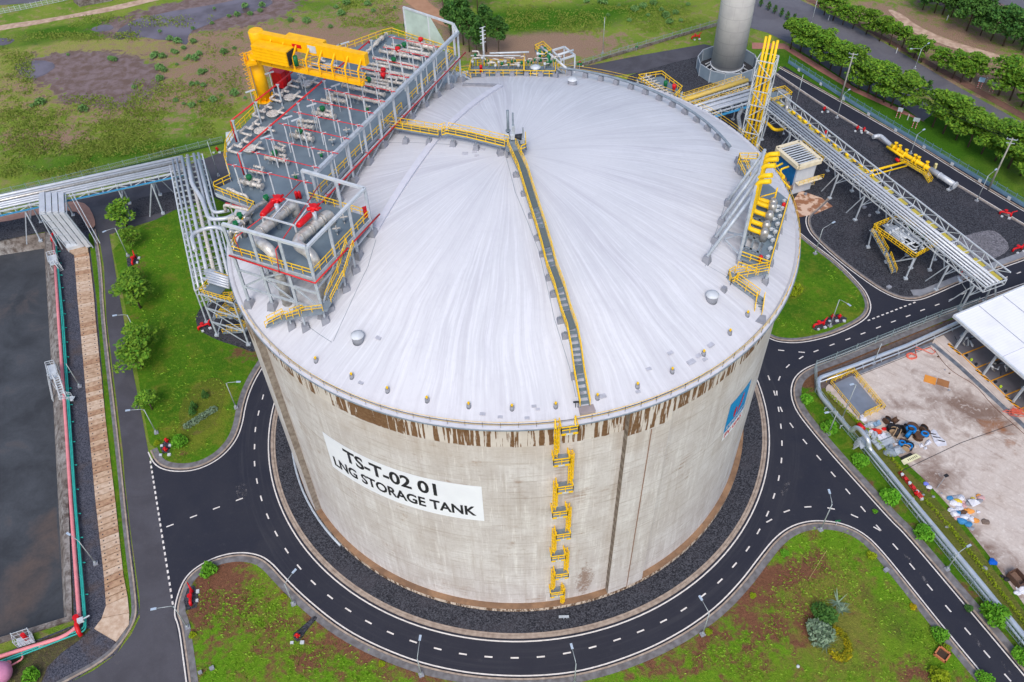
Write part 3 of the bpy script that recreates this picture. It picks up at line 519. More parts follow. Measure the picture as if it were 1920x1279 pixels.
# drips
dn = n.noise(n.comb(arc, 0, n.math('MULTIPLY', Z, .05)), 1.75, 3, .62, .1); dl = n.noise(n.comb(arc, 20, 0), .1, 2)
dm = n.math('ADD', dn, n.math('MULTIPLY', n.math('SUBTRACT', dl, .5), .36)); bott = n.math('ADD', 42.45, n.math('MULTIPLY', n.noise(n.comb(arc, 11, 0), .9, 2), .5))
up = n.rng(Z, bott, n.math('ADD', bott, .08)); wav = n.math('MULTIPLY', n.math('SUBTRACT', n.noise(n.comb(arc, 2, Z), 2.2, 3), .5), .05)
dr = n.math('MULTIPLY', n.rng(n.math('ADD', dm, wav), .487, .497), up); c = n.mix(n.math('MULTIPLY', up, .5), c, C(214, 205, 195))
c = n.mix(dr, c, n.mix(n.rng(fin, .35, .65), C(104, 74, 48), C(126, 96, 70)))
n.bump(n.math('ADD', n.math('MULTIPLY', hst, .5), fin), .25, .05); wall_m = n.out(c, .85)
# ledge: brown top, dripped edge
n = NB('brown_stained_ledge'); X, Y, Z = n.sep(n.pos); arc = n.math('MULTIPLY', n.math('ARCTAN2', Y, X), 43.0)
a = n.noise(n.pos, .5, 5, .6); d_ = n.noise(n.comb(arc, 0, n.math('MULTIPLY', Z, .25)), 1.1, 4, .8)
c = n.mix(n.rng(a, .35, .65), C(150, 118, 90), C(118, 92, 72)); c2 = n.mix(n.rng(d_, .47, .53), C(206, 190, 172), C(104, 80, 60))
ledge_m = n.out(n.mix(n.rng(Z, .93, .99), c2, c), .8)
# roof: radial washes from the crown
n = NB('white_roof_coating'); X, Y, Z = n.sep(n.pos); th = n.math('ARCTAN2', Y, X); r_ = n.math('SQRT', n.math('ADD', n.math('MULTIPLY', X, X), n.math('MULTIPLY', Y, Y)))
tw = n.math('ADD', th, n.math('MULTIPLY', n.math('SUBTRACT', n.noise(n.pos, .045, 2), .5), .12))
cs = n.comb(n.math('MULTIPLY', n.math('COSINE', tw), 9), n.math('MULTIPLY', n.math('SINE', tw), 9), n.math('MULTIPLY', r_, .025))
s1 = n.noise(cs, 1.1, 6, .7); s2 = n.noise(n.comb(n.math('MULTIPLY', n.math('COSINE', tw), 42), n.math('MULTIPLY', n.math('SINE', tw), 42), n.math('MULTIPLY', r_, .05)), 1.6, 5, .7)
base = n.mix(n.rng(n.noise(n.pos, .06, 4), .35, .65), C(204, 204, 208), C(194, 195, 200)); fin = n.noise(n.pos, 1.5, 5, .7)
f1 = n.math('MULTIPLY', n.rng(s1, .50, .66), n.rng(r_, 1.5, 5)); c = n.mix(n.math('MULTIPLY', f1, .34), base, C(158, 155, 166))
c = n.mix(n.math('MULTIPLY', n.rng(s2, .54, .59), n.rng(r_, 9, 26, 0.1, .28)), c, C(176, 174, 180)); c = n.mix(n.rng(s2, .46, .42, 0, .25), c, C(228, 228, 234))
c = n.mix(n.rng(r_, 38, 42, 0, .38), c, n.mix(n.rng(fin, .4, .6), C(184, 182, 190), C(204, 202, 208))); c = n.mix(n.rng(fin, .5, .75, 0, .25), c, C(176, 174, 184))
roof_m = n.out(c, .6, spec=.25)
para_m = M('rim_concrete', C(200, 200, 206), .7, col2=C(178, 178, 186), scale=.8)
NSG = 240
def revolve(prof, n=NSG, a0=0, a1=360, sm=True, mi=0):
    m = MB(); full = (a1-a0) >= 360; k = n if full else n+1; vs = []
    for i in range(k):
        a = radians(a0+(a1-a0)*i/n)
        for r, z in prof: vs.append((r*cos(a), r*sin(a), z))
    p = len(prof); fs = []
    for i in range(n):
        o, o2 = i*p, ((i+1) % k)*p
        for j in range(p-1): fs.append((o+j, o2+j, o2+j+1, o+j+1))
    m.add(vs, fs, mi, sm); return m
w = revolve([(42, .9), (42, 20), (42, H-.35)]); w.build('wall', wall_m, tank)
l = MB(); l.add(*(lambda q: (q.v, q.f))(revolve([(43.02, 0), (43.02, 1.0)]))); l.add(*(lambda q: (q.v, q.f))(revolve([(43.02, 1.0), (41.9, 1.02)]))); l.build('base_ledge', ledge_m, tank)
# buttresses, each a block with its own small haunch under the rim
for a0, a1, zz in ((-71.5, -63.1, H-.35), (-152.5, -146.2, H-.35), (18, 26, H-.35), (108, 116, H-.35)):
    b = MB(); k = 8; vs = []
    for i in range(k+1):
        a = radians(a0+(a1-a0)*i/k)
        for r, z in ((41.9, 1.0), (43.0, 1.0), (43.0, zz), (41.9, zz)): vs.append((r*cos(a), r*sin(a), z))
    fs = []
    for i in range(k): o = i*4; fs += [(o+1, o+5, o+6, o+2), (o+2, o+6, o+7, o+3)]
    b.add(vs, fs, 0); b.add(vs, [(0, 1, 2, 3), (k*4+3, k*4+2, k*4+1, k*4)], 1)
    for z in range(1, 24):   # anchor pockets down the side face
        for aa in (a0,):
            A_ = radians(aa); t_ = Vector((-sin(A_), cos(A_), 0)); c_ = Vector((42.5*cos(A_), 42.5*sin(A_), 0)); b.box((c_.x-t_.x*.02, c_.y-t_.y*.02, z*1.9+1.2), (.7, .08, .8), A_, 2)
    b.build('buttress', [wall_m, M('buttress_side', C(150, 140, 130), .9, col2=C(112, 100, 90), scale=1.4, amt=.8), M('anchor_pocket', C(120, 108, 98), .9)], tank)
r = MB(); RP = [(41.9, H-.35), (43.05, H-.35), (43.05, H+.02), (42.6, H+.10), (42.3, H+.02)]
r = revolve(RP, sm=False); r.build('rim', para_m, tank)
g_ = revolve([(43.06, H-.24), (43.18, H-.22), (43.18, H-.12), (43.06, H-.12)], sm=False); g_.build('rim_gutter', galvd, tank)
prof = []
for i in range(44):
    rr = 42.35*i/43; prof.append((max(rr, .01), ZC+sqrt(RD*RD-rr*rr)))
dm_ = revolve(prof); dm_.build('dome_roof', roof_m, tank)
# raised kerb that splits the roof, and the surface seams
def on_dome(px_, off=0): return [Vector((p.x, p.y, p.z+off)) for p in [GD(*q) for q in px_]]
kp = dens(on_dome([(704, 434), (825, 254), (883, 200), (938, 163)]), 1.5); k2 = dens(on_dome([(938, 163), (868, 161)]), 1.5)
kp = [Vector((p.x, p.y, dome(p.x, p.y)+.42)) for p in kp]; k2 = [Vector((p.x, p.y, dome(p.x, p.y)+.42)) for p in k2]
b = MB(); b.ribbon(kp, .95, None, h=.5); b.build('roof_kerb', M('roof_kerb_grey', C(200, 200, 208), .6, scale=1, col2=C(184, 184, 194)), tank); b = MB(); b.ribbon(k2, .45, None, h=.5); b.build('roof_kerb', cgrey, tank)
b = MB()
for L in ([(622, 642), (600, 628), (560, 600)], [(625, 640), (650, 585), (690, 500), (705, 450)], [(730, 268), (850, 272)], [(948, 292), (966, 360), (1010, 470), (1040, 600), (1068, 690), (1080, 745)], [(1322, 500), (1358, 388)], [(1330, 500), (1368, 522)]):
    q = dens(on_dome(L), 1.2); q = [Vector((p.x, p.y, dome(p.x, p.y)+.03)) for p in q]; b.ribbon(q, .06, None)
b.build('roof_cable', galvd, tank)
ptm = M('patch_grey', C(188, 188, 196), .6, scale=2)
for x, y, s in [(905, 280, .8), (890, 285, .7), (872, 288, .9), (894, 292, .7), (711, 632, .9), (1320, 672, .8), (1255, 660, .9), (1293, 676, 1.3), (1308, 665, .9), (1330, 645, 1.1), (1128, 740, 1.1), (1001, 760, .7), (1008, 766, .6), (988, 782, .7), (905, 774, .8), (938, 780, .7), (678, 716, .8), (1215, 690, .8), (1195, 733, .7), (1090, 735, .6)]:
    p = GD(x, y); a = atan2(p.y, p.x); b = MB(); b.box((p.x, p.y, dome(p.x, p.y)+.0), (s*1.0, s*.85, .07), a); b.build('roof_patch', ptm, tank)
# guard rail round the rim
def arcp(r, a0, a1, z, st=2.2):
    k = max(1, int(abs(a1-a0)*pi/180*r/st)); return [Vector((r*cos(radians(a0+(a1-a0)*i/k)), r*sin(radians(a0+(a1-a0)*i/k)), z)) for i in range(k+1)]
b = MB(); b.rail(arcp(42.85, -150, -84.2, H+.02, 2.1), 1.1, 9, .02); b.build('guard_rail', yel, tank); b = MB(); b.rail(arcp(42.85, -80.9, 128, H+.02, 2.1), 1.1, 9, .026); b.build('guard_rail', yel, tank)
# name banner painted on a white panel
def curved(m, a0, a1, z0, z1, r, k=24, z0b=None, z1b=None, mi=0):
    vs = []
    for i in range(k+1):
        t_ = i/k; a = radians(a0+(a1-a0)*t_)
        vs += [(r*cos(a), r*sin(a), z0+((z0b if z0b is not None else z0)-z0)*t_), (r*cos(a), r*sin(a), z1+((z1b if z1b is not None else z1)-z1)*t_)]
    m.add(vs, [(2*i, 2*i+2, 2*i+3, 2*i+1) for i in range(k)], mi); return m
ban = curved(MB(), -130.8, -96.9, 25.4, 33.9, 42.04); bo = ban.build('name_banner', M('banner_white', C(232, 234, 240), .5, col2=C(220, 222, 230), scale=.4), tank)
def text_on_wall(s, size, a_left, zb, r, mat, parent, name, width=None, bold=.0):
    cu = bpy.data.curves.new('t', 'FONT'); cu.body = s; cu.size = size; cu.offset = bold; cu.resolution_u = 4
    ob = bpy.data.objects.new('t', cu); COL.objects.link(ob); bpy.context.view_layer.update()
    me = bpy.data.meshes.new_from_object(ob.evaluated_get(bpy.context.evaluated_depsgraph_get())); bpy.data.objects.remove(ob); bpy.data.curves.remove(cu)
    x0 = min(v.co.x for v in me.vertices); x1 = max(v.co.x for v in me.vertices); k = (width/(x1-x0)) if width else 1
    for v in me.vertices:
        a = radians(a_left)+(v.co.x-x0)*k/42; z = zb+v.co.y; v.co = (r*cos(a), r*sin(a), z)
    me.materials.clear(); me.materials.append(mat); o = bpy.data.objects.new(name, me); COL.objects.link(o); o.parent = parent; ORG[o.name] = Vector((0, 0, 0)); return o
blk = M('lettering_black', C(38, 38, 44), .6, scale=1)
text_on_wall('TS-T-02 01', 3.9, -125.7, 30.25, 42.08, blk, bo, 'tank_number', radians(20.2)*42, .1)
text_on_wall('LNG STORAGE TANK', 3.1, -129.6, 26.7, 42.08, blk, bo, 'tank_title', radians(31.3)*42, .08)
# company panel
lb = curved(MB(), -43.9, -35.4, 27.2, 33.9, 42.04, 8); lo = lb.build('company_panel', M('logo_blue', C(0, 140, 200), .5, scale=.4, col2=C(0, 130, 190)), tank)
wb = curved(MB(), -43.9, -35.4, 25.2, 27.2, 42.045, 8); curved(wb, -43.3, -36.0, 27.75, 28.55, 42.07, 8); wb.build('white_strip', M('logo_white', C(236, 236, 238), .5, scale=.4), lo)
redl = M('logo_red', C(214, 30, 50), .5, scale=.4)
def flame(pts, name):
    m = MB(); P_ = [Vector((p[0], p[1], 0)) for p in pts]; P_ = smooth(P_, 2, True); vs = [(42.08*cos(radians(p.x)), 42.08*sin(radians(p.x)), p.y) for p in P_]; m.add(vs, [tuple(range(len(vs)))]); m.build(name, redl, lo)
flame([(-40.6, 28.7), (-41.2, 29.6), (-41.4, 30.6), (-40.9, 31.4), (-40.2, 31.2), (-40.2, 30.2), (-40.5, 29.4)], 'flame_mark')
flame([(-39.7, 29.2), (-39.4, 30.4), (-38.7, 31.6), (-38.3, 33.2), (-37.9, 32.4), (-38.1, 31.0), (-38.7, 30.0), (-39.3, 29.3)], 'flame_mark')
text_on_wall('PETROVIETNAM', .85, -43.1, 27.85, 42.10, M('logo_text_blue', C(0, 110, 180), .5), lo, 'company_name', radians(6.9)*42, .01)
text_on_wall('PV GAS', 1.6, -43.2, 25.65, 42.08, redl, lo, 'company_short_name', radians(7.1)*42, .03)
# ring pipe on pedestals over the far side of the roof
rp = thing('roof_ring_pipe', 'grey curved pipe on concrete pedestals around the far edge of the roof', 'pipe', (0, 36, 50))
def dz(r): return ZC+sqrt(RD*RD-r*r)
P_ = arcp(35.4, 13, 78, dz(35.4)+1.25, 1.8); b = MB(); b.tube(P_, .22, 8); b.build('pipe', galvd, rp)
for i in range(14):
    a = radians(15+i*4.75); x, y = 35.4*cos(a), 35.4*sin(a); b = MB(); b.box((x, y, dz(35.4)+.35), (.85, .85, 1.0), a); b.box((x, y, dz(35.4)+.9), (.4, .5, .2), a); b.build('pedestal', cgrey, rp)
# yellow-capped roof bollards
bol = thing('roof_bollard', '', 'bollard'); b = MB(); b.cyl((0, 0, -.2), .42, .9, 12, 0, .36); b.build('concrete_base', cgrey, bol); b = MB(); b.cyl((0, 0, .7), .16, .35, 8); b.cyl((0, 0, 1.0), .22, .16, 8); b.build('yellow_cap', yel, bol)
bp_ = [(660, 706), (727, 732), (801, 750), (879, 761), (960, 765), (1042, 761), (1120, 745), (1195, 724), (1260, 696), (1319, 663), (1368, 624), (1401, 590), (593, 676)]
lab = ['white roof edge', ]
repeat(bol, [(GD(x, y+2), 0, .72) for x, y in bp_], ['yellow-capped bollard near the roof rim, %s one counted from the left' % ORD[sorted(b_[0] for b_ in bp_).index(x)] for x, y in bp_], 'bollards along the near roof rim')
# three domed manhole nozzles
mh = thing('roof_manhole', '', 'manhole'); b = MB(); b.cyl((0, 0, -.4), 1.15, 1.7, 24); b.build('neck', cgrey, mh); b = MB(); b.tube([(0, 0, 1.3), (0, 0, 1.42), (0, 0, 1.62), (0, 0, 1.72)], [1.28, 1.28, .8, .1], 24); b.build('lid', M('manhole_lid', C(206, 210, 214), .6, scale=1), mh)
repeat(mh, [(GD(672, 638), 0, .68), (GD(1334, 562), 0, .68), (GD(1073, 158), 0, .68)], ['round grey roof manhole in front of the raised pipe platform on the left', 'round grey roof manhole below the yellow vent pipes on the right', 'round grey roof manhole at the far rim behind the curved pipe'], 'round roof manholes')
# ============================================================ PROCESS DECK ON THE ROOF (near left)
ZD = 57.5
c1 = lambda x, y: (380+x*.27368, 30+y*.27368)
c2 = lambda x, y: (340+x*.2658, 320+y*.2658)
e7 = lambda x, y: (420+x*.15637, 200+y*.15637)
e6 = lambda x, y: (560+x*.18765, 120+y*.18765)
dk_px = [(853.5, 103), (588, 374), (579, 373), (693.5, 407.7), (588.5, 519), (435.7, 474), (457, 426), (480, 391), (405, 361), (405, 354), (435, 340), (424, 304), (426.5, 276), (443, 249), (487, 205), (489.5, 183), (541, 134), (719, 68), (735, 64)]
DP = gp(dk_px, ZD)
deck = thing('process_deck', 'large grey steel deck crowded with piping on the left side of the roof', 'platform', (-33, 8, 50))
b = MB(); b.prism([(p.x, p.y) for p in DP][::-1], ZD-.12, ZD); b.build('deck_plate', deckg, deck)
b = MB()
for i in range(len(DP)): b.bar(DP[i]-Vector((0, 0, .4)), DP[(i+1) % len(DP)]-Vector((0, 0, .4)), .28, .5)
b.build('edge_beam', galv, deck)
A0, A1 = G(588, 374, ZD), G(853.5, 103, ZD); U = (A1-A0).normalized(); V_ = Vector((-U.y, U.x, 0)); LEN = (A1-A0).length
if V_.x > 0: V_ = -V_
def D(s, t, z=ZD): p = A0+U*s+V_*t; return Vector((p.x, p.y, z))
def column(p, z1, w=.34, ped=True, name='column'):
    base = dome(p.x, p.y) if hypot(p.x, p.y) < 42 else H
    b = MB(); b.bar((p.x, p.y, base+.6), (p.x, p.y, z1), w); b.build(name, galv, deck)
    if ped:
        b = MB(); a = atan2(U.y, U.x); b.add(*fr(p.x, p.y, base-.5, 1.0, base+.95, .62, a)); b.build('pedestal', cgrey, deck)
def fr(x, y, z0, r0, z1, r1, a):   # square frustum
    vs = []
    for z, r in ((z0, r0), (z1, r1)):
        for k in range(4): q = a+pi/4+k*pi/2; vs.append((x+r*cos(q), y+r*sin(q), z))
    return vs, [(3, 2, 1, 0), (4, 5, 6, 7), (0, 1, 5, 4), (1, 2, 6, 5), (2, 3, 7, 6), (3, 0, 4, 7)]
NB_ = 10
for i in range(NB_+1):
    s = LEN*i/NB_; column(D(s, -.75), 61.6)
b = MB(); b.bar(D(-.2, -.75, 61.6), D(LEN+.2, -.75, 61.6), .5, .5); b.bar(D(0, -.75, 57.0), D(LEN, -.75, 57.0), .25, .4)
for i in range(NB_): b.bar(D(LEN*i/NB_, -.75, 55.2), D(LEN*(i+1)/NB_, -.75, 56.9), .14)
b.build('top_beam', galv, deck)
for t_ in (8, 15):   # hidden inner columns that carry the deck
    for i in range(0, NB_+1, 2):
        p = D(LEN*i/NB_, t_)
        if hypot(p.x, p.y) < 41: column(p, ZD-.3, .4)
b = MB()
for i in range(NB_+1):
    p = D(LEN*i/NB_, 0, ZD-.45); k = 12
    while k > 2 and not inside(D(LEN*i/NB_, k).x, D(LEN*i/NB_, k).y, DP): k -= 1
    b.bar(p-V_*.7, D(LEN*i/NB_, k, ZD-.45), .25, .45)
b.build('cross_beam', galvd, deck)
b = MB(); b.rail([D(LEN*.985, 0), D(LEN*.62, 0)], 1.15, 1.5, .05); b.rail([D(LEN*.575, 0), D(.4, 0)], 1.15, 1.5, .05); b.build('handrail', yel, deck)
for L in ([DP[9], DP[10], DP[11], DP[12], DP[13], DP[14], DP[15]], [DP[16], DP[17], DP[18], DP[0]], [DP[6], DP[7], DP[8], DP[9]], [DP[3], DP[4]], [DP[4], DP[5], DP[6]], [DP[2], DP[3]]):
    b = MB(); b.rail(L, 1.15, 1.5, .05); b.build('handrail', yel, deck)
# frame round the raised valve area
vL, vF, vR, vB = DP[5], DP[4], DP[3], DP[2]; ZT = 62.2
def UPz(p, z): return Vector((p.x, p.y, z))
fr_pts = [vL, vL.lerp(vF, .33), vL.lerp(vF, .68), vF, vF.lerp(vR, .36), vF.lerp(vR, .7), vR, vR.lerp(vB, .45), vB]
for i, p in enumerate(fr_pts): column(p, ZT, .36, i not in (8,))
b = MB()
for a, c_ in ((vL, vF), (vF, vR), (vR, vB)): b.bar(UPz(a, ZT), UPz(c_, ZT), .38, .38)
b.build('top_beam', white, deck)
b = MB()
def xb(a, c_, z0, z1): b.bar(UPz(a, z0), UPz(c_, z1), .22); b.bar(UPz(a, z1), UPz(c_, z0), .22)
for i in (0, 1, 2):
    zb = 50.2; b.bar(UPz(fr_pts[i], 54.6), UPz(fr_pts[i+1], 54.6), .26)
    b.bar(UPz(fr_pts[i], 51.6), UPz(fr_pts[i+1], 51.6), .26)
b.bar(UPz(fr_pts[1], 54.6), UPz(fr_pts[2], 57), .2); b.bar(UPz(fr_pts[1], 54.6), UPz(fr_pts[2], 51.6), .2); b.bar(UPz(fr_pts[0], 51.6), UPz(fr_pts[1], 54.6), .2); b.bar(UPz(fr_pts[2], 54.6), UPz(fr_pts[3], 51.8), .2)
for i in (3, 4, 5): b.bar(UPz(fr_pts[i], 55.5), UPz(fr_pts[i+1], 55.8), .24)
b.bar(UPz(fr_pts[3], 52), UPz(fr_pts[4], 57), .2)
b.build('bracing', galv, deck)
for k in range(3):   # inner legs under the valve area
    p = vL.lerp(vB, .3+.25*k); column(p, ZD-.2, .36)
# inner light frame over the two big pipes
b = MB(); q = gp([c2(690, 190), c2(910, 242), c2(800, 388), c2(568, 322)], 60.6)
for i in range(4): b.bar(q[i], q[(i+1) % 4], .2); b.bar(q[i], UPz(q[i], ZD), .2)
b.bar(q[0].lerp(q[1], .3), q[3].lerp(q[2], .3), .16); b.build('pipe_frame', white, deck)
# ---- red fire-water mains
fm = thing('fire_water_main', 'thick red fire-water pipe along the outer edge of the roof deck', 'pipe', tuple(D(10, -1.3, 57)))
b = MB(); b.tube([D(LEN+1.2, -1.35, 57.6), D(-2, -1.35, 57.4), D(-3.5, -2.4, 57.4)], .12, 8); b.build('pipe', redf, fm)
b = MB()
for i in range(12): p = D(LEN*(i+.5)/12, -1.35, 57.4); b.bar(p, p+V_*.7, .06)
b.build('brackets', redf, fm)
fm2 = thing('fire_water_main', 'thick red fire-water pipe wrapped around the two-pipe platform above the roof', 'pipe', tuple(vF))
off = lambda p, k: UPz(p+(p-(vL+vF+vR+vB)/4).normalized()*k, 57.2)
b = MB(); b.tube([off(vR, .9)+(vR-vF)*.06, off(vF, .9), off(vL, .5)], .13, 8); b.build('pipe', redf, fm2)
b = MB(); b.tube([UPz(q_, z_) for q_, z_ in ((vL.lerp(vF, .12), 57.3), (vL.lerp(vF, .1), 60.3), (vL.lerp(vB, .5)+(vF-vL)*.1, 60.6), (vB.lerp(vL, .02)+(vB-vR)*.02, 60.6))], .07, 6); b.tube([off(vL.lerp(vF, .62), .8), UPz(vL.lerp(vF, .6), 60.3), UPz(vB.lerp(vR, .25), 60.6)], .07, 6); b.build('branch_pipe', redf, fm2)
mn = [((1140, 172), (240, 945), 'long red overhead pipe running beside the round hatches on the roof deck'), ((640, 362), (190, 722), 'long red overhead pipe along the far left edge of the roof deck, under the crane')]
for a, c_, lb_ in mn:
    p, q = G(*c1(*a), 61.0), G(*c1(*c_), 61.0); m = thing('fire_water_main', lb_, 'pipe', (q.x, q.y, ZD)); b = MB(); b.tube([p+Vector((0, 0, -.4)), p, q, UPz(q, ZD)], .13, 6); b.build('pipe', redf, m)
    n_ = max(3, int((p-q).length/6))
    for i in range(n_+1):
        w_ = p.lerp(q, i/n_)+Vector((.35, 0, 0))
        if inside(w_.x, w_.y, DP): b = MB(); b.bar((w_.x, w_.y, ZD), (w_.x, w_.y, 61.1), .22); b.box((w_.x, w_.y, 61.1), (.5, .25, .12)); b.build('support_post', galv, m)
# ---- sprinkler rows: thin red pipe carried by tall posts
rows = [((170, 1015), (750, 1147), 3), ((335, 930), (800, 1043), 3), ((430, 838), (930, 943), 4), ((520, 735), (1005, 843), 4), ((620, 655), (1100, 757), 4), ((715, 572), (1170, 667), 4), ((830, 497), (1250, 588), 4), ((960, 445), (1320, 520), 4), ((1060, 352), (1415, 423), 4), ((1165, 288), (1480, 352), 4), ((1235, 213), (1550, 282), 4), ((1275, 142), (1620, 215), 4)]
for i, (a, c_, k) in enumerate(rows):
    p, q = G(*c1(*a), 62.2), G(*c1(*c_), 62.2); m = thing('sprinkler_line', 'thin red sprinkler pipe on grey posts across the roof deck, %s row from the front' % ORD[i], 'sprinkler pipe', tuple(UPz(p, ZD)), 'red sprinkler lines over the roof deck')
    b = MB(); b.tube([p, q], .06, 5)
    for j in range(k): w_ = p.lerp(q, .08+.84*j/(k-1)); b.tube([w_+V_*.3+U*.35, w_-V_*.3-U*.35], .05, 5)
    b.build('red_pipe', redf, m)
    for j in range(k):
        w_ = p.lerp(q, .08+.84*j/(k-1)); b = MB(); b.bar((w_.x, w_.y, ZD), (w_.x, w_.y, 62.2), .15); b.bar(w_-Vector((.3, 0, 0)), w_+Vector((.4, .1, .1)), .08); b.build('post', white, m)
# ---- pipe spools on the deck
def pipe_spool(p, q, r, lab_, cat='pipe assembly', par=1, valve=None, grp=None, zc=.95, dsp=.75, mat_=None):
    m = thing('pipe_spool', lab_, cat, tuple(UPz(p.lerp(q, .5), ZD)), grp); d = (q-p).normalized(); sd_ = Vector((-d.y, d.x, 0)); r *= 1.15; L_ = (q-p).length; mt = mat_ or cream
    for k in range(par):
        o = sd_*(k*dsp)+Vector((0, 0, .25*k)); rr = r if k == 0 else r*.6; b = MB(); P0, P1 = UPz(p, ZD+zc)+o, UPz(q, ZD+zc)+o
        if k: P0, P1 = P0.lerp(P1, .12), P0.lerp(P1, .8)
        b.tube([P0, P1], rr, 8)
        if k: b.tube([P1, P1-sd_*dsp*.9, ], rr, 8)
        pp_ = b.build('pipe', mt, m); b = MB()
        for t_ in [.0, .22, .27, .5, .56, .8, .985]: w_ = P0.lerp(P1, t_); b.tube([w_, w_+d*.09], rr*1.55, 10)
        b.build('flange_set', mt, pp_)
    b = MB()
    for t_ in (.1, .45, .9): w_ = p.lerp(q, t_); b.bar(UPz(w_, ZD), UPz(w_, ZD+zc), .16); b.box(UPz(w_, ZD+.05), (.5, .5, .1))
    b.build('pipe_supports', galvd, m)
    if valve:
        b = MB(); w_ = UPz(p.lerp(q, .42), ZD+zc)+sd_*.3; b.tube([w_, w_+Vector((0, 0, .75))], .14, 8); b.tube([w_+Vector((0, 0, .55)), w_+Vector((0, 0, .75)), w_+Vector((0, 0, 1.1)), w_+Vector((0, 0, 1.2))], [.34, .42, .42, .2], 10); b.tube([w_+Vector((-.4, 0, .9)), w_+Vector((.45, 0, .9))], .1, 6); b.build('valve_actuator', valve, m)
    return m
sp = [((500, 610), (770, 655), .27, 2, green), ((600, 485), (720, 535), .18, 2, None), ((190, 895), (460, 960), .27, 2, green), ((310, 765), (480, 800), .2, 2, None), ((805, 340), (1065, 395), .27, 2, green), ((890, 170), (1120, 190), .2, 1, None), ((900, 225), (1070, 255), .22, 1, None), ((1070, 70), (1330, 125), .27, 2, green)]
names_ = ['beside the {} red sprinkler row'.format(o) for o in ORD]
for i, (a, c_, r, k, v) in enumerate(sp):
    p, q = G(*e7(*a), 58.4), G(*e7(*c_), 58.4); pipe_spool(p, q, r, ('green-valved pipe spool' if v else 'plain pale pipe spool')+' on the deck near the crane column side, %s from the front' % ORD[i], par=k, valve=v, grp='pipe spools on the roof deck')
sp = [((290, 350), (480, 385), .26, 1, None), ((280, 305), (350, 318), .2, 1, None), ((365, 300), (860, 400), .26, 1, None), ((510, 335), (850, 385), .2, 1, None), ((440, 222), (860, 318), .24, 1, None), ((495, 180), (980, 270), .3, 2, green), ((700, 150), (1040, 205), .2, 2, red), ((640, 40), (1130, 130), .24, 1, None), ((230, 365), (330, 392), .16, 1, None)]
for i, (a, c_, r, k, v) in enumerate(sp):
    p, q = G(*e6(*a), 58.3), G(*e6(*c_), 58.3); pipe_spool(p, q, r, '%s pipe run in the middle of the roof deck, %s of its block' % ('valved' if v else 'plain pale', ORD[i]), par=k, valve=v, grp='pipe runs in the middle of the deck')
sp = [((1170, 290), (1480, 352), .22, 1, None), ((1190, 318), (1470, 372), .18, 1, green), ((1120, 395), (1400, 440), .2, 2, red), ((1215, 245), (1500, 300), .24, 1, red), ((1250, 215), (1560, 272), .26, 2, green), ((1420, 185), (1590, 228), .42, 1, red), ((1130, 330), (1290, 360), .2, 1, None), ((1260, 130), (1130, 250), .2, 1, None), ((1180, 195), (1230, 150), .16, 1, None), ((1300, 250), (1400, 262), .3, 1, green)]
for i, (a, c_, r, k, v) in enumerate(sp):
    p, q = G(*c1(*a), 58.3), G(*c1(*c_), 58.3); pipe_spool(p, q, r, '%s pipe run at the far end of the roof deck, %s in its block' % ({green: 'green-valved', red: 'red-valved', None: 'plain pale'}[v], ORD[i]), par=k, valve=v, grp='pipe runs at the far end of the deck')
# round pump hatches with elbows along the inner line
for i, (x, y) in enumerate([(467.6, 277), (488, 243.5), (511, 211.5), (543, 181), (575, 155), (612, 123), (640, 100)]):
    p = G(x, y, ZD+.7); m = thing('pump_hatch', 'round pale pump hatch ringed by small pipes on the roof deck, %s from the front' % ORD[i], 'hatch', (p.x, p.y, ZD), 'pump hatches along the roof deck')
    b = MB(); b.cyl((p.x, p.y, ZD), .55, .5, 16); b.cyl((p.x, p.y, ZD+.5), 1.0, .16, 20); hp_ = b.build('hatch_plate', cream, m)
    b = MB()
    for k in range(12): a = k*pi/6; b.cyl((p.x+.85*cos(a), p.y+.85*sin(a), ZD+.6), .05, .14, 6)
    b.build('bolts', galvd, hp_)
    o = UPz(p, ZD+.8)
    for j, (s0, t0, s1, t1) in enumerate([(-.4, 1.2, -.4, 2.4), (-.4, 2.4, -1.8, 2.4), (1.0, 1.0, 1.0, 2.0), (-1.9, .4, -1.9, 2.3), (1.0, 1.9, 2.3, 1.9), (-.4, 1.7, .9, 1.7), (.4, -1.0, .4, -2.4), (1.6, -.8, .2, -.8)]):
        b = MB(); b.tube([o+U*s0+V_*t0, o+U*s1+V_*t1], .19, 8); b.tube([o+U*s0+V_*t0-Vector((0, 0, .1)), o+U*s0+V_*t0+Vector((0, 0, .12))], .26, 8); b.build('pipe', cream, m)
    for s0, t0 in ((-.4, 1.4), (1.0, 1.8), (-1.7, 1.4)): b = MB(); b.bar(o+U*s0+V_*t0, o+U*s0+V_*t0-Vector((0, 0, .8)), .12); b.build('support', galvd, m)
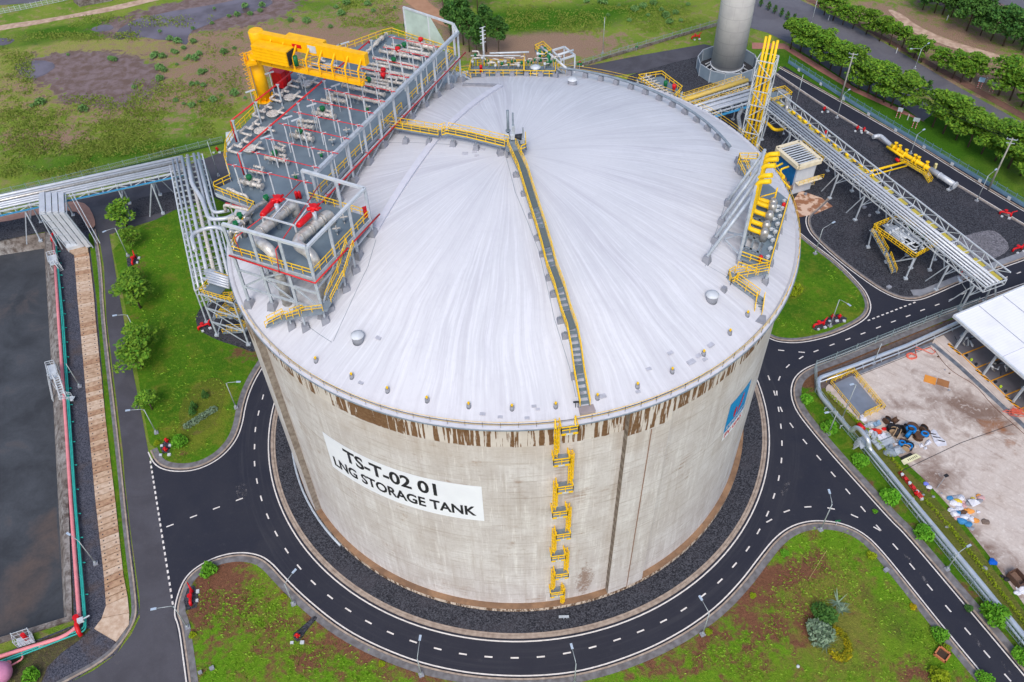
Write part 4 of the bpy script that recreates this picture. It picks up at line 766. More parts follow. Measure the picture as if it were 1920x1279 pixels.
# ---- the two big clad relief pipes with red actuators
def arc_path(pts, r=1.0, n=5):
    P = [Vector(p) for p in pts]; out = [P[0]]
    for i in range(1, len(P)-1):
        a, b_, c_ = P[i-1], P[i], P[i+1]; d1 = (a-b_); d2 = (c_-b_); rr = min(r, d1.length*.48, d2.length*.48); s_, e_ = b_+d1.normalized()*rr, b_+d2.normalized()*rr
        for k in range(n+1): t_ = k/n; out.append(s_*(1-t_)**2+b_*2*t_*(1-t_)+e_*t_**2)
    return out+[P[-1]]
for nm_, pts, low, act in (('left', [(790, 235), (500, 475), (640, 560)], (650, 640), ((655, 215), (568, 318), (680, 200))), ('right', [(1040, 300), (790, 515), (930, 590)], (950, 660), ((915, 305), (822, 390), (935, 262)))):
    z = 59.2; P_ = [G(*c2(*p), z) for p in pts]; base = dome(P_[2].x, P_[2].y)
    m = thing('relief_pipe', 'thick shiny clad pipe with red actuator, the %s one on the raised platform' % nm_, 'pipe', (P_[2].x, P_[2].y, base))
    path = arc_path([UPz(P_[0], ZD-.2), P_[0], P_[1], P_[2], UPz(P_[2], base)], 1.7, 7); b = MB(); b.tube(path, .72, 18); o = b.build('clad_pipe', cladr, m)
    b = MB()
    for t_ in (.18, .24, .5, .56, .8): w_ = P_[0].lerp(P_[1], t_); d = (P_[1]-P_[0]).normalized(); b.tube([w_, w_+d*.1], .80, 18)
    for z_ in range(int(base)+1, 57, 1): b.tube([UPz(P_[2], z_), UPz(P_[2], z_+.08)], .75, 18)
    b.build('cladding_bands', clad, o)
    b = MB(); a_, c_ = G(*c2(*act[0]), 60.8), G(*c2(*act[1]), 60.8); b.tube([a_, a_.lerp(c_, .1), a_.lerp(c_, .9), c_], [.3, .42, .42, .3], 12); s_ = G(*c2(*act[2]), 61.0); b.tube([a_, s_], .22, 10); b.build('actuator_cylinder', red, m)
    b = MB()
    for k in range(8): a = k*pi/4; e = Vector((cos(a)*.95, sin(a)*.95, .15 if k % 2 else -.1)); b.tube([s_, s_+e], [.3, .16], 6)
    b.cyl(s_-Vector((0, 0, .3)), .5, .7, 12); b.build('actuator_head', red, m)
    b = MB(); w_ = P_[0].lerp(P_[1], .35); b.tube([w_, UPz(w_, 61)], .3, 10); b.build('valve_stem', galv, m)
    for t_ in (.12, .42, .72): w_ = P_[0].lerp(P_[1], t_); b = MB(); b.bar(UPz(w_, ZD), UPz(w_, 59), .5, .3); b.build('saddle', galvd, m)
# small pipe group on the lower left ledge, with the goose neck
for i, (pts, r) in enumerate([([(590, 170), (605, 215), (530, 250), (440, 330)], .3), ([(480, 330), (390, 400), (340, 430)], .26), ([(320, 120), (400, 160), (460, 175)], .2), ([(300, 240), (390, 260), (470, 275)], .22), ([(330, 330), (420, 340), (470, 300)], .2), ([(440, 420), (380, 440), (350, 420)], .24), ([(400, 290), (340, 370), (300, 400)], .22)]):
    P_ = [G(*c2(*p), 58.6) for p in pts]; m = thing('small_pipe_run', 'bent pale pipe on the deck corner above the pipe bridge, %s from the back' % ORD[i], 'pipe', tuple(UPz(P_[0], ZD)), 'small pipes at the deck corner')
    b = MB(); b.tube(arc_path([UPz(P_[0], ZD)]+P_+[UPz(P_[-1], ZD-(1.5 if i > 3 else 0))], .5, 4), r, 10); b.build('pipe', clad if i in (0, 1, 5) else cream, m)
    b = MB(); w_ = P_[0].lerp(P_[1], .5); b.tube([w_, w_+(P_[1]-P_[0]).normalized()*.12], r*1.6, 10); b.bar(w_, UPz(w_, ZD), .14); b.build('flange', cream, m)
    if i in (0, 1, 4): b = MB(); w_ = P_[1]; b.tube([w_, w_+Vector((0, 0, .9))], [.2, .35], 10); b.tube([w_+Vector((-.4, 0, .6)), w_+Vector((.4, 0, .6))], .13, 8); b.build('green_valve', green, m)
b = MB(); p, q = G(*c2(315, 232), 57), G(*c2(470, 275), 57); b.tube([p, q], .2, 8); b.tube([q, UPz(q, 56)], .2, 8); b.solo('fire_water_branch', redf, 'short red pipe under the corner ledge of the roof deck', 'pipe', tuple(p))
# small loose items
p = G(*c2(812, 175), ZD+.5)
fx = thing('fire_extinguisher', 'red fire extinguisher pair on the deck behind the two big pipes', 'fire extinguisher', (p.x, p.y, ZD)); m_ = MB(); m_.tube([(p.x, p.y, ZD), (p.x, p.y, ZD+1.0), (p.x, p.y, ZD+1.25)], [.24, .24, .08], 10); m_.build('cylinder', red, fx); m_ = MB(); m_.tube([(p.x+.45, p.y, ZD), (p.x+.45, p.y, ZD+1.0), (p.x+.45, p.y, ZD+1.25)], [.24, .24, .08], 10); m_.build('cylinder', red, fx)
p = G(*c2(1305, 298), ZD+.6); b = MB(); b.box((p.x, p.y, ZD+.7), (.7, .5, 1.4), .5); b.box((p.x, p.y, ZD+1.45), (.8, .6, .1), .5); b.solo('fire_cabinet', red, 'small red cabinet by the rail near the platform corner', 'cabinet', (p.x, p.y, ZD))
p = G(531, 160, ZD); aU = atan2(U.y, U.x); bx_ = thing('fire_hose_house', 'large bright red cabinet on the roof deck beside the crane column', 'cabinet', tuple(p)); b = MB(); b.box((p.x, p.y, ZD+1.45), (2.3, 2.1, 2.7), aU); b.build('body', red, bx_, bevel=.08)
b = MB(); q = Vector((p.x, p.y, ZD)); b.box((q.x, q.y, ZD+2.85), (2.5, 2.3, .14), aU); b.build('lid', red, bx_); b = MB(); b.box(UPz(q, ZD+.05), (2.4, 2.2, .1), aU); b.build('base', dark, bx_)
b = MB(); fv = -V_; w_ = q+fv*1.07; b.bar(UPz(w_, ZD+.2), UPz(w_, ZD+2.7), .05); b.bar(UPz(w_+U*.1, ZD+1.3), UPz(w_+U*.1, ZD+1.7), .1); b.build('door_seam', dark, bx_)
IS_ = [e6(690, 470), e6(485, 700), e6(230, 930), e6(340, 800), e7(865, 870), c2(1150, 360), c2(1020, 420), c2(900, 480), c2(610, 420), c2(1100, 440)]
for i, (x, y) in enumerate(IS_):
    p = G(x, y, ZD+.3); m = thing('instrument_stand', 'small %s instrument stand on the roof deck, %s from the left' % ('green-valved' if i % 2 == 0 else 'grey', rk_(IS_, i)), 'instrument', (p.x, p.y, ZD), 'instrument stands on the roof deck'); b = MB(); b.bar((p.x, p.y, ZD), (p.x, p.y, ZD+1.5), .12); b.bar((p.x-.5, p.y, ZD+1.0), (p.x+.5, p.y+.2, ZD+1.0), .14); b.build('stand', cream, m); b = MB(); b.tube([(p.x, p.y, ZD+.4), (p.x, p.y, ZD+.9)], .22, 8); b.build('valve', green if i % 2 == 0 else galvd, m)
# floodlight bars over the deck
IS_ = [c1(975, 185), c1(455, 390), c1(325, 515), c1(680, 390), c1(910, 475), c1(580, 695), c1(430, 830), c1(745, 610), c1(900, 218), c1(640, 710)]
for i, (x, y) in enumerate(IS_):
    q = G(x, y, 62.0); m = thing('deck_floodlight', 'white strip floodlight on a thin post over the roof deck, %s from the left' % rk_(IS_, i), 'floodlight', (q.x, q.y, ZD), 'strip lights over the roof deck'); b = MB(); b.bar((q.x, q.y, ZD-(.0 if inside(q.x, q.y, DP) else 1.5)), UPz(q, 61.9), .12); b.build('post', galv, m); b = MB(); d = (U*.8+V_*-.5).normalized(); b.bar(q-d*.75, q+d*.75, .26, .14); b.build('lamp', white, m)
# sloped glass wind screens at the far end
ws = thing('wind_screen', 'translucent pale panel frame at the far end of the roof deck', 'wind screen', tuple(DP[0])); ft = [DP[0], G(*c1(1400, 150), ZD)]
b = MB(); T0, T1 = UPz(DP[0], 63.0), UPz(ft[1], 63.0); b.bar(T0, T1, .3); b.bar(DP[0], T0, .36); b.bar(ft[1], T1, .3); mid_ = ft[0].lerp(ft[1], .5); b.bar(mid_, UPz(mid_, 63), .24); b.bar(T0, UPz(D(LEN, -.75), 61.6), .4); b.build('frame', white, ws)
b = MB(); b.add([T1-Vector((0, 0, .2)), T1.lerp(T0, .55)-Vector((0, 0, .2)), DP[0].lerp(ft[1], .1)+Vector((0, 0, .2)), ft[1]+Vector((0, 0, .2)), ], [(0, 1, 2, 3)]); pn = b.build('pane', M('glass_pane', C(190, 208, 196), .3, scale=.5), ws); md = pn.modifiers.new('s', 'SOLIDIFY'); md.thickness = .04
b = MB(); pp = [G(*c1(160, 800), 56), G(*c1(285, 775), 57.4), G(*c1(222, 855), 57.4), G(*c1(165, 905), 56.4)]; b.add(pp, [(0, 1, 2, 3)]); o = b.solo('white_tarpaulin', white, 'white sheet hanging off the left edge of the roof deck', 'tarpaulin', tuple(pp[0])); md = o.modifiers.new('s', 'SOLIDIFY'); md.thickness = .08
# ---- stair from the valve platform down to the roof
st = thing('platform_stair', 'grey steel stair with yellow rails winding down from the two-pipe platform to the roof', 'stairs', tuple(vF))
S0 = G(*c2(1195, 530), ZD); S1 = G(*c2(1130, 740), 55.0); S2 = G(*c2(1040, 920), 52.6); S3 = G(*c2(1000, 990), 52.4); S4 = G(*c2(850, 1010), 52.3); S5 = G(*c2(760, 1035), 51.0); S6 = G(*c2(715, 1035), 50.8); S7 = G(*c2(605, 1090), 49.2)
b, r = MB(), MB(); b.stairs(S0, S1, 1.0, r); b.stairs(S1, S2, 1.0, r)
pl = lambda a, c_, w=1.1: b.bar(a, c_, w, .1)
pl(S2, S3); pl(S3, S4); r.rail([S3, S4]); b.stairs(S4, S5, 1.0, r); pl(S5, S6); r.rail([S5, S6]); b.stairs(S6, S7, 1.0, r); b.build('flight', galvd, st); r.build('handrail', yel, st)
for s_ in (S0, S1.lerp(S0, .1), S2, S3, S4, S5):
    b = MB(); b.bar(s_, UPz(s_, dome(s_.x, s_.y)+.4), .22); b.build('leg', galv, st); b = MB(); b.add(*fr(s_.x, s_.y, dome(s_.x, s_.y)-.3, .8, dome(s_.x, s_.y)+.7, .6, .3)); b.build('footing', cgrey, st)
# ---- yellow jib crane
yel_rail = yel; yel = M('crane_yellow', C(248, 186, 8), .45, col2=C(222, 158, 10), scale=1.2, amt=.5)
cr = thing('deck_crane', 'bright yellow column jib crane standing at the far left edge of the roof deck', 'crane', (-38.9, 16.9, ZD)); cx, cy = -38.9, 16.9
b = MB(); b.tube([(cx, cy, ZD), (cx, cy, 65.5)], 1.0, 20); b.tube([(cx, cy, ZD), (cx, cy, ZD+.25)], 1.5, 20)
for k in range(10): a = k*pi/5; b.bar((cx+1.0*cos(a), cy+1.0*sin(a), ZD), (cx+1.35*cos(a), cy+1.35*sin(a), ZD+.9), .1, .3)
b.build('column', yel, cr); B0, B1 = G(484, 70, 68.2), G(688, 113, 68.2); bd = (B1-B0).normalized(); bs = Vector((bd.y, -bd.x, 0)); bs = bs if bs.y < 0 else -bs
b = MB(); hc = B0-bd*.2; b.tube([(hc.x, hc.y, 65), (hc.x, hc.y, 69.1), (hc.x, hc.y, 69.3)], [1.15, 1.15, 1.0], 20); b.bar((cx, cy, 65.4), (hc.x, hc.y, 65.4), 2.0, .8); b.build('slewing_head', yel, cr)
b = MB(); b.bar(B0+Vector((0, 0, .15)), B1+Vector((0, 0, .15)), 1.0, 1.7)
for k in range(1, 4): w_ = B0.lerp(B1, k*.27); b.bar(w_-bd*.15+Vector((0, 0, .15)), w_+bd*.15+Vector((0, 0, .15)), 1.08, 1.78)
b.build('boom', yel, cr)
b = MB(); w0 = B0+bs*1.9+bd*.8-Vector((0, 0, .9)); w1 = w0+bd*6.2; b.bar(w0, w1, 2.0, 2.3)
for k in range(5): b.bar(w0+bs*1.02+Vector((0, 0, -1.0+k*.5)), w1+bs*1.02+Vector((0, 0, -1.0+k*.5)), .06, .1)
mh_ = b.build('machinery_house', yel, cr); b = MB(); w2 = w1+bd*.02; b.bar(w2, w2+bd*.1, 1.7, 2.0); b.build('dark_opening', dark, mh_); b = MB(); b.cyl(w1+bd*.7-Vector((0, 0, 1.2)), .35, 1.5, 10); b.build('hoist_drum', green, cr)
b = MB(); w3 = B0-bs*1.2+bd*4.5; b.bar(w3, w3+bd*6.5, 1.3, 1.5); b.build('rear_housing', yel, cr)
Bz = 65.1; W0, W1 = B0+bs*1.5+bd*1.0, B1+bs*1.3-bd*.3; W0.z = W1.z = Bz; b = MB(); b.bar(W0, W1, .7, .5); b.bar(W0+bs*-1.0, W1+bs*-1.0, .12, .2); wb_ = b.build('walkway_beam', yel, cr)
for k in range(8):
    w_ = W0.lerp(W1, .1+.88*k/7); b = MB(); top = w_.copy(); top.z = 67.2; b.bar(w_+bs*.4, top+bs*.4, .22); b.bar(top+bs*.4, UPz(top-bs*1.1, 68.6), .22); b.build('hanger', yel, cr)
b = MB(); b.rail([W0+bs*-.9+Vector((0, 0, .2)), W1+bs*-.9+Vector((0, 0, .2))], 1.0, 1.4, .05); b.rail([W1+Vector((0, 0, .2)), W1-bs*.9+Vector((0, 0, .2))], 1.0, 1, .05); b.build('walkway_rail', yel, wb_)
b = MB()
for k in range(28): b.bar((cx-1.25, cy-.75, ZD+.3+k*.3), (cx-.9, cy-1.15, ZD+.3+k*.3), .06)
b.bar((cx-1.3, cy-.7, ZD), (cx-1.3, cy-.7, 66), .1); b.bar((cx-.85, cy-1.2, ZD), (cx-.85, cy-1.2, 66), .1)
for k in range(9): b.tube([(cx-1.3, cy-.7, ZD+2+k*.8), (cx-1.75, cy-1.2, ZD+2+k*.8), (cx-1.35, cy-1.7, ZD+2+k*.8), (cx-.85, cy-1.2, ZD+2+k*.8)], .05, 4)
b.build('caged_ladder', yel, cr)
b = MB(); b.box((hc.x-1.6, hc.y-.9, 64.6), (1.5, 1.6, .3), .4); b.rail([Vector((hc.x-2.3, hc.y-1.7, 64.7)), Vector((hc.x-2.4, hc.y-.1, 64.7)), Vector((hc.x-1.0, hc.y+.4, 64.7))], 1.1, .8, .06); b.build('service_basket', yel, cr)
b = MB(); w_ = B0.lerp(B1, .385)+bs*.53; b.bar(w_-bd*.8+Vector((0, 0, .2)), w_+bd*.8+Vector((0, 0, .2)), .04, .55); b.build('red_plate', red, cr); b = MB(); w_ = B0.lerp(B1, .525)+bs*.53; b.bar(w_-bd*.7+Vector((0, 0, .2)), w_+bd*.7+Vector((0, 0, .2)), .04, 1.1); b.build('white_plate', white, cr)
yel = yel_rail
# ============================================================ OTHER THINGS ON THE ROOF
def GO(x, y, o):   # point on a sphere o metres above the dome
    d = ray(x, y); oc = CP-Vector((0, 0, ZC)); R_ = RD+o; b_ = oc.dot(d); q = b_*b_-(oc.dot(oc)-R_*R_); return CP+d*(-b_-sqrt(max(q, 0)))
def walkway(m, pts, w, kinds, sides=(-1, 1)):
    gm, tm = M('grating', C(96, 108, 112), .7, scale=6), M('treads', C(118, 132, 138), .6, scale=3)
    for (a, c_), k in zip(zip(pts, pts[1:]), kinds):
        fl, st_, rl, bm = MB(), MB(), MB(), MB()
        d = c_-a; hd = Vector((d.x, d.y, 0)).normalized(); sd_ = Vector((-hd.y, hd.x, 0))
        if k == 'f': fl.bar(a, c_, w, .08)
        else: st_.stairs(a, c_, w-.1, None, max(3, int(d.length/.8)))
        for s_ in (-1, 1): bm.bar(a+sd_*s_*w/2-Vector((0, 0, .12)), c_+sd_*s_*w/2-Vector((0, 0, .12)), .08, .34)
        for s_ in sides: rl.rail([a+sd_*s_*(w/2+.03), c_+sd_*s_*(w/2+.03)], 1.1, 1.6, .042, toe=True)
        o = fl.build('walk_section', gm, m) if k == 'f' else st_.build('step_flight', tm, m)
        bm.build('side_beams', galvd, o); rl.build('handrail', yel, o)
def footing(m, p, r=.42, h=.95, top=None):
    z = dome(p.x, p.y); a = atan2(p.y, p.x); b = MB(); b.add(*fr(p.x, p.y, z-.4, r*1.35, z+h, r*.85, a)); b.build('pedestal', cgrey, m)
    if top: b = MB(); b.bar((p.x, p.y, z+h), (p.x, p.y, top), .16); b.build('stub_column', galvd, m)
w1 = thing('roof_walkway', 'level walkway with yellow rails from the process deck to the roof centre', 'walkway', (-10, 7, 56))
WP = [GO(x, y, 1.35) for x, y in [(722, 233), (760, 239), (826, 250), (838, 246), (880, 254), (950, 271)]]; walkway(w1, WP, 1.15, ['f', 'f', 's', 'f', 'f'])
for x, y in [(761, 270), (805, 272), (850, 275), (893, 282), (938, 292)]: p = GD(x, y); footing(w1, p+Vector((0, .3, 0)), .55, .8, dome(p.x, p.y)+1.2)
w2 = thing('roof_stairway', 'long stepped stairway with yellow rails running down the white roof to the rim', 'stairs', (8, -20, 54))
SP = [(959, 272), (980, 318), (1002, 389), (1014.5, 428), (1025, 464), (1034, 500), (1048.5, 539), (1060.6, 583), (1072.7, 617), (1080, 655), (1084, 685), (1086, 700), (1097, 761)]
walkway(w2, [GO(x, y, .95 if i else 1.3) for i, (x, y) in enumerate(SP)], 1.15, ['f', 'f', 's', 'f', 's', 'f', 's', 'f', 's', 's', 'f', 's'])
for x, y in [(967, 330), (982, 365), (996, 406), (1007, 448), (1016.5, 478), (1029, 522), (1037, 553), (1050, 602), (1059, 631), (1076, 706)]: p = GD(x, y); footing(w2, p, .5, .5, dome(p.x, p.y)+.85)
p = GD(1100, 768); b = MB(); b.box((p.x, p.y, p.z+.02), (1.9, 1.2, .4), atan2(p.y, p.x)+pi/2); b.build('landing_block', M('landing_concrete', C(168, 156, 156), .85), w2)
# centre instrument platform
ce = thing('roof_instrument_platform', 'small railed instrument platform with two tall grey tubes at the roof centre', 'platform', tuple(GD(968, 285)))
q = GO(965, 270, 1.3); zq = q.z; b = MB(); b.box((q.x+.1, q.y-.2, zq), (3.0, 3.0, .12), .1); b.build('floor', galvd, ce)
for x, y, h, r in ((953, 256, 4.3, .2), (962.5, 262, 4.4, .13)): p = G(x, y, zq); b = MB(); b.tube([(p.x, p.y, zq), (p.x, p.y, zq+h)], r, 10); b.tube([(p.x, p.y, zq+.9), (p.x, p.y, zq+1.1)], r*1.8, 10); b.build('tube', galvd, ce)
p = G(963, 262, zq); b = MB(); b.box((p.x, p.y, zq+1.2), (.5, .4, 2.4)); b.build('tube_housing', galv, ce)
for dx, dy, s_ in ((-1.1, .9, .6), (-.3, .8, .6), (.7, .4, .65), (1.1, -.3, .6)): b = MB(); b.box((q.x+dx, q.y+dy, zq+.7), (s_, s_*.8, .7), .2); b.build('junction_box', white, ce)
p = G(972, 262, zq+1.6); b = MB(); b.tube([(p.x-.5, p.y, zq+2.2), (p.x+.5, p.y-.1, zq+2.1)], [.25, .5], 10); b.build('loudspeaker', dark, ce); b = MB(); b.bar((p.x, p.y, zq), (p.x, p.y, zq+2.1), .1); p2 = G(981, 270, zq); b.bar((p2.x, p2.y, zq-.5), (p2.x, p2.y, zq+2.7), .18); b.build('speaker_post', galvd, ce)
b = MB(); b.rail([q+Vector((1.6, 1.3, 0)), q+Vector((1.6, -1.7, 0)), q+Vector((.9, -2.2, 0))], 1.1, .8, .06); b.build('handrail', yel, ce); p = GD(976, 286); footing(ce, p, .8, .9)
for dx, dy in ((-1.2, -1.4), (1.2, 1.0), (-1.2, 1.0)): w_ = Vector((q.x+dx, q.y+dy, 0)); b = MB(); b.bar(UPz(w_, dome(w_.x, w_.y)), UPz(w_, zq), .3); b.build('leg', cgrey, ce)
# ---- platforms along the far rim
bk = thing('rim_pipe_platform', 'yellow-railed platform full of small white and green piping on the far rim', 'platform', tuple(GD(950, 160)))
ZB = 52.2; f8 = lambda x, y: (820+x*.1354, 60+y*.1354)
Q = gp([f8(440, 610), f8(1195, 612), f8(1195, 470), f8(470, 470)], ZB); b = MB(); b.prism([(p.x, p.y) for p in Q], ZB-.12, ZB)
Q2 = gp([f8(1205, 618), f8(1635, 622), f8(1640, 470), f8(1205, 470)], ZB); b.prism([(p.x, p.y) for p in Q2], ZB-.14, ZB-.01); b.build('floor', deckg, bk)
b = MB(); b.rail([Q[3], Q[0], Q[1], Q[2], Q[3]], 1.15, 1.2, .055); b.rail([Q2[3], Q2[0], Q2[1], Q2[2]], 1.15, 1.2, .055); b.rail([Q2[0]+Vector((0, 0, 1.2)), Q2[3]+Vector((0, 0, 1.2))], 1.1, 1.2, .055); b.build('handrail', yel, bk)
for i in range(7): w_ = Q[0].lerp(Q2[1], i/6)+Vector((0, -.1, 0)); footing(bk, w_, .6, .75, ZB)
for i in range(9): w_ = Q[0].lerp(Q2[1], (i+.5)/9)+Vector((0, 1.4, 0)); b = MB(); b.bar(UPz(w_, dome(w_.x, w_.y)-.3), UPz(w_, ZB), .45); b.build('leg', dark, bk)
rr = random.Random(11)
for i in range(26):
    t_ = (i+.5)/26; w_ = Q[3].lerp(Q2[2], t_)+Vector((0, rr.uniform(-1.6, .5), 0)); h = rr.uniform(.9, 2.6); m = thing('instrument_pipe', 'small upright pipe with valve on the far rim platform, %s from the left' % ORD[i], 'pipe', (w_.x, w_.y, ZB), 'upright pipes on the far rim platform')
    b = MB(); b.tube(arc_path([(w_.x, w_.y, ZB), (w_.x, w_.y, ZB+h), (w_.x+rr.uniform(.6, 1.5)*rr.choice((-1, 1)), w_.y+rr.uniform(-.4, .4), ZB+h)], .3, 3), rr.uniform(.07, .16), 7); b.build('pipe', cream, m)
    b = MB(); z_ = ZB+h*rr.uniform(.4, .95); b.tube([(w_.x, w_.y, z_), (w_.x, w_.y, z_+.45)], rr.uniform(.16, .3), 8); b.build('valve', rr.choice((green, white, green)), m)
b = MB(); b.tube([Q[3]+Vector((0, .1, 1.9)), Q[2]+Vector((-.5, .1, 1.9))], .14, 7); b.tube([Q[2]+Vector((-6, .4, 2.4)), Q[2]+Vector((1, .4, 2.4))], .16, 7); b.build('header_pipe', white, bk)
p = G(907, 100, ZB+1.5); b = MB(); b.bar((p.x, p.y, ZB), (p.x, p.y, ZB+6.3), .3)
for k in range(5): b.bar((p.x-.5, p.y, ZB+3.4+k*.7), (p.x+.5, p.y, ZB+3.7+k*.7), .1)
b.solo('instrument_mast', white, 'tall pale mast with short cross arms above the far rim platform', 'mast', (p.x, p.y, ZB))
p = G(902, 133, ZB+.4); m = thing('fire_extinguisher', 'pair of red fire extinguishers on the rail of the far rim platform', 'fire extinguisher', (p.x, p.y, ZB)); 
for k in (0, 1): b = MB(); b.tube([(p.x, p.y, ZB+.2+k*.7), (p.x, p.y, ZB+.75+k*.7), (p.x, p.y, ZB+.85+k*.7)], [.28, .28, .1], 8); b.build('cylinder', red, m)
p = G(1004, 128, ZB+.9); b = MB(); b.cyl((p.x, p.y, ZB-2.5), .6, 2.6, 14); b.cyl((p.x, p.y, ZB+.1), .16, .9, 8); b.tube([(p.x, p.y, ZB+1.0), (p.x, p.y, ZB+1.2), (p.x, p.y, ZB+1.4)], [.9, .95, .3], 16); b.solo('white_vent_cap', white, 'round white vent cap standing inside the yellow rails on the far rim', 'vent', (p.x, p.y, ZB))
# stairs from process deck to the far rim platform
m = thing('link_stair', 'short yellow-railed steps linking the process deck with the far rim platform', 'stairs', tuple(G(850, 140, 54))); a, c_ = G(826, 130, 56.2), G(846, 137, 54.8); d_, e_ = G(852, 133, 54.8), G(879, 147, ZB); b, r = MB(), MB(); b.stairs(a, c_, 1.2, r); b.bar(c_, d_, 1.4, .1); b.stairs(d_, e_, 1.2, r); b.bar(G(815, 128, 56.8), a, 1.3, .12); b.build('flight', galv, m); r.build('handrail', yel, m)
for w_ in (a, c_, d_): b = MB(); b.bar(UPz(w_, dome(w_.x, w_.y)), w_, .25); b.build('leg', galv, m)
# corner piping right of the far rim platform (outside the rim, at the same height)
m = thing('rim_pipe_rack', 'white steel pipe frame with green valves poking over the far right rim', 'pipe rack', tuple(G(1060, 130, 50))); b = MB(); K = gp([(1035, 95), (1058, 88), (1078, 104), (1052, 112)], 52); K2 = [Vector((k.x, k.y, 48)) for k in K]
for i in range(4): b.bar(K[i], K[(i+1) % 4], .3); b.bar(K[i], K2[i], .26)
b.bar(K[0].lerp(K[3], .5), K[1].lerp(K[2], .5), .26); b.bar(K2[0], K[3], .2); b.build('frame', white, m)
b = MB(); K3 = gp([(1003, 95), (1020, 112), (1034, 103), (1018, 88)], 52); b.prism([(k.x, k.y) for k in K3][::-1], 51.9, 52.0); b.build('floor', deckg, m); b = MB(); b.rail(K3+[K3[0]], 1.1, 1, .06); b.build('handrail', yel, m)
for x, y in ((1022, 92), (1030, 100), (1028, 106), (1012, 96)): p = G(x, y, 53); b = MB(); b.tube([(p.x, p.y, 51), (p.x, p.y, 53.3)], .3, 8); b.build('green_valve', green, m)
b = MB(); b.tube([G(1015, 88, 53), G(1036, 106, 53), G(1062, 128, 52.4)], .22, 8); b.tube([G(1045, 104, 53), G(1075, 94, 53)], .2, 8); b.build('pipe', white, m)
m = thing('rim_steps', 'small yellow-railed steps at the far right rim beside the curved pipe', 'stairs', tuple(G(1050, 140, 50))); b, r = MB(), MB(); b.stairs(G(1042, 128, ZB), G(1056, 138, 50.2), 1.0, r); b.build('flight', galv, m); r.build('handrail', yel, m)
# small railed valve area outside the rim near the vent stack (top at rim height)
m = thing('rim_valve_platform', 'yellow-railed platform with white pipes and a red valve outside the far right rim', 'platform', tuple(G(1240, 170, 44))); z_ = 46.0
K = gp([(1196, 150), (1240, 143), (1278, 172), (1262, 190), (1240, 186)], z_); b = MB(); b.prism([(k.x, k.y) for k in K][::-1], z_-.15, z_); b.build('floor', deckg, m); b = MB(); b.rail(K+[K[0]], 1.1, 1.2, .06); b.build('handrail', yel, m)
for i in range(9): a, c_ = G(1200+i*5, 148+i*4.0, z_+.8), G(1222+i*5, 142+i*4.4, z_+.8); b = MB(); b.tube([a, c_], .15, 7); b.tube([a.lerp(c_, .5), a.lerp(c_, .5)+Vector((0, 0, .7))], .13, 6); b.build('pipe', cream, m)
for x, y, c_ in ((1264, 163, red), (1248, 157, green)): p = G(x, y, z_+1); b = MB(); b.tube([(p.x, p.y, z_), (p.x, p.y, z_+1.1), (p.x, p.y, z_+1.5)], [.15, .4, .35], 8); b.build('valve', c_, m)
for k in (0, 2): b = MB(); b.bar(UPz(K[k], 0), UPz(K[k], z_), .4); b.build('column', galv, m)
# ---- relief valve platform on the right with yellow vent pipes
c4 = lambda x, y: (1240+x*.34394, 180+y*.34394)
ZR = 51.7; rv = thing('vent_platform', 'grey platform with leaning steel struts carrying five yellow vent pipes at the right rim', 'platform', tuple(GD(1400, 450)))
NL, NR, FR_, FL = G(*c4(430, 885), ZR), G(*c4(585, 940), ZR), G(*c4(690, 575), ZR), G(*c4(560, 470), ZR)
b = MB(); b.bar(NL.lerp(NR, .0), NL.lerp(FL, 0)+(NR-NL)*0, .01)
ax = (FL-NL); 
for t_ in (0, .07, .14, .28, .36, .44, .52, .62, .72, .82, .92, 1): b.bar(NL.lerp(FL, t_), NR.lerp(FR_, t_), .35, .25)
for t_ in (0, .25, .5, .75, 1): b.bar(NL.lerp(NR, t_), FL.lerp(FR_, t_), .3, .25)
b.build('floor_beams', galvd, rv)
b = MB(); b.prism([(p.x, p.y) for p in (NL, NR, NR.lerp(FR_, .1), NL.lerp(FL, .1))], ZR+.13, ZR+.17); b.prism([(p.x, p.y) for p in (NL.lerp(FL, .55), NL.lerp(NR, .5).lerp(FL.lerp(FR_, .5), .6), FL.lerp(FR_, .9), FL)], ZR+.13, ZR+.17); b.prism([(p.x, p.y) for p in (NL.lerp(NR, .6).lerp(FL.lerp(FR_, .6), .12), NR.lerp(FR_, .12), FR_, FL.lerp(FR_, .7))], ZR+.13, ZR+.16); b.build('floor_plates', deckg, rv)
b = MB(); b.rail([NR, FR_], 1.2, 1.5, .07); b.rail([NL, NR], 1.2, 1.3, .06); b.rail([NR.lerp(NL, .35)+(NL-FL)*.12, NL+(NL-FL)*.12], 1.2, 1.3, .05); b.build('handrail', yel, rv)
for a in (NL, NR, NR.lerp(FR_, .25), NR.lerp(FR_, .5), NR.lerp(FR_, .75), FR_, NL.lerp(FL, .35), NL.lerp(FL, .7)): b = MB(); z0 = max(dome(a.x, a.y), H); b.bar(UPz(a, z0-.2), UPz(a, ZR), .35); b.build('leg', galv, rv); footing(rv, a, .5, .8)
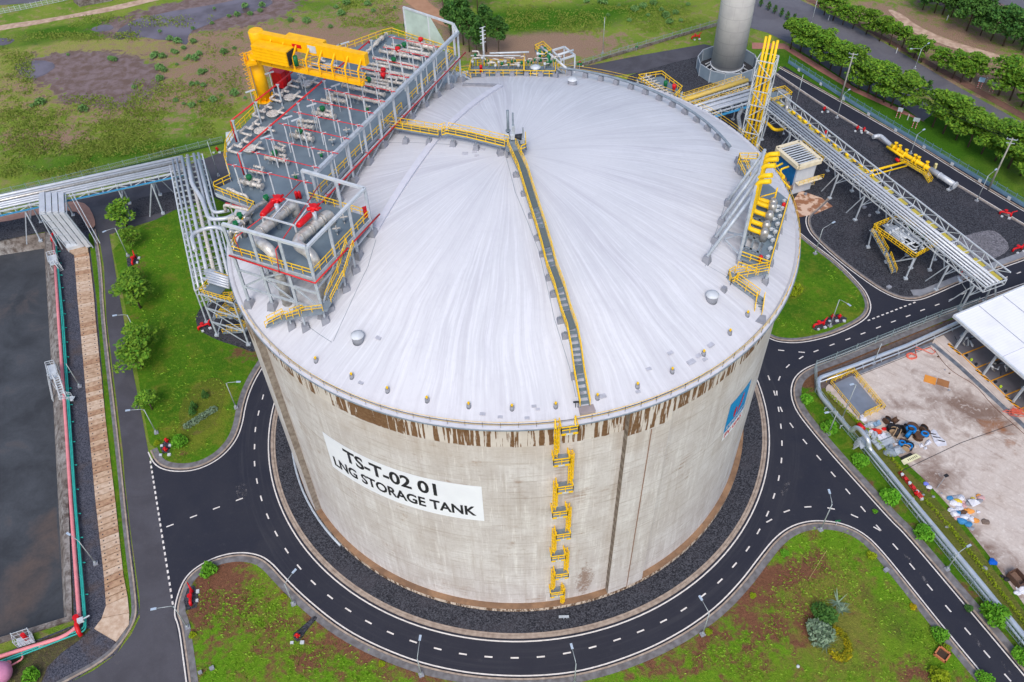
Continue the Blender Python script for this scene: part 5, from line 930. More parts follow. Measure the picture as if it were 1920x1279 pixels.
# vertical frame behind the pipes
ZF = 60.2; CE = G(*c4(565, 292), ZF); CE.z = ZR; cols = [(NL+(NL-NR)*.04).lerp(CE, t_) for t_ in (0, .25, .5, .75, 1.0)]
for p in cols: b = MB(); b.bar(UPz(p, dome(p.x, p.y)), UPz(p, ZF), .34); b.build('column', galv, rv)
b = MB(); 
for z_ in (ZF, 57.6, 54.6): b.bar(UPz(cols[0], z_), UPz(cols[-1], z_), .3, .24)
for a_, c_ in zip(cols, cols[1:]): b.bar(UPz(a_, 51.7), UPz(c_, 54.6), .16)
b.build('frame_beam', galv, rv)
stt = [(360, 596), (325, 697), (290, 798), (245, 902)]; 
for i, q_ in enumerate(stt):
    p = GD(*c4(*q_)); c_ = cols[4-i if i else 4]; b = MB(); b.tube([Vector((p.x, p.y, p.z+.9)), UPz(c_, ZF-.2)], .24, 8); b.build('strut', galv, rv); footing(rv, p, .62, 1.0)
b = MB(); p = GD(*c4(340, 1060)); footing(rv, p, .45, .6)
b.bar(UPz(cols[0], 55.5), Vector((GD(*c4(350, 780)).x, GD(*c4(350, 780)).y, 53.2)), .2); b.bar(UPz(cols[0], 52.2), GO(*c4(345, 780), 1.0), .16); b.bar(GO(*c4(345, 780), 1.0), UPz(cols[1], 53.5), .16); b.build('cross_brace', galv, rv)
vs_ = [(545, 745), (555, 705), (572, 650), (588, 605), (592, 582)]; tops = [(575, 462), (592, 430), (605, 376), (615, 341), (627, 311)]
for i, (v_, t_) in enumerate(zip(vs_, tops)):
    v = G(*c4(*v_), ZR+1.3); T = G(*c4(*t_), 61.4); d = (NR-NL).normalized(); base = v-d*2.0; base.z = ZR+1.3; up_ = T-d*1.5
    bx = base+d*1.5; ZF2 = min((z*.1 for z in range(550, 640)), key=lambda z: (G(*c4(*t_), z)-Vector((bx.x, bx.y, z))).length)
    m = thing('vent_pipe', 'bright yellow vent pipe with bent top and clad valve, %s of five from the front' % ORD[i], 'vent pipe', tuple(UPz(v, ZR)), 'yellow vent pipes on the right rim')
    b = MB(); b.tube(arc_path([v, base, UPz(base, ZF2-.7), UPz(base, ZF2-.7)+d*1.6+Vector((0, 0, .7))], .7, 5), .34, 12); b.tube([v, v-d*.1], .46, 12); b.build('pipe', yel, m)
    b = MB(); b.tube([v, v+d*.9], .42, 12); b.tube([v+d*.45-Vector((0, 0, 1.2)), v+d*.45+Vector((0, 0, .3)), v+d*.45+Vector((0, 0, .8))], [.5, .62, .35], 14); b.build('relief_valve', clad, m); b = MB(); b.box(v+d*1.2+Vector((0, 0, -.2)), (.5, .3, .3), .4); b.bar(v+d*.9, v+d*1.7, .1); b.build('pilot_unit', white, m)
for i in range(8): w_ = NR.lerp(FR_, .08+i*.12)-(NR-NL).normalized()*.5; b = MB(); b.box((w_.x, w_.y, ZR+.8), (.5, .35, .4), .5); b.bar(UPz(w_, ZR), UPz(w_, ZR+.7), .1); o = b.solo('instrument_box', white, 'small white instrument box along the outer rail of the vent platform, %s from the front' % ORD[i], 'instrument', tuple(UPz(w_, ZR)), 'instrument boxes on the vent platform')
for i, (x, y) in enumerate(((540, 890), (665, 602))): p = G(*c4(x, y), ZR+.6); m = thing('fire_extinguisher', 'red fire extinguisher at the %s end of the vent platform on the right' % ('near', 'far')[i], 'fire extinguisher', (p.x, p.y, ZR)); b = MB(); b.tube([(p.x, p.y, ZR+.2), (p.x, p.y, ZR+1.1), (p.x, p.y, ZR+1.3)], [.28, .28, .1], 10); b.build('cylinder', red, m)
m = thing('relief_discharge_pipes', 'thin yellow pipes and rails rising beside the clad valves on the right platform', 'pipes', tuple(G(*c4(610, 600), ZR))); b = MB(); p = G(*c4(608, 600), ZR); b.tube([p, UPz(p, ZR+3.2)], .12, 6); b.tube([UPz(p, ZR+2.4), G(*c4(545, 548), ZR+2.2)], .09, 6); b.tube([UPz(p, ZR+1.6), G(*c4(600, 560), ZR+1.5)], .09, 6); b.build('pipe', yel, m)
# stairs at the near end
m = thing('vent_platform_stair', 'zigzag yellow-railed stair from the vent platform down to the right rim', 'stairs', tuple(GD(1400, 560))); b, r = MB(), MB()
a0 = NR+(NL-FL)*.03+(NL-NR)*.02; l1 = G(*c4(405, 985), 50.9); l2 = G(*c4(370, 1005), 50.9); s3 = G(*c4(400, 1010), 50.8); l4 = G(*c4(525, 1100), 49.3); l5 = G(*c4(520, 1195), 48.1)
b.stairs(a0, l1, 1.0, r); b.bar(l1-(l2-l1)*.2, l2, 1.9, .1); r.rail([l1+Vector((0, .9, 0)), l2+Vector((0, .9, 0)), l2-Vector((0, .9, 0)), l1-Vector((0, .9, 0))], 1.1, 1, .05); b.stairs(s3, l4, 1.0, r); b.bar(l4, l4+(l4-s3).normalized()*.9, 1.2, .1); b.stairs(l4+Vector((.3, 0, 0)), l5+Vector((.1, 0, 0)), 1.0, r, 7); b.build('flight', galvd, m); r.build('handrail', yel, m)
p = l5; b = MB(); b.box((p.x, p.y-.8, H+.32), (2.0, 1.4, .7), -.2); b.build('landing_block', cgrey, m)
for w_ in (l1, l2, s3, l4): b = MB(); b.bar(UPz(w_, dome(w_.x, w_.y)), UPz(w_, w_.z), .24); b.build('leg', galv, m)
# upper end small access platform (left of the strut heads)
m = thing('access_platform', 'small yellow-railed access steps near the top ends of the leaning struts', 'platform', tuple(GD(1400, 310))); z_ = 52.6; K = gp([c4(420, 345), c4(520, 345), c4(525, 375), c4(428, 372)], z_); b = MB(); b.prism([(k.x, k.y) for k in K], z_-.12, z_); r = MB(); r.rail(K+[K[0]], 1.1, 1.2, .06); b.stairs(G(*c4(432, 370), z_), G(*c4(468, 440), 51.8), 1.0, r); b.build('floor', galvd, m); r.build('handrail', yel, m); b = MB(); q = G(*c4(505, 365), z_+.5); b.box(q, (1.3, .9, .9)); b.build('grey_box', galv, m)
for x, y in ((415, 372), (415, 412), (428, 425)): p = GD(*c4(x, y)); footing(m, p, .55, 1.3)
m = thing('rim_handrail_platform', 'yellow pipes and rails hanging outside the right rim beside the blue building', 'pipes', tuple(G(1450, 330, 47)))
for q_ in ([(600, 385), (640, 420), (665, 452), (672, 440), (650, 420), (650, 400), (693, 385)], [(600, 375), (620, 388), (660, 368)], [(590, 395), (640, 440), (700, 500)]): b = MB(); b.tube(arc_path(gp([c4(*k) for k in q_], 46.2), .5, 3), .17, 8); b.build('yellow_pipe', yel, m)
# ---- ladder tower on the near wall
ld = thing('ladder_tower', 'yellow zigzag of caged ladders and landings climbing the near tank wall', 'ladder', (42.8*cos(radians(-82.5)), 42.8*sin(radians(-82.5)), 0))
al, ar = radians(-83.55), radians(-81.55); lv = [46.9, 40.6, 34.4, 28.5, 22.6, 16.8, 11.2, 5.6]
def WPt(a, r_, z): return Vector((r_*cos(a), r_*sin(a), z))
for i, z in enumerate(lv):
    s_ = (ar if i % 2 == 0 else al); b = MB(); a_c = radians(-81.9) if i == 0 else (radians(-83.0) if i % 2 else radians(-82.2))
    c0, c1_ = a_c-radians(1.35), a_c+radians(1.35); P4 = [WPt(c0, 42.05, z), WPt(c1_, 42.05, z), WPt(c1_, 43.6, z), WPt(c0, 43.6, z)]
    b.prism([(k.x, k.y) for k in P4][::-1], z-.1, z); b.build('landing', galvd, ld); b = MB(); b.rail([P4[0], P4[3], P4[2], P4[1]], 1.15, .9, .06); b.bar(P4[2]-Vector((0, 0, .2)), P4[3]-Vector((0, 0, .2)), .1, .35); b.build('landing_rail', yel, ld)
    b = MB(); b.bar(P4[2].lerp(P4[3], .3)+Vector((0, -.08, -.15)), P4[2].lerp(P4[3], .7)+Vector((0, -.08, -.15)), .06, .3); b.build('landing_sign', white, ld)
    zb = lv[i+1] if i < 7 else .3; aa = al-radians(.25) if i % 2 == 0 else ar+radians(.35); top = z+(1.3 if i == 0 else 1.2); r_ = 42.95
    if i == 7: aa = ar+radians(-.1)
    b = MB(); w_ = radians(.42)
    for k in (-1, 1): b.bar(WPt(aa+k*w_*.6, 42.5, zb), WPt(aa+k*w_*.6, 42.5, top), .12)
    n_ = int((top-zb)/.35)
    for k in range(n_): b.bar(WPt(aa-w_*.6, 42.5, zb+.3+k*.35), WPt(aa+w_*.6, 42.5, zb+.3+k*.35), .06)
    for k in (-1, -.4, .4, 1): b.bar(WPt(aa+k*w_, 43.1+(.15 if abs(k) < .5 else 0), zb+1.9), WPt(aa+k*w_, 43.1+(.15 if abs(k) < .5 else 0), top), .09)
    for k in range(int((top-zb-1.9)/.9)+1):
        z_ = zb+1.9+k*.9; b.tube([WPt(aa-w_*.6, 42.5, z_), WPt(aa-w_, 42.9, z_), WPt(aa-w_*.4, 43.25, z_), WPt(aa+w_*.4, 43.25, z_), WPt(aa+w_, 42.9, z_), WPt(aa+w_*.6, 42.5, z_)], .055, 4)
    b.build('caged_ladder', yel, ld)
b = MB(); q = WPt(radians(-80.9), 42.9, H); q2 = WPt(radians(-84.1), 42.9, H)
for k in (q, q2): b.bar(k, k+Vector((0, 0, 1.3)), .16); b.bar(k+Vector((0, 0, 1.2)), k+Vector((0, -.9, .6)), .1)
b.build('gate_posts', yel, ld)
p = G(1057, 1160, .2); b = MB(); b.bar((p.x, p.y, .1), (p.x, p.y, .9), .1); b.bar((p.x-.8, p.y, .9), (p.x+.8, p.y, .9), .35, .2); b.bar((p.x+.5, p.y, .1), (p.x+.5, p.y, .9), .08); b.solo('grey_bracket_stand', galv, 'small grey bracket stand on dark gravel below the yellow ladder', 'stand', (p.x, p.y, .1))
# lightning / cable conduits
b = MB(); a = radians(-67.6); b.bar(WPt(radians(-67.0), 43.06, 1.2), WPt(radians(-67.0), 43.06, 42.5), .10); tag(b.build('conduit', M('conduit_brown', C(140, 108, 90), .7), tank))
b = MB()
for k in range(0, 13): z_ = .6+k*.0; 
b.tube([WPt(radians(a_), 43.4, .9) for a_ in range(-171, -134, 3)], .22, 6); m_ = b.solo('base_cable_tray', galv, 'pale cable tray curving around the left foot of the tank', 'cable tray', tuple(WPt(radians(-150), 43.4, 0)))
m = thing('roof_fire_nozzle', 'small dark nozzle stand on the roof next to the foot of the stairway', 'nozzle', tuple(GD(1079, 762))); p = GD(1079, 764); b = MB(); b.bar(p, p+Vector((0, 0, 1.0)), .08); b.bar(p+Vector((.3, 0, 0)), p+Vector((.3, 0, .9)), .08); b.bar(p+Vector((-.3, 0, 1.0)), p+Vector((.4, 0, 1.05)), .16); b.build('stand', dark, m)
# ============================================================ PLANT AROUND THE TANK
def pipe_bridge(name, lab_, P, W_, z, pipes, legs=(), truss=None, rail=None, tray=None, cat='pipe rack', step=4.0, legh=None, single=False):
    """P: centre line (world xy), W_: width, pipes: [(offset, radius, material)]"""
    m = thing(name, lab_, cat, (P[0].x, P[0].y, 0)); P = [Vector((p.x, p.y, z)) for p in P]; b = MB()
    for a, c_ in zip(P, P[1:]):
        d = (c_-a).normalized(); s_ = Vector((-d.y, d.x, 0)); L_ = (c_-a).length
        for k in (-.5, .5): b.bar(a+s_*k*W_, c_+s_*k*W_, .28, .34); b.bar(a+s_*k*W_-Vector((0, 0, 1.3)), c_+s_*k*W_-Vector((0, 0, 1.3)), .18, .2)
        n_ = max(2, int(L_/step))
        for i in range(n_+1):
            q = a.lerp(c_, i/n_); b.bar(q-s_*W_/2, q+s_*W_/2, .2, .2); b.bar(q-s_*W_/2-Vector((0, 0, 1.3)), q+s_*W_/2-Vector((0, 0, 1.3)), .14)
            for k in (-.5, .5):
                b.bar(q+s_*k*W_, q+s_*k*W_-Vector((0, 0, 1.3)), .14)
                if i < n_: q2 = a.lerp(c_, (i+1)/n_); b.bar(q+s_*k*W_-Vector((0, 0, 1.3 if i % 2 else 0)), q2+s_*k*W_-Vector((0, 0, 0 if i % 2 else 1.3)), .12)
            if truss and i < n_:
                q2 = a.lerp(c_, (i+1)/n_)
                for k in truss:
                    u_ = Vector((0, 0, 2.0)); b.bar(q+s_*k*W_, q+s_*k*W_+u_, .14); b.bar(q+s_*k*W_+(u_ if i % 2 else u_*0), q2+s_*k*W_+(u_*0 if i % 2 else u_), .12); b.bar(q+s_*k*W_+u_, q2+s_*k*W_+u_, .24)
    b.build('steel_frame', white, m)
    for j, (o, r, mt) in enumerate(pipes):
        pp = [Vector((x, y, z+.15+r)) for x, y in offset(P, o)]; b = MB(); b.tube(arc_path(pp, 2.5, 5) if len(pp) > 2 else pp, r, 8); b.build('pipe', mt, m)
    if tray:
        o, w_, mt, dz_ = tray; b = MB(); b.ribbon([(p.x, p.y, z+dz_) for p in P], w_, None, off=o, h=.12); b.build('cable_tray', mt, m)
    if rail:
        b = MB()
        for o in rail: b.rail([Vector((x, y, z+.1)) for x, y in offset(P, o)], 1.1, 1.6, .05)
        b.build('handrail', yel, m)
    for L_ in legs:   # pairs of leg tops by fraction of the first segment: (segment, t, splay)
        i, t_, sp_ = L_; a, c_ = P[i], P[i+1]; d = (c_-a).normalized(); s_ = Vector((-d.y, d.x, 0)); q = a.lerp(c_, t_)
        for k in (-.5, .5):
            T = q+s_*k*W_-Vector((0, 0, 1.3)); B_ = q+s_*k*(W_+sp_*2); B_.z = .1; b = MB(); b.bar(B_, T, .28); b.box((B_.x, B_.y, .25), (.8, .8, .4), .3); b.build('leg', galv, m)
            if L_[2] > .4: b = MB(); b.bar(B_+d*(3.2 if k > 0 else -3.2), T, .22); b.build('leg', galv, m)
        b = MB(); b.bar(q+s_*W_*.5-Vector((0, 0, 4.2)), q-s_*W_*.5-Vector((0, 0, 4.2)), .16); b.bar(q+s_*W_*.5-Vector((0, 0, 1.4)), q-s_*W_*.5-Vector((0, 0, 4.2)), .12); b.build('cross_beam', galv, m)
    return m
gpipe = M('grey_pipe', C(196, 200, 206), .4, .2, col2=C(168, 173, 180), scale=.8)
bluetray = M('blue_tray_cover', C(66, 150, 196), .5, scale=1)
# left: bridge along the fence, the one that drops into the covered trench, the one to the tank
ZL = 10.0
PA = [G(-120, 408, ZL), G(0, 382, ZL), G(345, 307, ZL)]
pipe_bridge('pipe_bridge', 'long pipe bridge with grey pipes and blue tray crossing the left edge of the site', PA, 6.4, ZL, [(-2.5, .28, gpipe), (-1.6, .3, gpipe), (-.7, .3, gpipe), (.3, .42, clad), (1.3, .3, gpipe), (2.3, .42, gpipe)], legs=[(1, .12, .6), (1, .3, .4), (1, .62, .2), (1, .8, .9), (0, .6, .4)], tray=(-3.45, .5, bluetray, -.9), step=3.2)
PBr = [G(345, 307, ZL+.4), G(402, 520, ZL+.4)]
PBr = [G(348, 296, ZL+.4), G(375, 420, ZL+.4), G(402, 535, ZL+.4)]
m = pipe_bridge('pipe_bridge', 'wide grey pipe bridge from the fence-side bridge to the stair tower', PBr, 8.0, ZL+.4, [(3.2, .34, gpipe), (2.1, .4, gpipe), (.6, .42, cream), (-.8, .4, gpipe), (-2.1, .26, gpipe), (-3.1, .24, gpipe)], legs=[(0, .1, .3), (0, .9, .3), (1, .5, .3), (1, .95, .3)], tray=(3.9, .4, bluetray, -.8), step=2.2)
for k, (pts, r) in enumerate([([(352, 300), (360, 345), (378, 372), (392, 412), (425, 410), (440, 402)], .5), ([(366, 470), (358, 440), (385, 428), (410, 425), (428, 438), (450, 430)], .45), ([(372, 300), (392, 380), (400, 400), (430, 395)], .4), ([(383, 512), (395, 508), (430, 522)], .5), ([(380, 522), (425, 534)], .35)]):
    b = MB(); b.tube(arc_path([G(x, y, ZL+1.5) for x, y in pts], 1.6, 5), r, 9); b.build('crossing_pipe', gpipe, m)
PT = [G(97, 356, ZL+.8), G(97, 392, ZL+.6)]
tr = thing('trench_pipe_chute', 'grey box pipes bending down from the left pipe bridge into the covered trench', 'pipes', tuple(G(130, 462)))
topL = [G(80, 352, ZL+1.2), G(84, 400, ZL+.4), G(128, 466, .9)]
for k in range(4):
    sh = Vector((1.55*k, -.1*k, 0)); P_ = [G(72+k*3, 358-k*2.5, ZL+1.1)-Vector((0, 0, 0)), G(79, 362, ZL+1.1)+sh*.98, G(80, 398, ZL+.6)+sh*.98, Vector((G(130, 462, .8).x+.2, G(130, 462, .8).y, .8))+sh*.98]
    b = MB(); q = P_ if k else P_[1:]
    [b.bar(u1_, u2_, 1.15, .5) for u1_, u2_ in zip(P_[1:], P_[2:])]; b.build('duct', gpipe, tr)
b = MB()
for t_ in (0, .2, .4, .6, .8): a = P_[2].lerp(P_[3], t_)+Vector((.9, 0, -.4)); b.bar(a, a-Vector((6.2, 0, 0)), .18)
for o in (.9, -5.3): b.bar(P_[2]+Vector((o, 0, -.4)), P_[3]+Vector((o, 0, -.4)), .22); b.bar(P_[1]+Vector((o, 0, -.4)), P_[2]+Vector((o, 0, -.4)), .22)
for o in (1.8, 2.6): b.bar(P_[1]+Vector((o, 0, 0)), P_[3]+Vector((o, .6, .4)), .14)
b.build('frame', galv, tr)
for t_ in (0, .45): 
    for o in (.9, -5.3): a = P_[2].lerp(P_[3], t_)+Vector((o, 0, -.4)); b = MB(); b.bar(UPz(a, 0), a, .24); b.build('leg', galv, tr)
b = MB(); K = gp([(123, 458), (163, 448), (164, 456), (125, 466)], 1.4); b.prism([(k.x, k.y) for k in K][::-1], .2, 1.5); b.build('concrete_sill', white, tr); K = gp([(125, 468), (165, 457), (166, 474), (142, 480)], .4); b = MB(); b.prism([(k.x, k.y) for k in K][::-1], .1, .7); b.build('trench_mouth', ctan, tr)
# stair tower at the left foot of the tank
tw = thing('stair_tower', 'steel stair tower with dense yellow handrails against the left side of the tank', 'stair tower', tuple(G(420, 640)))
c_5 = lambda x, y: (340+x*.2189, 380+y*.2189)
Lg = [G(*c_5(310, 1140)), G(*c_5(580, 1222))]; in_ = Vector((.35, .94, 0)); Lg += [Lg[1]+in_*5.5, Lg[0]+in_*5.5]; HT = 12.2
for p in Lg: b = MB(); b.bar(p, UPz(p, HT), .32); b.box((p.x, p.y, .3), (.9, .9, .5)); b.build('leg', galv, tw)
b = MB()
for z_ in (4.2, 8.2, HT):
    for i in range(4): b.bar(UPz(Lg[i], z_), UPz(Lg[(i+1) % 4], z_), .24)
for z0, z1_ in ((.3, 4.2), (4.2, 8.2), (8.2, HT)): b.bar(UPz(Lg[0], z1_), UPz(Lg[1], z0), .16); b.bar(UPz(Lg[0], z0), UPz(Lg[3], z1_), .16)
b.build('frame', galv, tw); b, r = MB(), MB()
for i, z_ in enumerate((.6, 2.9, 5.2, 7.5, 9.8)):
    e0, e1 = (Lg[0].lerp(Lg[1], .15), Lg[0].lerp(Lg[1], .85)) if i % 2 == 0 else (Lg[0].lerp(Lg[1], .85), Lg[0].lerp(Lg[1], .15)); sh = in_*(1.3 if i % 2 == 0 else 3.2); b.stairs(UPz(e0+sh, z_), UPz(e1+sh, z_+2.3), 1.4, r)
    a_ = UPz(e1+in_*.6, z_+2.3); c_ = UPz(e1+in_*4.4, z_+2.3); b.bar(a_, c_, 1.5, .1); r.rail([a_, c_], 1.1, 1, .06)
K = [UPz(p, HT+.1) for p in Lg]; r.rail(K+[K[0]], 1.2, 1.0, .06); b.build('flights', galvd, tw); r.build('handrails', yel, tw)
b = MB(); K = [Lg[0].lerp(Lg[1], .0), Lg[0].lerp(Lg[1], .5), Lg[3].lerp(Lg[2], .5), Lg[3]]; b.prism([(k.x, k.y) for k in K], HT+.02, HT+.1); b.build('floor', deckg, tw)
for i in range(5): b = MB(); a = G(384+i*1.5, 508+i*5, HT+1.2); b.tube([a, G(430, 522+i*4.5, HT+1.2)], .38-.03*i, 8); b.build('pipe', gpipe, tw)
# ---- right-hand side: enclosed flare, pipe stack tower, racks
fl = thing('flare_stack', 'very thick grey cylindrical flare stack rising inside a ring of steel panels', 'flare stack', (62.5, 124.5, 0)); fx_, fy_ = G(1363, 141).x, G(1363, 141).y+2.0
n = NB('flare_panels'); Z = n.sep(n.pos)[2]; th = n.math('ARCTAN2', n.math('SUBTRACT', n.sep(n.pos)[1], fy_), n.math('SUBTRACT', n.sep(n.pos)[0], fx_))
zz = n.math('DIVIDE', Z, 3.6); f_ = n.math('FRACT', zz); row = n.math('FLOOR', zz); sm_ = n.rng(n.math('ABSOLUTE', n.math('SUBTRACT', f_, .5)), .47, .49)
vf_ = n.math('FRACT', n.math('ADD', n.math('MULTIPLY', th, 1.3), n.math('MULTIPLY', row, .5))); sv = n.rng(n.math('ABSOLUTE', n.math('SUBTRACT', vf_, .5)), .485, .495)
c = n.mix(n.rng(n.noise(n.pos, .3, 5, .6), .35, .65), C(196, 194, 190), C(182, 180, 178)); c = n.mix(n.math('MULTIPLY', n.math('MAXIMUM', sm_, sv), .5), c, C(146, 144, 144)); flare_m = n.out(c, .6)
b = MB(); b.tube([(fx_, fy_, z) for z in (2.2, 20, 38)], 4.7, 48); b.build('shell', flare_m, fl)
b = MB(); b.tube([(fx_, fy_, 2.1), (fx_, fy_, 2.6)], 4.9, 48); b.build('base_ring', white, fl)
for k in range(12): a = k*pi/6+.2; b = MB(); b.tube([(fx_+4.4*cos(a), fy_+4.4*sin(a), .1), (fx_+4.4*cos(a), fy_+4.4*sin(a), 2.3)], .3, 8); b.bar((fx_+4.4*cos(a), fy_+4.4*sin(a), 2.2), (fx_+6.8*cos(a+.2), fy_+6.8*sin(a+.2), .4), .25); b.build('leg', white, fl)
wr = thing('flare_wind_fence', 'twelve-sided ring of blue-grey steel panels around the foot of the flare stack', 'wind fence', (fx_, fy_, 0)); RW = 8.7
wf_m = M('wind_fence_panel', C(150, 166, 180), .45, .3, col2=C(124, 142, 158), scale=.4)
for k in range(12):
    a0, a1 = k*pi/6+.26, (k+1)*pi/6+.26; p, q = Vector((fx_+RW*cos(a0), fy_+RW*sin(a0), .15)), Vector((fx_+RW*cos(a1), fy_+RW*sin(a1), .15)); b = MB(); b.bar(p+Vector((0, 0, 2.0)), q+Vector((0, 0, 2.0)), .1, 3.7); b.build('panel', wf_m, wr); b = MB(); b.bar(p, p+Vector((0, 0, 3.9)), .25); b.bar(p+Vector((0, 0, 3.8)), q+Vector((0, 0, 3.8)), .2); b.build('post', galv, wr)
b = MB(); b.add([(fx_+8.6*cos(i*pi/24), fy_+8.6*sin(i*pi/24), .2) for i in range(48)], [tuple(range(48))]); b.build('floor', M('dark_pit_gravel', C(58, 58, 62), .9, scale=2), wr)
TZ = 33.0; tp = G(1447.5, 72.5, TZ+4.6); vt = thing('pipe_stack_tower', 'tall white lattice tower holding four bright yellow pipes', 'tower', (tp.x, tp.y, 0)); ra = radians(-28); hw = 2.0
corn = [Vector((tp.x+hw*1.41*cos(ra+pi/4+k*pi/2), tp.y+hw*1.41*sin(ra+pi/4+k*pi/2), 0)) for k in range(4)]
for k, p in enumerate(corn): b = MB(); b.bar(UPz(p, .1), UPz(p, TZ), .2); b.build('leg', white, vt)
b = MB(); nz = 9
for j in range(nz+1):
    z_ = TZ*j/nz
    for k in range(4):
        p, q = corn[k], corn[(k+1) % 4]; b.bar(UPz(p, z_ or .2), UPz(q, z_ or .2), .2)
        if j < nz: z2 = TZ*(j+1)/nz; b.bar(UPz(p, z_), UPz(q, z2), .14) if (j+k) % 2 else b.bar(UPz(q, z_), UPz(p, z2), .14)
b.build('lattice', white, vt)
for k, (x, y, h) in enumerate(((1436.7, 69, 4.6), (1444, 67, 5.2), (1451, 78, 4.0), (1458.5, 76, 4.6))): q = G(x, y, TZ+h); b = MB(); b.tube([(q.x, q.y, .3), (q.x, q.y, TZ+h)], .29, 12); b.build('yellow_pipe', yel, vt)
ZP = 8.6
RA, RB = G(1440, 188, ZP), G(1868, 532, ZP); pipe_bridge('pipe_rack', 'long white pipe rack with a truss side slanting across the dark gravel on the right', [RA, RB], 5.6, ZP, [(-2.3, .2, gpipe), (-1.5, .2, gpipe), (-.7, .3, gpipe), (.3, .22, gpipe), (.8, .12, gpipe)], legs=[(0, t_, .55) for t_ in (.06, .18, .30, .42, .54, .66, .78, .88, .97)], truss=[.5], step=3.4)
d = (RB-RA).normalized(); sd_ = Vector((-d.y, d.x, 0)); rk = [o for o in bpy.data.objects if o.name == 'pipe_rack'][0]; ygm = M('yellow_grating', C(190, 170, 60), .6, col2=C(150, 150, 90), scale=1.5)
for k in range(17): w_ = RA.lerp(RB, (k+.3)/17)+sd_*1.75; b = MB(); b.bar(w_, w_+d*2.8, 1.0, .08); b.build('yellow_grating', ygm, rk)
rr = random.Random(5)
for k in range(14): w_ = RA.lerp(RB, .1+k*.03)+sd_*1.7+Vector((0, 0, .6)); b = MB(); b.tube([w_, w_+d*rr.uniform(.6, 1.6)], rr.uniform(.15, .35), 8); b.build('yellow_valve', yel, rk)
pipe_bridge('pipe_rack', 'short grey pipe rack joining the lattice tower to the far side of the tank', [G(1262, 222, ZP), G(1420, 176, ZP)], 5.4, ZP, [(-1.8, .4, gpipe), (-.9, .3, gpipe), (0, .4, gpipe), (.8, .25, gpipe), (1.8, .4, gpipe)], legs=[(0, .5, .4), (0, .85, .4)], tray=(-3.0, .9, bluetray, -.9), rail=(2.6,), step=3)
pipe_bridge('pipe_walkway', 'yellow-railed walkway with thick yellow pipe behind the grey rack near the flare', [G(1270, 192, ZP), G(1396, 152, ZP)], 3.2, ZP, [(-1.0, .6, M('weathered_yellow_pipe', C(198, 170, 96), .5, col2=C(214, 178, 50), scale=.5))], legs=[(0, .6, .2), (0, .95, .2)], rail=(1.5, .2), step=3)
for i, q_ in enumerate(([(1452, 165), (1478, 176), (1476, 200)], [(1392, 205), (1384, 218), (1388, 240)])):
    b = MB(); b.tube(arc_path(gp(q_, ZP+1.0)+[UPz(G(*q_[-1], ZP+1), 1)], 1.2, 5), .5, 10); b.solo('clad_elbow_pipe', clad, ('brown-clad elbow pipe dropping from the walkway right of the lattice tower', 'clad vertical pipe under the short rack left of the lattice tower')[i], 'pipe', tuple(G(*q_[-1])))
m = thing('tower_side_platform', 'yellow-railed platform sticking out to the right behind the lattice tower', 'platform', tuple(G(1460, 175))); K = gp([(1428, 178), (1470, 168), (1484, 180), (1446, 192)], ZP+.5); b = MB(); b.prism([(k.x, k.y) for k in K], ZP+.35, ZP+.5); b.build('floor', deckg, m); b = MB(); b.rail(K+[K[0]], 1.1, 1.2, .07); b.build('handrail', yel, m)
for k in K: b = MB(); b.bar(UPz(k, .1), k, .25); b.build('leg', galv, m)
b = MB(); b.tube(arc_path(gp([(1425, 222), (1440, 232), (1452, 244), (1466, 243), (1472, 240)], 4.5), 1.2, 5), .42, 10); b.solo('low_yellow_pipe', yel, 'yellow pipe curving under the rack just right of the lattice tower', 'pipe', tuple(G(1450, 244)))
# blue and white pump building
bl = thing('switch_house', 'white and blue equipment house with slatted roof and yellow outside stairs behind the right rim', 'building', tuple(G(1500, 370)))
q0, q1, q3 = G(1485, 364), G(1524, 352), G(1463, 335); ex = (q1-q0); ex = ex.normalized()*5.6; ey = Vector((-ex.y, ex.x, 0)).normalized()*8.0; q0 = G(1483, 366); K = [q0, q0+ex, q0+ex+ey, q0+ey]; HB = 8.0
rib = M('ribbed_wall', C(196, 200, 208), .6, col2=C(178, 184, 194), scale=1, stretch=(6, 6, .3), amt=.7); crm = M('cream_roof', C(226, 214, 186), .7, col2=C(200, 186, 156), scale=.8)
b = MB(); b.prism([(k.x, k.y) for k in K], .15, HB); b.build('walls', rib, bl)
b = MB(); n_ = ex.normalized(); b.bar(K[0]-n_*.06+ey*.06+Vector((0, 0, 4.2)), K[3]-n_*.06-ey*.06+Vector((0, 0, 4.2)), .1, 7.0); b.build('blue_wall', blue, bl)
o_ = .5; R4 = [K[0]-ex*.06-ey*.05, K[1]+ex*.1-ey*.05, K[2]+ex*.1+ey*.04, K[3]-ex*.06+ey*.04]
b = MB()
for i in range(4): b.bar(UPz(R4[i], HB+.5), UPz(R4[(i+1) % 4], HB+.5), .9, 1.0)
rpz = b.build('roof_parapet', crm, bl); b = MB(); b.prism([(k.x, k.y) for k in K], HB, HB+.1); b.build('roof_floor', dark, bl)
b = MB()
for i in range(9): a = R4[0].lerp(R4[3], .1+i*.1); c_ = R4[1].lerp(R4[2], .1+i*.1); b.bar(UPz(a, HB+.8), UPz(c_, HB+.8), .36, .12)
b.build('roof_slats', white, rpz)
b, r = MB(), MB(); o1 = ex.normalized()*1.2
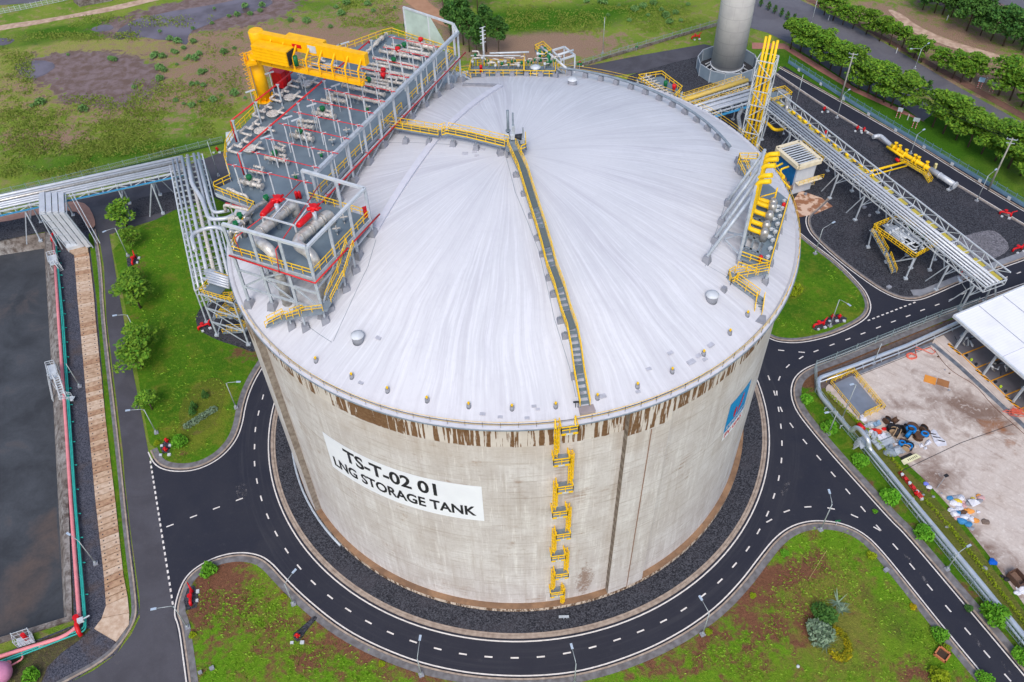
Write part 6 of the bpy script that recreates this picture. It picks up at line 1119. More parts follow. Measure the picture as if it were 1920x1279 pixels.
b.stairs(UPz(K[1]+o1+ey*.1, .3), UPz(K[2]+o1-ey*.25, 4.0), 1.2, r); b.bar(UPz(K[2]+o1-ey*.25, 4.0), UPz(K[2]+o1+ey*.05, 4.0), 1.8, .1); b.stairs(UPz(K[2]+o1*1.9-ey*.2, 4.0), UPz(K[1]+o1*1.9+ey*.15, 7.4), 1.2, r); b.bar(UPz(K[0]-ey*.12, 3.9), UPz(K[1]+ex*.25-ey*.12, 3.9), 1.4, .2)
r.rail([UPz(K[0]-ey*.2, 4), UPz(K[1]+ex*.3-ey*.2, 4)]); r.rail([UPz(K[1]+o1*1.2, HB), UPz(K[2]+o1*1.2, HB)]); b.bar(UPz(K[1]+o1*.7, HB-.1), UPz(K[2]+o1*.7, HB-.1), 1.4, .1); b.build('outside_stairs', crm, bl); r.build('handrails', yel, bl)
for i, (x, y) in enumerate(((1470, 345), (1476, 352), (1465, 338))): p = G(x, y, 3); b = MB(); b.tube([p-Vector((1.5, 0, 0)), p+Vector((1.2, 0, 0))], .6, 12); b.solo('brown_air_duct', M('duct_brown', C(136, 112, 92), .6), 'brown drum duct beside the blue wall, %s from the rim side' % ORD[i], 'duct', tuple(G(x, y)), 'drum ducts beside the blue wall')
# skid platform with stairs under the rack
sk = thing('metering_platform', 'raised yellow-railed platform packed with white pipes beside the long rack', 'platform', tuple(G(1700, 470))); ZS = 5.2
K = gp([(1636, 428), (1684, 408), (1757, 460), (1714, 484)], ZS); b = MB(); b.prism([(k.x, k.y) for k in K], ZS-.25, ZS); b.build('floor', dark, sk); r = MB(); r.rail(K+[K[0]], 1.2, 1.1, .07, toe=True); r.build('handrail', yel, sk)
for k, (x, y) in enumerate([(1627, 465), (1661, 493), (1697, 524), (1742, 508), (1700, 480)]): p = G(x, y); T = K[min(k, 3)] if k < 4 else K[2]; T = min(K, key=lambda w_: (UPz(w_, 0)-p).length); b = MB(); b.bar(p, T, .26); b.box((p.x, p.y, .3), (.8, .8, .4)); b.build('leg', galv, sk)
rr = random.Random(2); ux, uy = (K[1]-K[0]).normalized(), (K[2]-K[1]).normalized()
for i in range(13):
    a = K[0]+ux*(1.0+.38*i)+uy*rr.uniform(.6, 2.5); L_ = rr.uniform(5, 9); z_ = ZS+.5+.15*(i % 4); b = MB(); pts = [Vector((a.x, a.y, z_)), Vector((a.x, a.y, z_))+uy*L_, Vector((a.x, a.y, z_))+uy*L_+ux*rr.uniform(.6, 2.0)*rr.choice((1, -1))]; b.tube(arc_path(pts, .6, 4), rr.uniform(.13, .22), 8); wv_ = pts[0].lerp(pts[1], rr.random()); b.tube([wv_, wv_+Vector((0, 0, .7))], [.12, .3], 8)
    b.solo('skid_pipe', white, 'white bent pipe on the raised metering platform, %s from its left end' % ORD[i], 'pipe', (a.x, a.y, ZS), 'pipes on the metering platform')
for i in range(6): a = K[1]+uy*(4.5+1.0*i)-ux*1.6; b = MB(); b.tube([(a.x, a.y, ZS), (a.x, a.y, ZS+1.2), (a.x, a.y, ZS+1.6)], [.1, .3, .2], 8); b.solo('green_valve', green if i % 2 == 0 else dark, 'small %s valve on the metering platform, %s along its rack side' % ('green' if i % 2 == 0 else 'dark', ORD[i]), 'valve', (a.x, a.y, ZS), 'valves on the metering platform')
b, r = MB(), MB(); s0 = K[0]+uy*.9-ux*.7; s1 = G(1660, 474, 2.8); s2 = G(1664, 480, 2.7); s3 = G(1676, 512, .4); b.bar(K[0]+uy*.2-ux*.6, K[0]+uy*1.6-ux*.6, 1.3, .1); b.stairs(s0, s1, 1.2, r); b.bar(s1, s2, 1.3, .1); b.stairs(s2, s3, 1.2, r); b.build('stair', galvd, sk); r.build('stair_rail', yel, sk)
# yellow gas line with valves lying beside the back road
gl = thing('yellow_gas_line', 'large yellow pipe with valves and white end lying beside the fence road', 'pipeline', tuple(G(1720, 300)))
Lq = [G(*p, 2.0) for p in ((1637, 257), (1650, 254), (1670, 272), (1700, 292), (1745, 318), (1790, 347))]; d = (Lq[5]-Lq[3]).normalized(); sd_ = Vector((-d.y, d.x, 0))
b = MB(); b.tube(arc_path(Lq[:3]+[Lq[2].lerp(Lq[3], .05)], .8, 5), .55, 12); b.tube([Lq[3].lerp(Lq[4], .98), Lq[5]], .72, 14); b.tube([Lq[5], Lq[5]+d*.3], .95, 14); b.tube([Lq[4].lerp(Lq[5], .35), Lq[4].lerp(Lq[5], .4)], .8, 14); b.build('white_section', gpipe, gl)
b = MB(); b.tube([Lq[2], Lq[3], Lq[4]], .55, 12); b.tube([Lq[2]-sd_*1.4, Lq[3]-sd_*1.2], .35, 10)
for t_ in (.25, .5, .9, 1.3, 1.45, 1.8): w_ = Lq[2].lerp(Lq[3], t_) if t_ < 1 else Lq[3].lerp(Lq[4], t_-1); b.tube([w_-d*.3, w_-d*.15, w_+d*.15, w_+d*.3], [.6, .95, .95, .6], 12); b.tube([w_, w_+Vector((0, 0, 1.2)), w_+Vector((0, 0, 1.5))], [.3, .3, .5], 10)
b.build('yellow_section', yel, gl)
for t_ in (.05, .5, .95): w_ = Lq[3].lerp(Lq[5], t_); b = MB(); b.bar(UPz(w_, .1)+sd_*.5, UPz(w_, 1.6), .25); b.bar(UPz(w_, .1)-sd_*.5, UPz(w_, 1.6), .25); b.box((w_.x, w_.y, .3), (1.6, .8, .4), atan2(sd_.y, sd_.x)); b.build('support', gpipe, gl)
b, r = MB(), MB(); a = Lq[3]-sd_*1.9; a2 = Lq[4]-sd_*1.9; a.z = a2.z = 1.5; b.bar(a, a2, 1.1, .1); r.rail([a-sd_*.5, a2-sd_*.5], 1.1, 1.2, .06); b.stairs(a2, a2+d*2.2-Vector((0, 0, 1.3)), 1.0, r); b.build('walkway', M('yellow_walkway', C(196, 168, 60), .6), gl); r.build('walkway_rail', yel, gl)
b = MB(); w_ = Lq[4]+sd_*1.5; b.bar(UPz(w_, .2), UPz(w_, 2.8), .5, .7); b.tube([UPz(w_, 2.8), UPz(w_, 3.2)], .35, 8); b.build('valve_cabinet', M('cream_box', C(206, 196, 140), .6), gl)
b = MB(); w_ = Lq[3]-sd_*2.6; b.tube([UPz(w_, 1.4)-d*1.0, UPz(w_, 1.4)+d*.2], .4, 10); b.solo('red_actuator', red, 'red valve actuator where the yellow cross pipes meet the big yellow pipe', 'valve', (w_.x, w_.y, .15))
m = thing('yellow_cross_pipes', 'pair of parallel yellow pipes crossing the gravel from the rack to the yellow gas line', 'pipes', tuple(G(1650, 320)))
for k, (a, c_) in enumerate((((1600, 330), (1700, 303)), ((1605, 337), (1700, 311)))): b = MB(); b.tube([G(*a, 3.0), G(*c_, 2.0)], .32 if k == 0 else .2, 8); b.build('pipe', yel, m)
for t_ in (.3, .7): w_ = G(1602, 334, 3).lerp(G(1700, 307, 2), t_); b = MB(); b.bar(UPz(w_, .1), w_, .22); b.bar(w_-Vector((0, .8, 0)), w_+Vector((0, .8, 0)), .2); b.build('support', galv, m)
# canopy hall at the right edge
cn = thing('loading_canopy', 'big white metal canopy roof on slanting steel columns at the right edge', 'canopy', tuple(G(1850, 700)))
ZC_ = 7.4; E0, E1 = G(1788, 592, ZC_), G(1938, 722, ZC_+.0); ed = (E1-E0).normalized(); F0 = G(1938, 527, ZC_+1.6); fd = F0-E0; fd.z = 0; fd.normalize(); Eend = E0+ed*62; 
n = NB('white_ribbed_roof'); rp_ = n.math('ADD', n.math('MULTIPLY', n.sep(n.pos)[0], ed.x), n.math('MULTIPLY', n.sep(n.pos)[1], ed.y)); rib_ = n.math('FRACT', n.math('MULTIPLY', rp_, 1.6))
c = n.mix(n.rng(rib_, .8, .95, 0, .22), C(232, 232, 238), C(190, 192, 200)); c = n.mix(n.rng(n.noise(n.pos, .25, 5, .6), .45, .7, 0, .4), c, C(208, 208, 214)); wroof_m = n.out(c, .45)
b = MB(); Wd = 34; T = [UPz(E0, ZC_), UPz(Eend, ZC_), UPz(Eend+fd*Wd, ZC_+2.2), UPz(E0+fd*Wd, ZC_+2.2)]; b.add(T+[t_-Vector((0, 0, .25)) for t_ in T], [(0, 1, 2, 3)[::1], (7, 6, 5, 4), (0, 4, 5, 1), (1, 5, 6, 2), (2, 6, 7, 3), (3, 7, 4, 0)]); b.build('roof_sheet', wroof_m, cn)
b = MB(); b.bar(T[0]+Vector((0, 0, -.1)), T[1]+Vector((0, 0, -.1)), .4, .55); b.bar(T[0]+Vector((0, 0, -.1)), T[3]+Vector((0, 0, -.1)), .3, .5); b.build('roof_edge', white, cn)
b = MB(); 
for t_ in (.18, .36, .54): b.bar(T[0].lerp(T[3], t_)+Vector((0, 0, .12)), T[1].lerp(T[2], t_)+Vector((0, 0, .12)), .12, .05)
b.bar(T[0].lerp(T[1], .2)+Vector((0, 0, .05)), T[3].lerp(T[2], .2)+Vector((0, 0, .05)), .06, .06); b.build('roof_seam', M('seam_grey', C(190, 192, 198), .6), cn)
PX_ = [(1790, 654), (1843, 703), (1899, 754)]; cb = [G(x, y, .3) for x, y in PX_]; cb.append(cb[2]+(cb[2]-cb[0])*.5)
for p in cb: b = MB(); T_ = p+fd*1.2; b.bar(p, UPz(T_, ZC_-.1), .36); b.build('column', galv, cn)
sp_ = (cb[1]-cb[0]); 
hz_m = None; n = NB('hazard_stripes'); sx = n.math('FRACT', n.math('MULTIPLY', n.math('ADD', n.sep(n.pos)[0], n.sep(n.pos)[1]), 1.3)); hz_m = n.out(n.mix(n.rng(sx, .5, .52), C(232, 160, 20), C(40, 38, 36)), .7)
org = M('bay_line_orange', C(232, 160, 30), .7, scale=1)
for i in range(4):
    p = cb[i]-ed*1.6-fd*.2; b = MB(); b.ribbon([(p.x, p.y), (p.x+ed.x*3.4, p.y+ed.y*3.4)], .55, .42, off=0, h=.12); b.solo('striped_kerb', hz_m, 'black and yellow striped kerb at the foot of the canopy column, %s from the top' % ORD[i], 'kerb', (p.x, p.y, .3), 'striped kerbs along the canopy')
    b = MB(); s_ = cb[i]+ed*1.9; e_ = cb[i]+sp_-ed*1.9; b.bar(UPz(s_, .36), UPz(e_, .36), .22, .06); b.bar(UPz(s_, .36), UPz(s_+fd*9, .36), .22, .06); b.bar(UPz(e_, .36), UPz(e_+fd*9, .36), .22, .06); b.solo('bay_marking', org, 'orange rectangle painted around the loading bay floor, %s bay from the top' % ORD[i], 'marking', (s_.x, s_.y, .3), 'orange bay markings')
    rr = random.Random(i+40)
    m = thing('loading_arm_skid', 'tangle of grey pipes and valves under the canopy beside its column, %s from the top' % ORD[i], 'pipes', tuple(cb[i]), 'pipe skids under the canopy')
    for k in range(22): a = cb[i]+fd*rr.uniform(1.0, 7)+ed*rr.uniform(-1.4, 1.4)+Vector((0, 0, rr.uniform(.3, 2.6))); dv = Vector((rr.uniform(-1, 1), rr.uniform(-1, 1), rr.uniform(-.6, .8)))*1.2; b = MB(); b.tube([a, a+dv], rr.uniform(.06, .2), 6); b.build('pipe', rr.choice((clad, galvd, white, dark)), m)
    for k in range(3): a = s_.lerp(e_, (k+.5)/3)+fd*.6; b = MB(); b.box((a.x, a.y, .6), (.35, .35, .5)); b.solo('bay_box', M('lime_box', C(190, 220, 60), .6) if k == 1 else dark, 'small box on the loading bay line, %s in the %s bay' % (ORD[k], ORD[i]), 'box', (a.x, a.y, .3), 'small boxes along the bay lines')
# red hoses, mats and things on the yard
def coil(cx, cy, r0, n_, z, r=.06, m=None, lab_='', nm_='red_hose', tail=None):
    pts = []
    for i in range(n_*14): a = i/14*2*pi; rr_ = r0*(.55+.45*abs(sin(i*.7+1))) ; pts.append((cx+rr_*cos(a), cy+rr_*.8*sin(a), z+.02*i/14))
    if tail: pts += tail
    b = MB(); b.tube(pts, r, 5); b.solo(nm_, m, lab_, 'hose', (cx, cy, z))
hose_m = M('orange_hose', C(224, 110, 90), .6, scale=2); p = G(1709, 668, .3); coil(p.x, p.y, 1.1, 5, .3, .08, hose_m, 'coiled orange hose trailing along the top edge of the concrete yard', tail=[tuple(G(x, y, .35)) for x, y in ((1716, 655), (1730, 656), (1745, 652), (1754, 660), (1748, 664), (1722, 652), (1712, 648))])
p = G(1905, 773, .5); rr = random.Random(3); b = MB(); pts = [(p.x+rr.gauss(0, 1.0), p.y+rr.gauss(0, .55), .5+.01*i) for i in range(60)]; b.tube(smooth([Vector(q) for q in pts], 1), .05, 4); b.solo('red_hose_heap', hose_m, 'heap of red hose on the kerb below the loading canopy', 'hose', (p.x, p.y, .4))
b = MB(); b.tube(smooth([G(x, y, .26) for x, y in ((1752, 655), (1770, 682), (1790, 700), (1830, 722), (1860, 760), (1900, 795), (1960, 850))], 2), .05, 5); b.solo('long_cable', M('cable_brown', C(120, 80, 66), .7), 'thin brown cable snaking along the drain of the yard', 'cable', tuple(G(1790, 700, .2)))
b = MB(); p = G(1744, 712, .24); b.box((p.x, p.y, .24), (2.2, 2.0, .06), -.5); b.box((p.x+2.2, p.y-.9, .24), (2.2, 1.8, .05), -.5, 1); b.solo('orange_mat', [M('orange_mat', C(222, 146, 62), .8), M('brown_mat', C(160, 110, 70), .8)], 'flat orange board lying on stained concrete in the yard', 'board', (p.x, p.y, .2))
# yellow railed pit
pt = thing('railed_pit_cover', 'grey steel pit cover fenced by double yellow rails at the yard corner', 'pit cover', tuple(G(1600, 740))); K = gp([(1560, 722), (1598, 704), (1646, 762), (1608, 780)], .25)
b = MB(); b.prism([(k.x, k.y) for k in K], .2, .34); b.build('cover', M('cover_grey', C(132, 140, 154), .5, .2, scale=.5), pt)
Ko = [k+(k-sum(K, Vector())/4).normalized()*.5 for k in K]; b = MB(); b.rail([Ko[1], Ko[0]], 1.1, 1.4, .045); b.rail([Ko[1], Ko[2], Ko[3].lerp(Ko[2], .25)], 1.1, 1.4, .05); b.rail([Ko[0], Ko[3]], 1.1, 1.4, .045)
Ki = [k+(k-sum(K, Vector())/4).normalized()*1.2 for k in K]; b.rail([Ki[1], Ki[2], Ki[3].lerp(Ki[2], .2)], 1.1, 1.6, .045); b.rail([Ki[0], Ki[1]], 1.1, 1.6, .045); b.build('yellow_rails', yel, pt)
b = MB(); q = smooth(gp([(1547, 728), (1556, 720), (1600, 776), (1613, 792), (1600, 785), (1549, 738)]), 1, True); b.prism([(k.x, k.y) for k in q], .2, .32); struct(b, 'pit_apron', M('apron_pale', C(196, 182, 174), .85, scale=1))
# silver pipe along the yard fence on low frames
sl_ = thing('silver_pipe', 'long shiny aluminium-clad pipe on low frames following the yard fence', 'pipe', tuple(G(1540, 720)))
alu = M('bright_cladding', C(214, 220, 226), .28, .6, col2=C(182, 190, 200), scale=.6, amt=.6)
SPt = [(1960, 520), (1800, 603), (1700, 648), (1600, 686), (1535, 709), (1534, 724), (1538, 742), (1570, 778), (1597, 810), (1603, 801), (1612, 804), (1629, 826), (1629, 840), (1650, 865), (1700, 926), (1760, 998), (1840, 1094), (1920, 1192), (1990, 1280)]
zs = [1.3]*8+[1.3, 2.8, 3.4, 3.4, 1.6, 1.3]+[1.3]*6; pp = [G(x, y, z_) for (x, y), z_ in zip(SPt, zs)]; b = MB(); b.tube(arc_path(pp, .9, 4), .42, 12); b.build('clad_pipe', alu, sl_)
b = MB(); pp2 = [p+Vector((-.95, .3, -.1)) for p in pp]; b.tube(pp2[12:], .16, 8); b.tube([p+Vector((0, -.9, -.2)) for p in pp[:5]], .14, 8); b.build('small_pipe', alu, sl_)
for a, c_ in zip(pp, pp[1:]):
    L_ = (c_-a).length; n_ = int(L_/4.2)
    for i in range(n_): w_ = a.lerp(c_, (i+.5)/n_); d = (c_-a).normalized(); s_ = Vector((-d.y, d.x, 0)); b = MB(); b.bar(UPz(w_+s_*.7, .15), UPz(w_+s_*.7, w_.z-.4), .14); b.bar(UPz(w_-s_*.7, .15), UPz(w_-s_*.7, w_.z-.4), .14); b.bar(UPz(w_+s_*.8, w_.z-.45), UPz(w_-s_*.8, w_.z-.45), .14); b.build('support_frame', galv, sl_)
m = thing('pipe_crossing_platform', 'small grey steel crossing platform where the silver pipe steps over the fence', 'platform', tuple(G(1612, 828))); K = gp([(1607, 822), (1622, 816), (1630, 834), (1614, 842)], 1.6); b, r = MB(), MB(); b.prism([(k.x, k.y) for k in K], 1.5, 1.6); b.stairs(K[0].lerp(K[3], .5), G(1600, 838, .3), 1.0, r); r.rail([K[1], K[2]], 1.1, 1, .04); b.build('floor', galv, m); r.build('rail', galv, m)
# fences
mesh_m = None; n = NB('chain_link'); n.b.inputs['Alpha'].default_value = 1
def fence(name, lab_, px_, h, zb, postm, gap=3.0, panel=None, base=None, rails=(1.0, .5, .08), basew=.22, baseh=.5, z=.15):
    m = thing(name, lab_, 'fence', tuple(G(*px_[0]))); P = gp(px_, z); b = MB(); L_ = MB(); bs_ = MB(); pn = MB()
    for a, c_ in zip(P, P[1:]):
        n_ = max(1, int((c_-a).length/gap))
        for i in range(n_): w_ = a.lerp(c_, i/n_); b.bar(w_, w_+Vector((0, 0, h+.35)), .11)
        for k in rails: L_.bar(a+Vector((0, 0, h*k)), c_+Vector((0, 0, h*k)), .07)
        if base: bs_.bar(a+Vector((0, 0, baseh/2)), c_+Vector((0, 0, baseh/2)), basew, baseh)
        d = (c_-a).normalized(); nw = int((c_-a).length/.55)
        for i in range(nw):   # wire strands drawn as real wires
            w_ = a.lerp(c_, i/nw); w2 = a.lerp(c_, min(1, (i+3)/nw)); pn.bar(w_+Vector((0, 0, .1)), w2+Vector((0, 0, h)), .022); pn.bar(w2+Vector((0, 0, .1)), w_+Vector((0, 0, h)), .022)
    b.build('posts', postm, m); L_.build('rails', postm, m); pn.build('wire_mesh', postm, m)
    if base: bs_.build('base_wall', base, m)
    return m
fgal = M('fence_galvanised', C(150, 168, 170), .5, .2, scale=1); fblu = M('fence_blue_grey', C(112, 146, 170), .5, .1, scale=1); bwall = M('fence_base_blue', C(104, 136, 160), .7, col2=C(80, 108, 130), scale=.5)
fence('perimeter_fence', 'pale blue mesh fence on a low blue wall beside the back road, right side', [(1478, 118), (1604, 199), (1760, 292), (1920, 388), (2100, 495)], 1.9, 0, fblu, 2.6, base=bwall, baseh=.75, basew=.35)
m = [o for o in bpy.data.objects if o.name == 'perimeter_fence'][0]
PFn = gp([(1478, 118), (1604, 199), (1760, 292), (1920, 388)], 1.5); tot = 0
for a, c_ in zip(PFn, PFn[1:]):
    n_ = int((c_-a).length/8.2)
    for i in range(n_): w_ = a.lerp(c_, (i+.5)/n_); d = (c_-a).normalized(); b = MB(); b.bar(w_-d*.45+Vector((0, -.1, 0)), w_+d*.45+Vector((0, -.1, 0)), .04, .9); b.build('sign_plate', white, m)
fence('perimeter_fence', 'grey mesh fence on a concrete base along the far boundary behind the tank', [(1062, 133), (1160, 103), (1260, 73), (1345, 48)], 2.0, 0, fgal, 3.0, base=wallc_m, baseh=.9, basew=.4)
fence('perimeter_fence', 'grey mesh fence along the grassy left boundary behind the pipe bridge', [(-60, 382), (0, 369), (130, 340), (260, 308), (420, 268)], 2.0, 0, fgal, 3.2, base=M('green_base', C(60, 90, 50), .9), baseh=.4)
fence('yard_fence', 'grey mesh fence along the dark soil strip above the concrete yard', [(1830, 572), (1760, 596), (1640, 644), (1527, 690), (1528, 735)], 2.0, 0, fgal, 4.2)
fence('yard_fence', 'grey mesh fence between the silver pipe and the lower right lawn', [(1528, 735), (1560, 780), (1620, 850), (1700, 950), (1780, 1050), (1860, 1148), (1960, 1270)], 2.0, 0, fgal, 4.2)
fence('rail_barrier', 'white post and rail barrier beside the track in the top left corner', [(-30, 32), (40, 19), (120, 2), (160, -8)], 1.6, 0, white, 1.6)
gsheet('far_rail_track', [(-60, 8), (0, 10), (60, 6), (110, -6), (160, -20), (-60, -30)], .05, pub_m)
b = MB(); K = gp([(139, 5), (142, -10), (230, -10), (210, 2), (150, 13)]); b.prism([(k.x, k.y) for k in K][::-1], 0, 2.0); b.solo('concrete_bunker', wallc_m, 'low grey concrete block at the top edge on the left', 'block', tuple(K[0]), )
from mathutils import noise as mnoise
# ============================================================ TREES AND PLANTS
def leaf_mat(name, c1, c2, c3):
    n = NB(name); ri = n.N.new('ShaderNodeNewGeometry').outputs['Random Per Island']; oi = n.N.new('ShaderNodeObjectInfo').outputs['Random']
    a = n.noise(n.pos, .55, 3); c = n.mix(n.rng(a, .35, .65), c1, c2); c = n.mix(n.math('MULTIPLY', ri, .75), c, c3); c = n.mix(n.math('MULTIPLY', oi, .3), c, C(70, 92, 24)); return n.out(c, .8, spec=.12)
lf_m = leaf_mat('leaves_street_tree', C(72, 126, 34), C(42, 88, 30), C(136, 168, 52)); lf2_m = leaf_mat('leaves_dark_tree', C(50, 98, 46), C(36, 76, 40), C(92, 132, 58)); lf3_m = leaf_mat('leaves_shrub', C(82, 150, 32), C(60, 122, 28), C(122, 180, 52))
lf4_m = leaf_mat('leaves_greygreen', C(112, 136, 112), C(84, 108, 84), C(150, 168, 146)); lf5_m = leaf_mat('leaves_yellow', C(206, 176, 20), C(150, 140, 30), C(96, 116, 24)); lf6_m = leaf_mat('leaves_lime', C(130, 150, 20), C(104, 136, 20), C(160, 170, 40)); lf7_m = leaf_mat('leaves_reed', C(98, 144, 78), C(82, 128, 66), C(134, 166, 104))
def leaves(m, lobes, n, s, rnd, flat=.5, shell=.55):
    tot = sum(l[3]*l[4]*l[5] for l in lobes)**1
    for (x, y, z, rx, ry, rz) in lobes:
        k = int(n*rx*ry*rz/tot)
        for _ in range(k):
            th, ph = rnd.uniform(0, 2*pi), math.asin(rnd.uniform(-.55, 1)); q = shell+(1-shell)*rnd.random()**.6
            c = Vector((x+rx*q*cos(th)*cos(ph), y+ry*q*sin(th)*cos(ph), z+rz*q*sin(ph)))
            nn = Vector((rnd.gauss(0, flat), rnd.gauss(0, flat), 1)).normalized(); u = nn.cross(Vector((cos(th*3), sin(th*3), 0))).normalized(); v = nn.cross(u); a = s*rnd.uniform(.6, 1.4); b_ = a*rnd.uniform(.35, .7)
            m.add([c-u*a, c+v*b_, c+u*a, c-v*b_], [(0, 1, 2, 3)])
def tree_proto(name, seed, h, cr, layered=True, lm=None, n=1500, s=.36, trunk_r=.16, crown_lo=.38):
    rnd = random.Random(seed); t = thing(name, '', 'tree'); b = MB(); top = (rnd.uniform(-.3, .3), rnd.uniform(-.3, .3), h*.8)
    b.tube([(0, 0, -.1), (top[0]*.3, top[1]*.3, h*.35), top], [trunk_r*1.2, trunk_r, trunk_r*.4], 7); L_ = []
    nl = 11
    for i in range(nl):
        if rnd.random() < .12: continue
        a = i*2.4+rnd.uniform(-.4, .4); f = (i+.5)/nl; zz = h*(crown_lo+.55*f); rr = cr*(1.0-.55*f if layered else sin(pi*min(.95, .25+f*.7)))*rnd.uniform(.55, .8)
        p = (rr*cos(a), rr*sin(a), zz); b.tube([(top[0]*f, top[1]*f, zz-h*.12), p], [trunk_r*.5, trunk_r*.12], 5); L_.append((p[0], p[1], p[2]+.2, cr*.44*rnd.uniform(.6, 1.35), cr*.44*rnd.uniform(.6, 1.35), h*(.085 if layered else .13)*rnd.uniform(.8, 1.3)))
    L_.append((0, 0, h*.9, cr*.42, cr*.42, h*.1)); b.build('trunk', trunk_m, t); c = MB(); leaves(c, L_, n, s, rnd, .45 if layered else .8); c.build('crown', lm, t); return t
def scatter(protos, spots, labels, group, seed=1):
    rnd = random.Random(seed); kk = []
    for p in protos:
        ks = {p.name: kids(p)}; [ks.setdefault(k.name, []) for k in ks[p.name]]; kk.append(ks)
    used = set(); out = []
    for i, (x, y, sc) in enumerate(spots):
        j = i % len(protos); loc = G(x, y, .1); rz = rnd.uniform(0, 6.28)
        if j not in used: used.add(j); o = protos[j]; o.location = loc; o.rotation_euler = (0, 0, rz); o.scale = (sc,)*3
        else: o = copy_tree(protos[j], loc, rz, sc, ks=kk[j])
        o['label'] = labels(i); o['group'] = group; out.append(o)
    return out
T1 = [tree_proto('street_tree', s_, 7.2, 3.9, True, lf_m, 2600, .30) for s_ in (1, 2, 3, 4)]
r1 = [(1482, 92), (1500, 97), (1520, 108), (1536, 120), (1556, 130), (1574, 143), (1592, 155), (1609, 167), (1627, 174), (1641, 182), (1657, 191), (1671, 199), (1690, 203)]
rn = random.Random(9)
scatter(T1, [(x, y, rn.uniform(1.15, 1.5)) for x, y in r1], lambda i: 'layered street tree in the upper block behind the fence, %s from the left' % ORD[i], 'street trees of the first block', 1)
T2 = [tree_proto('street_tree', s_, 7.4, 4.0, True, lf_m, 2600, .30) for s_ in (5, 6, 7)]
r2 = [(1748, 238), (1768, 250), (1792, 262), (1815, 275), (1840, 288), (1866, 301), (1890, 315), (1914, 329), (1938, 344)]
scatter(T2, [(x, y, rn.uniform(1.25, 1.65)) for x, y in r2], lambda i: 'layered street tree in the lower right block behind the fence, %s from the left' % ORD[i], 'street trees of the lower block', 2)
T3 = [tree_proto('street_tree', s_, 6.6, 3.3, True, lf_m, 1900, .30) for s_ in (8, 9, 10)]
r3 = [(1545, 28), (1562, 38), (1580, 46), (1599, 53), (1624, 64), (1649, 77), (1668, 84), (1691, 90), (1713, 108), (1727, 117), (1756, 132), (1786, 147), (1801, 154), (1819, 153), (1872, 178), (1893, 188), (1915, 200), (1938, 214)]
scatter(T3, [(x, y, rn.uniform(.95, 1.3)*(1.35 if x > 1860 else 1)) for x, y in r3], lambda i: 'green roadside tree beyond the public road, %s from the left in its row' % ORD[i], 'trees beyond the public road', 3)
T4 = [tree_proto('field_tree', s_, 8, 4.2, False, lf2_m, 2200, .36) for s_ in (11, 12, 13)]
r4 = [(1730, 18), (1752, 24), (1767, 27), (1783, 32), (1812, 58), (1838, 66), (1858, 76), (1880, 86), (1900, 80), (1916, 94), (1800, 30), (1826, 40), (1935, 104)]
scatter(T4, [(x, y, rn.uniform(1.0, 1.5)) for x, y in r4], lambda i: 'dark field tree in the far top right corner, %s from the left' % rk_(r4, i), 'dark trees in the far corner', 4)
T5 = [tree_proto('slender_tree', s_, 9.5, 2.3, False, lf2_m, 1400, .34, .12, .5) for s_ in (14, 15)]
r5 = [(845, 72), (858, 86), (869, 84), (880, 97), (894, 112), (912, 97), (936, 106), (832, 22), (852, 20), (872, 22), (896, 24)]
scatter(T5, [(x, y, rn.uniform(1.15, 1.5)) for x, y in r5], lambda i: 'slender dark tree on the rough ground behind the far rim, %s from the left' % rk_(r5, i), 'slender trees behind the tank', 5)
T6 = [tree_proto('verge_tree', s_, 5.5, 3.1, True, lf_m, 1100, .30) for s_ in (16, 17)]
r6 = [(238, 424, 1.25), (249, 462, .9), (256, 540, .95), (264, 578, 1.45), (270, 655, 1.15), (266, 690, 1.35), (286, 768, .85)]
scatter(T6, r6, lambda i: 'spreading light-green tree beside the old left road, %s from the top' % ORD[i], 'trees along the left road', 6)
# shrubs
def shrub_proto(name, seed, r, lm, n=420, s=.2, fl=.8, hgt=.8, cat='shrub'):
    rnd = random.Random(seed); t = thing(name, '', cat); b = MB()
    for k in range(5): a = k*1.26; b.tube([(0, 0, 0), (r*.5*cos(a), r*.5*sin(a), r*.7)], [.05, .02], 4)
    b.build('stems', trunk_m, t); c = MB(); leaves(c, [(r*.35*cos(k*2.1), r*.35*sin(k*2.1), r*hgt*.55, r*.62, r*.62, r*hgt*.6) for k in range(3)]+[(0, 0, r*hgt, r*.5, r*.5, r*.4)], n, s, rnd, fl); c.build('foliage', lm, t); return t
S1 = [shrub_proto('round_bush', s_, 1.6, lf3_m, 800, .22) for s_ in (21, 22)]
scatter(S1, [(1511, 752, .85), (1553, 806, 1.1), (1611, 868, 1.05), (1667, 936, 1.2), (1730, 1004, 1.15), (1862, 1158, 1.5), (1914, 1234, 1.1)], lambda i: 'round green bush on the verge between ring road and yard fence, %s from the top' % ORD[i], 'bushes on the right verge', 7)
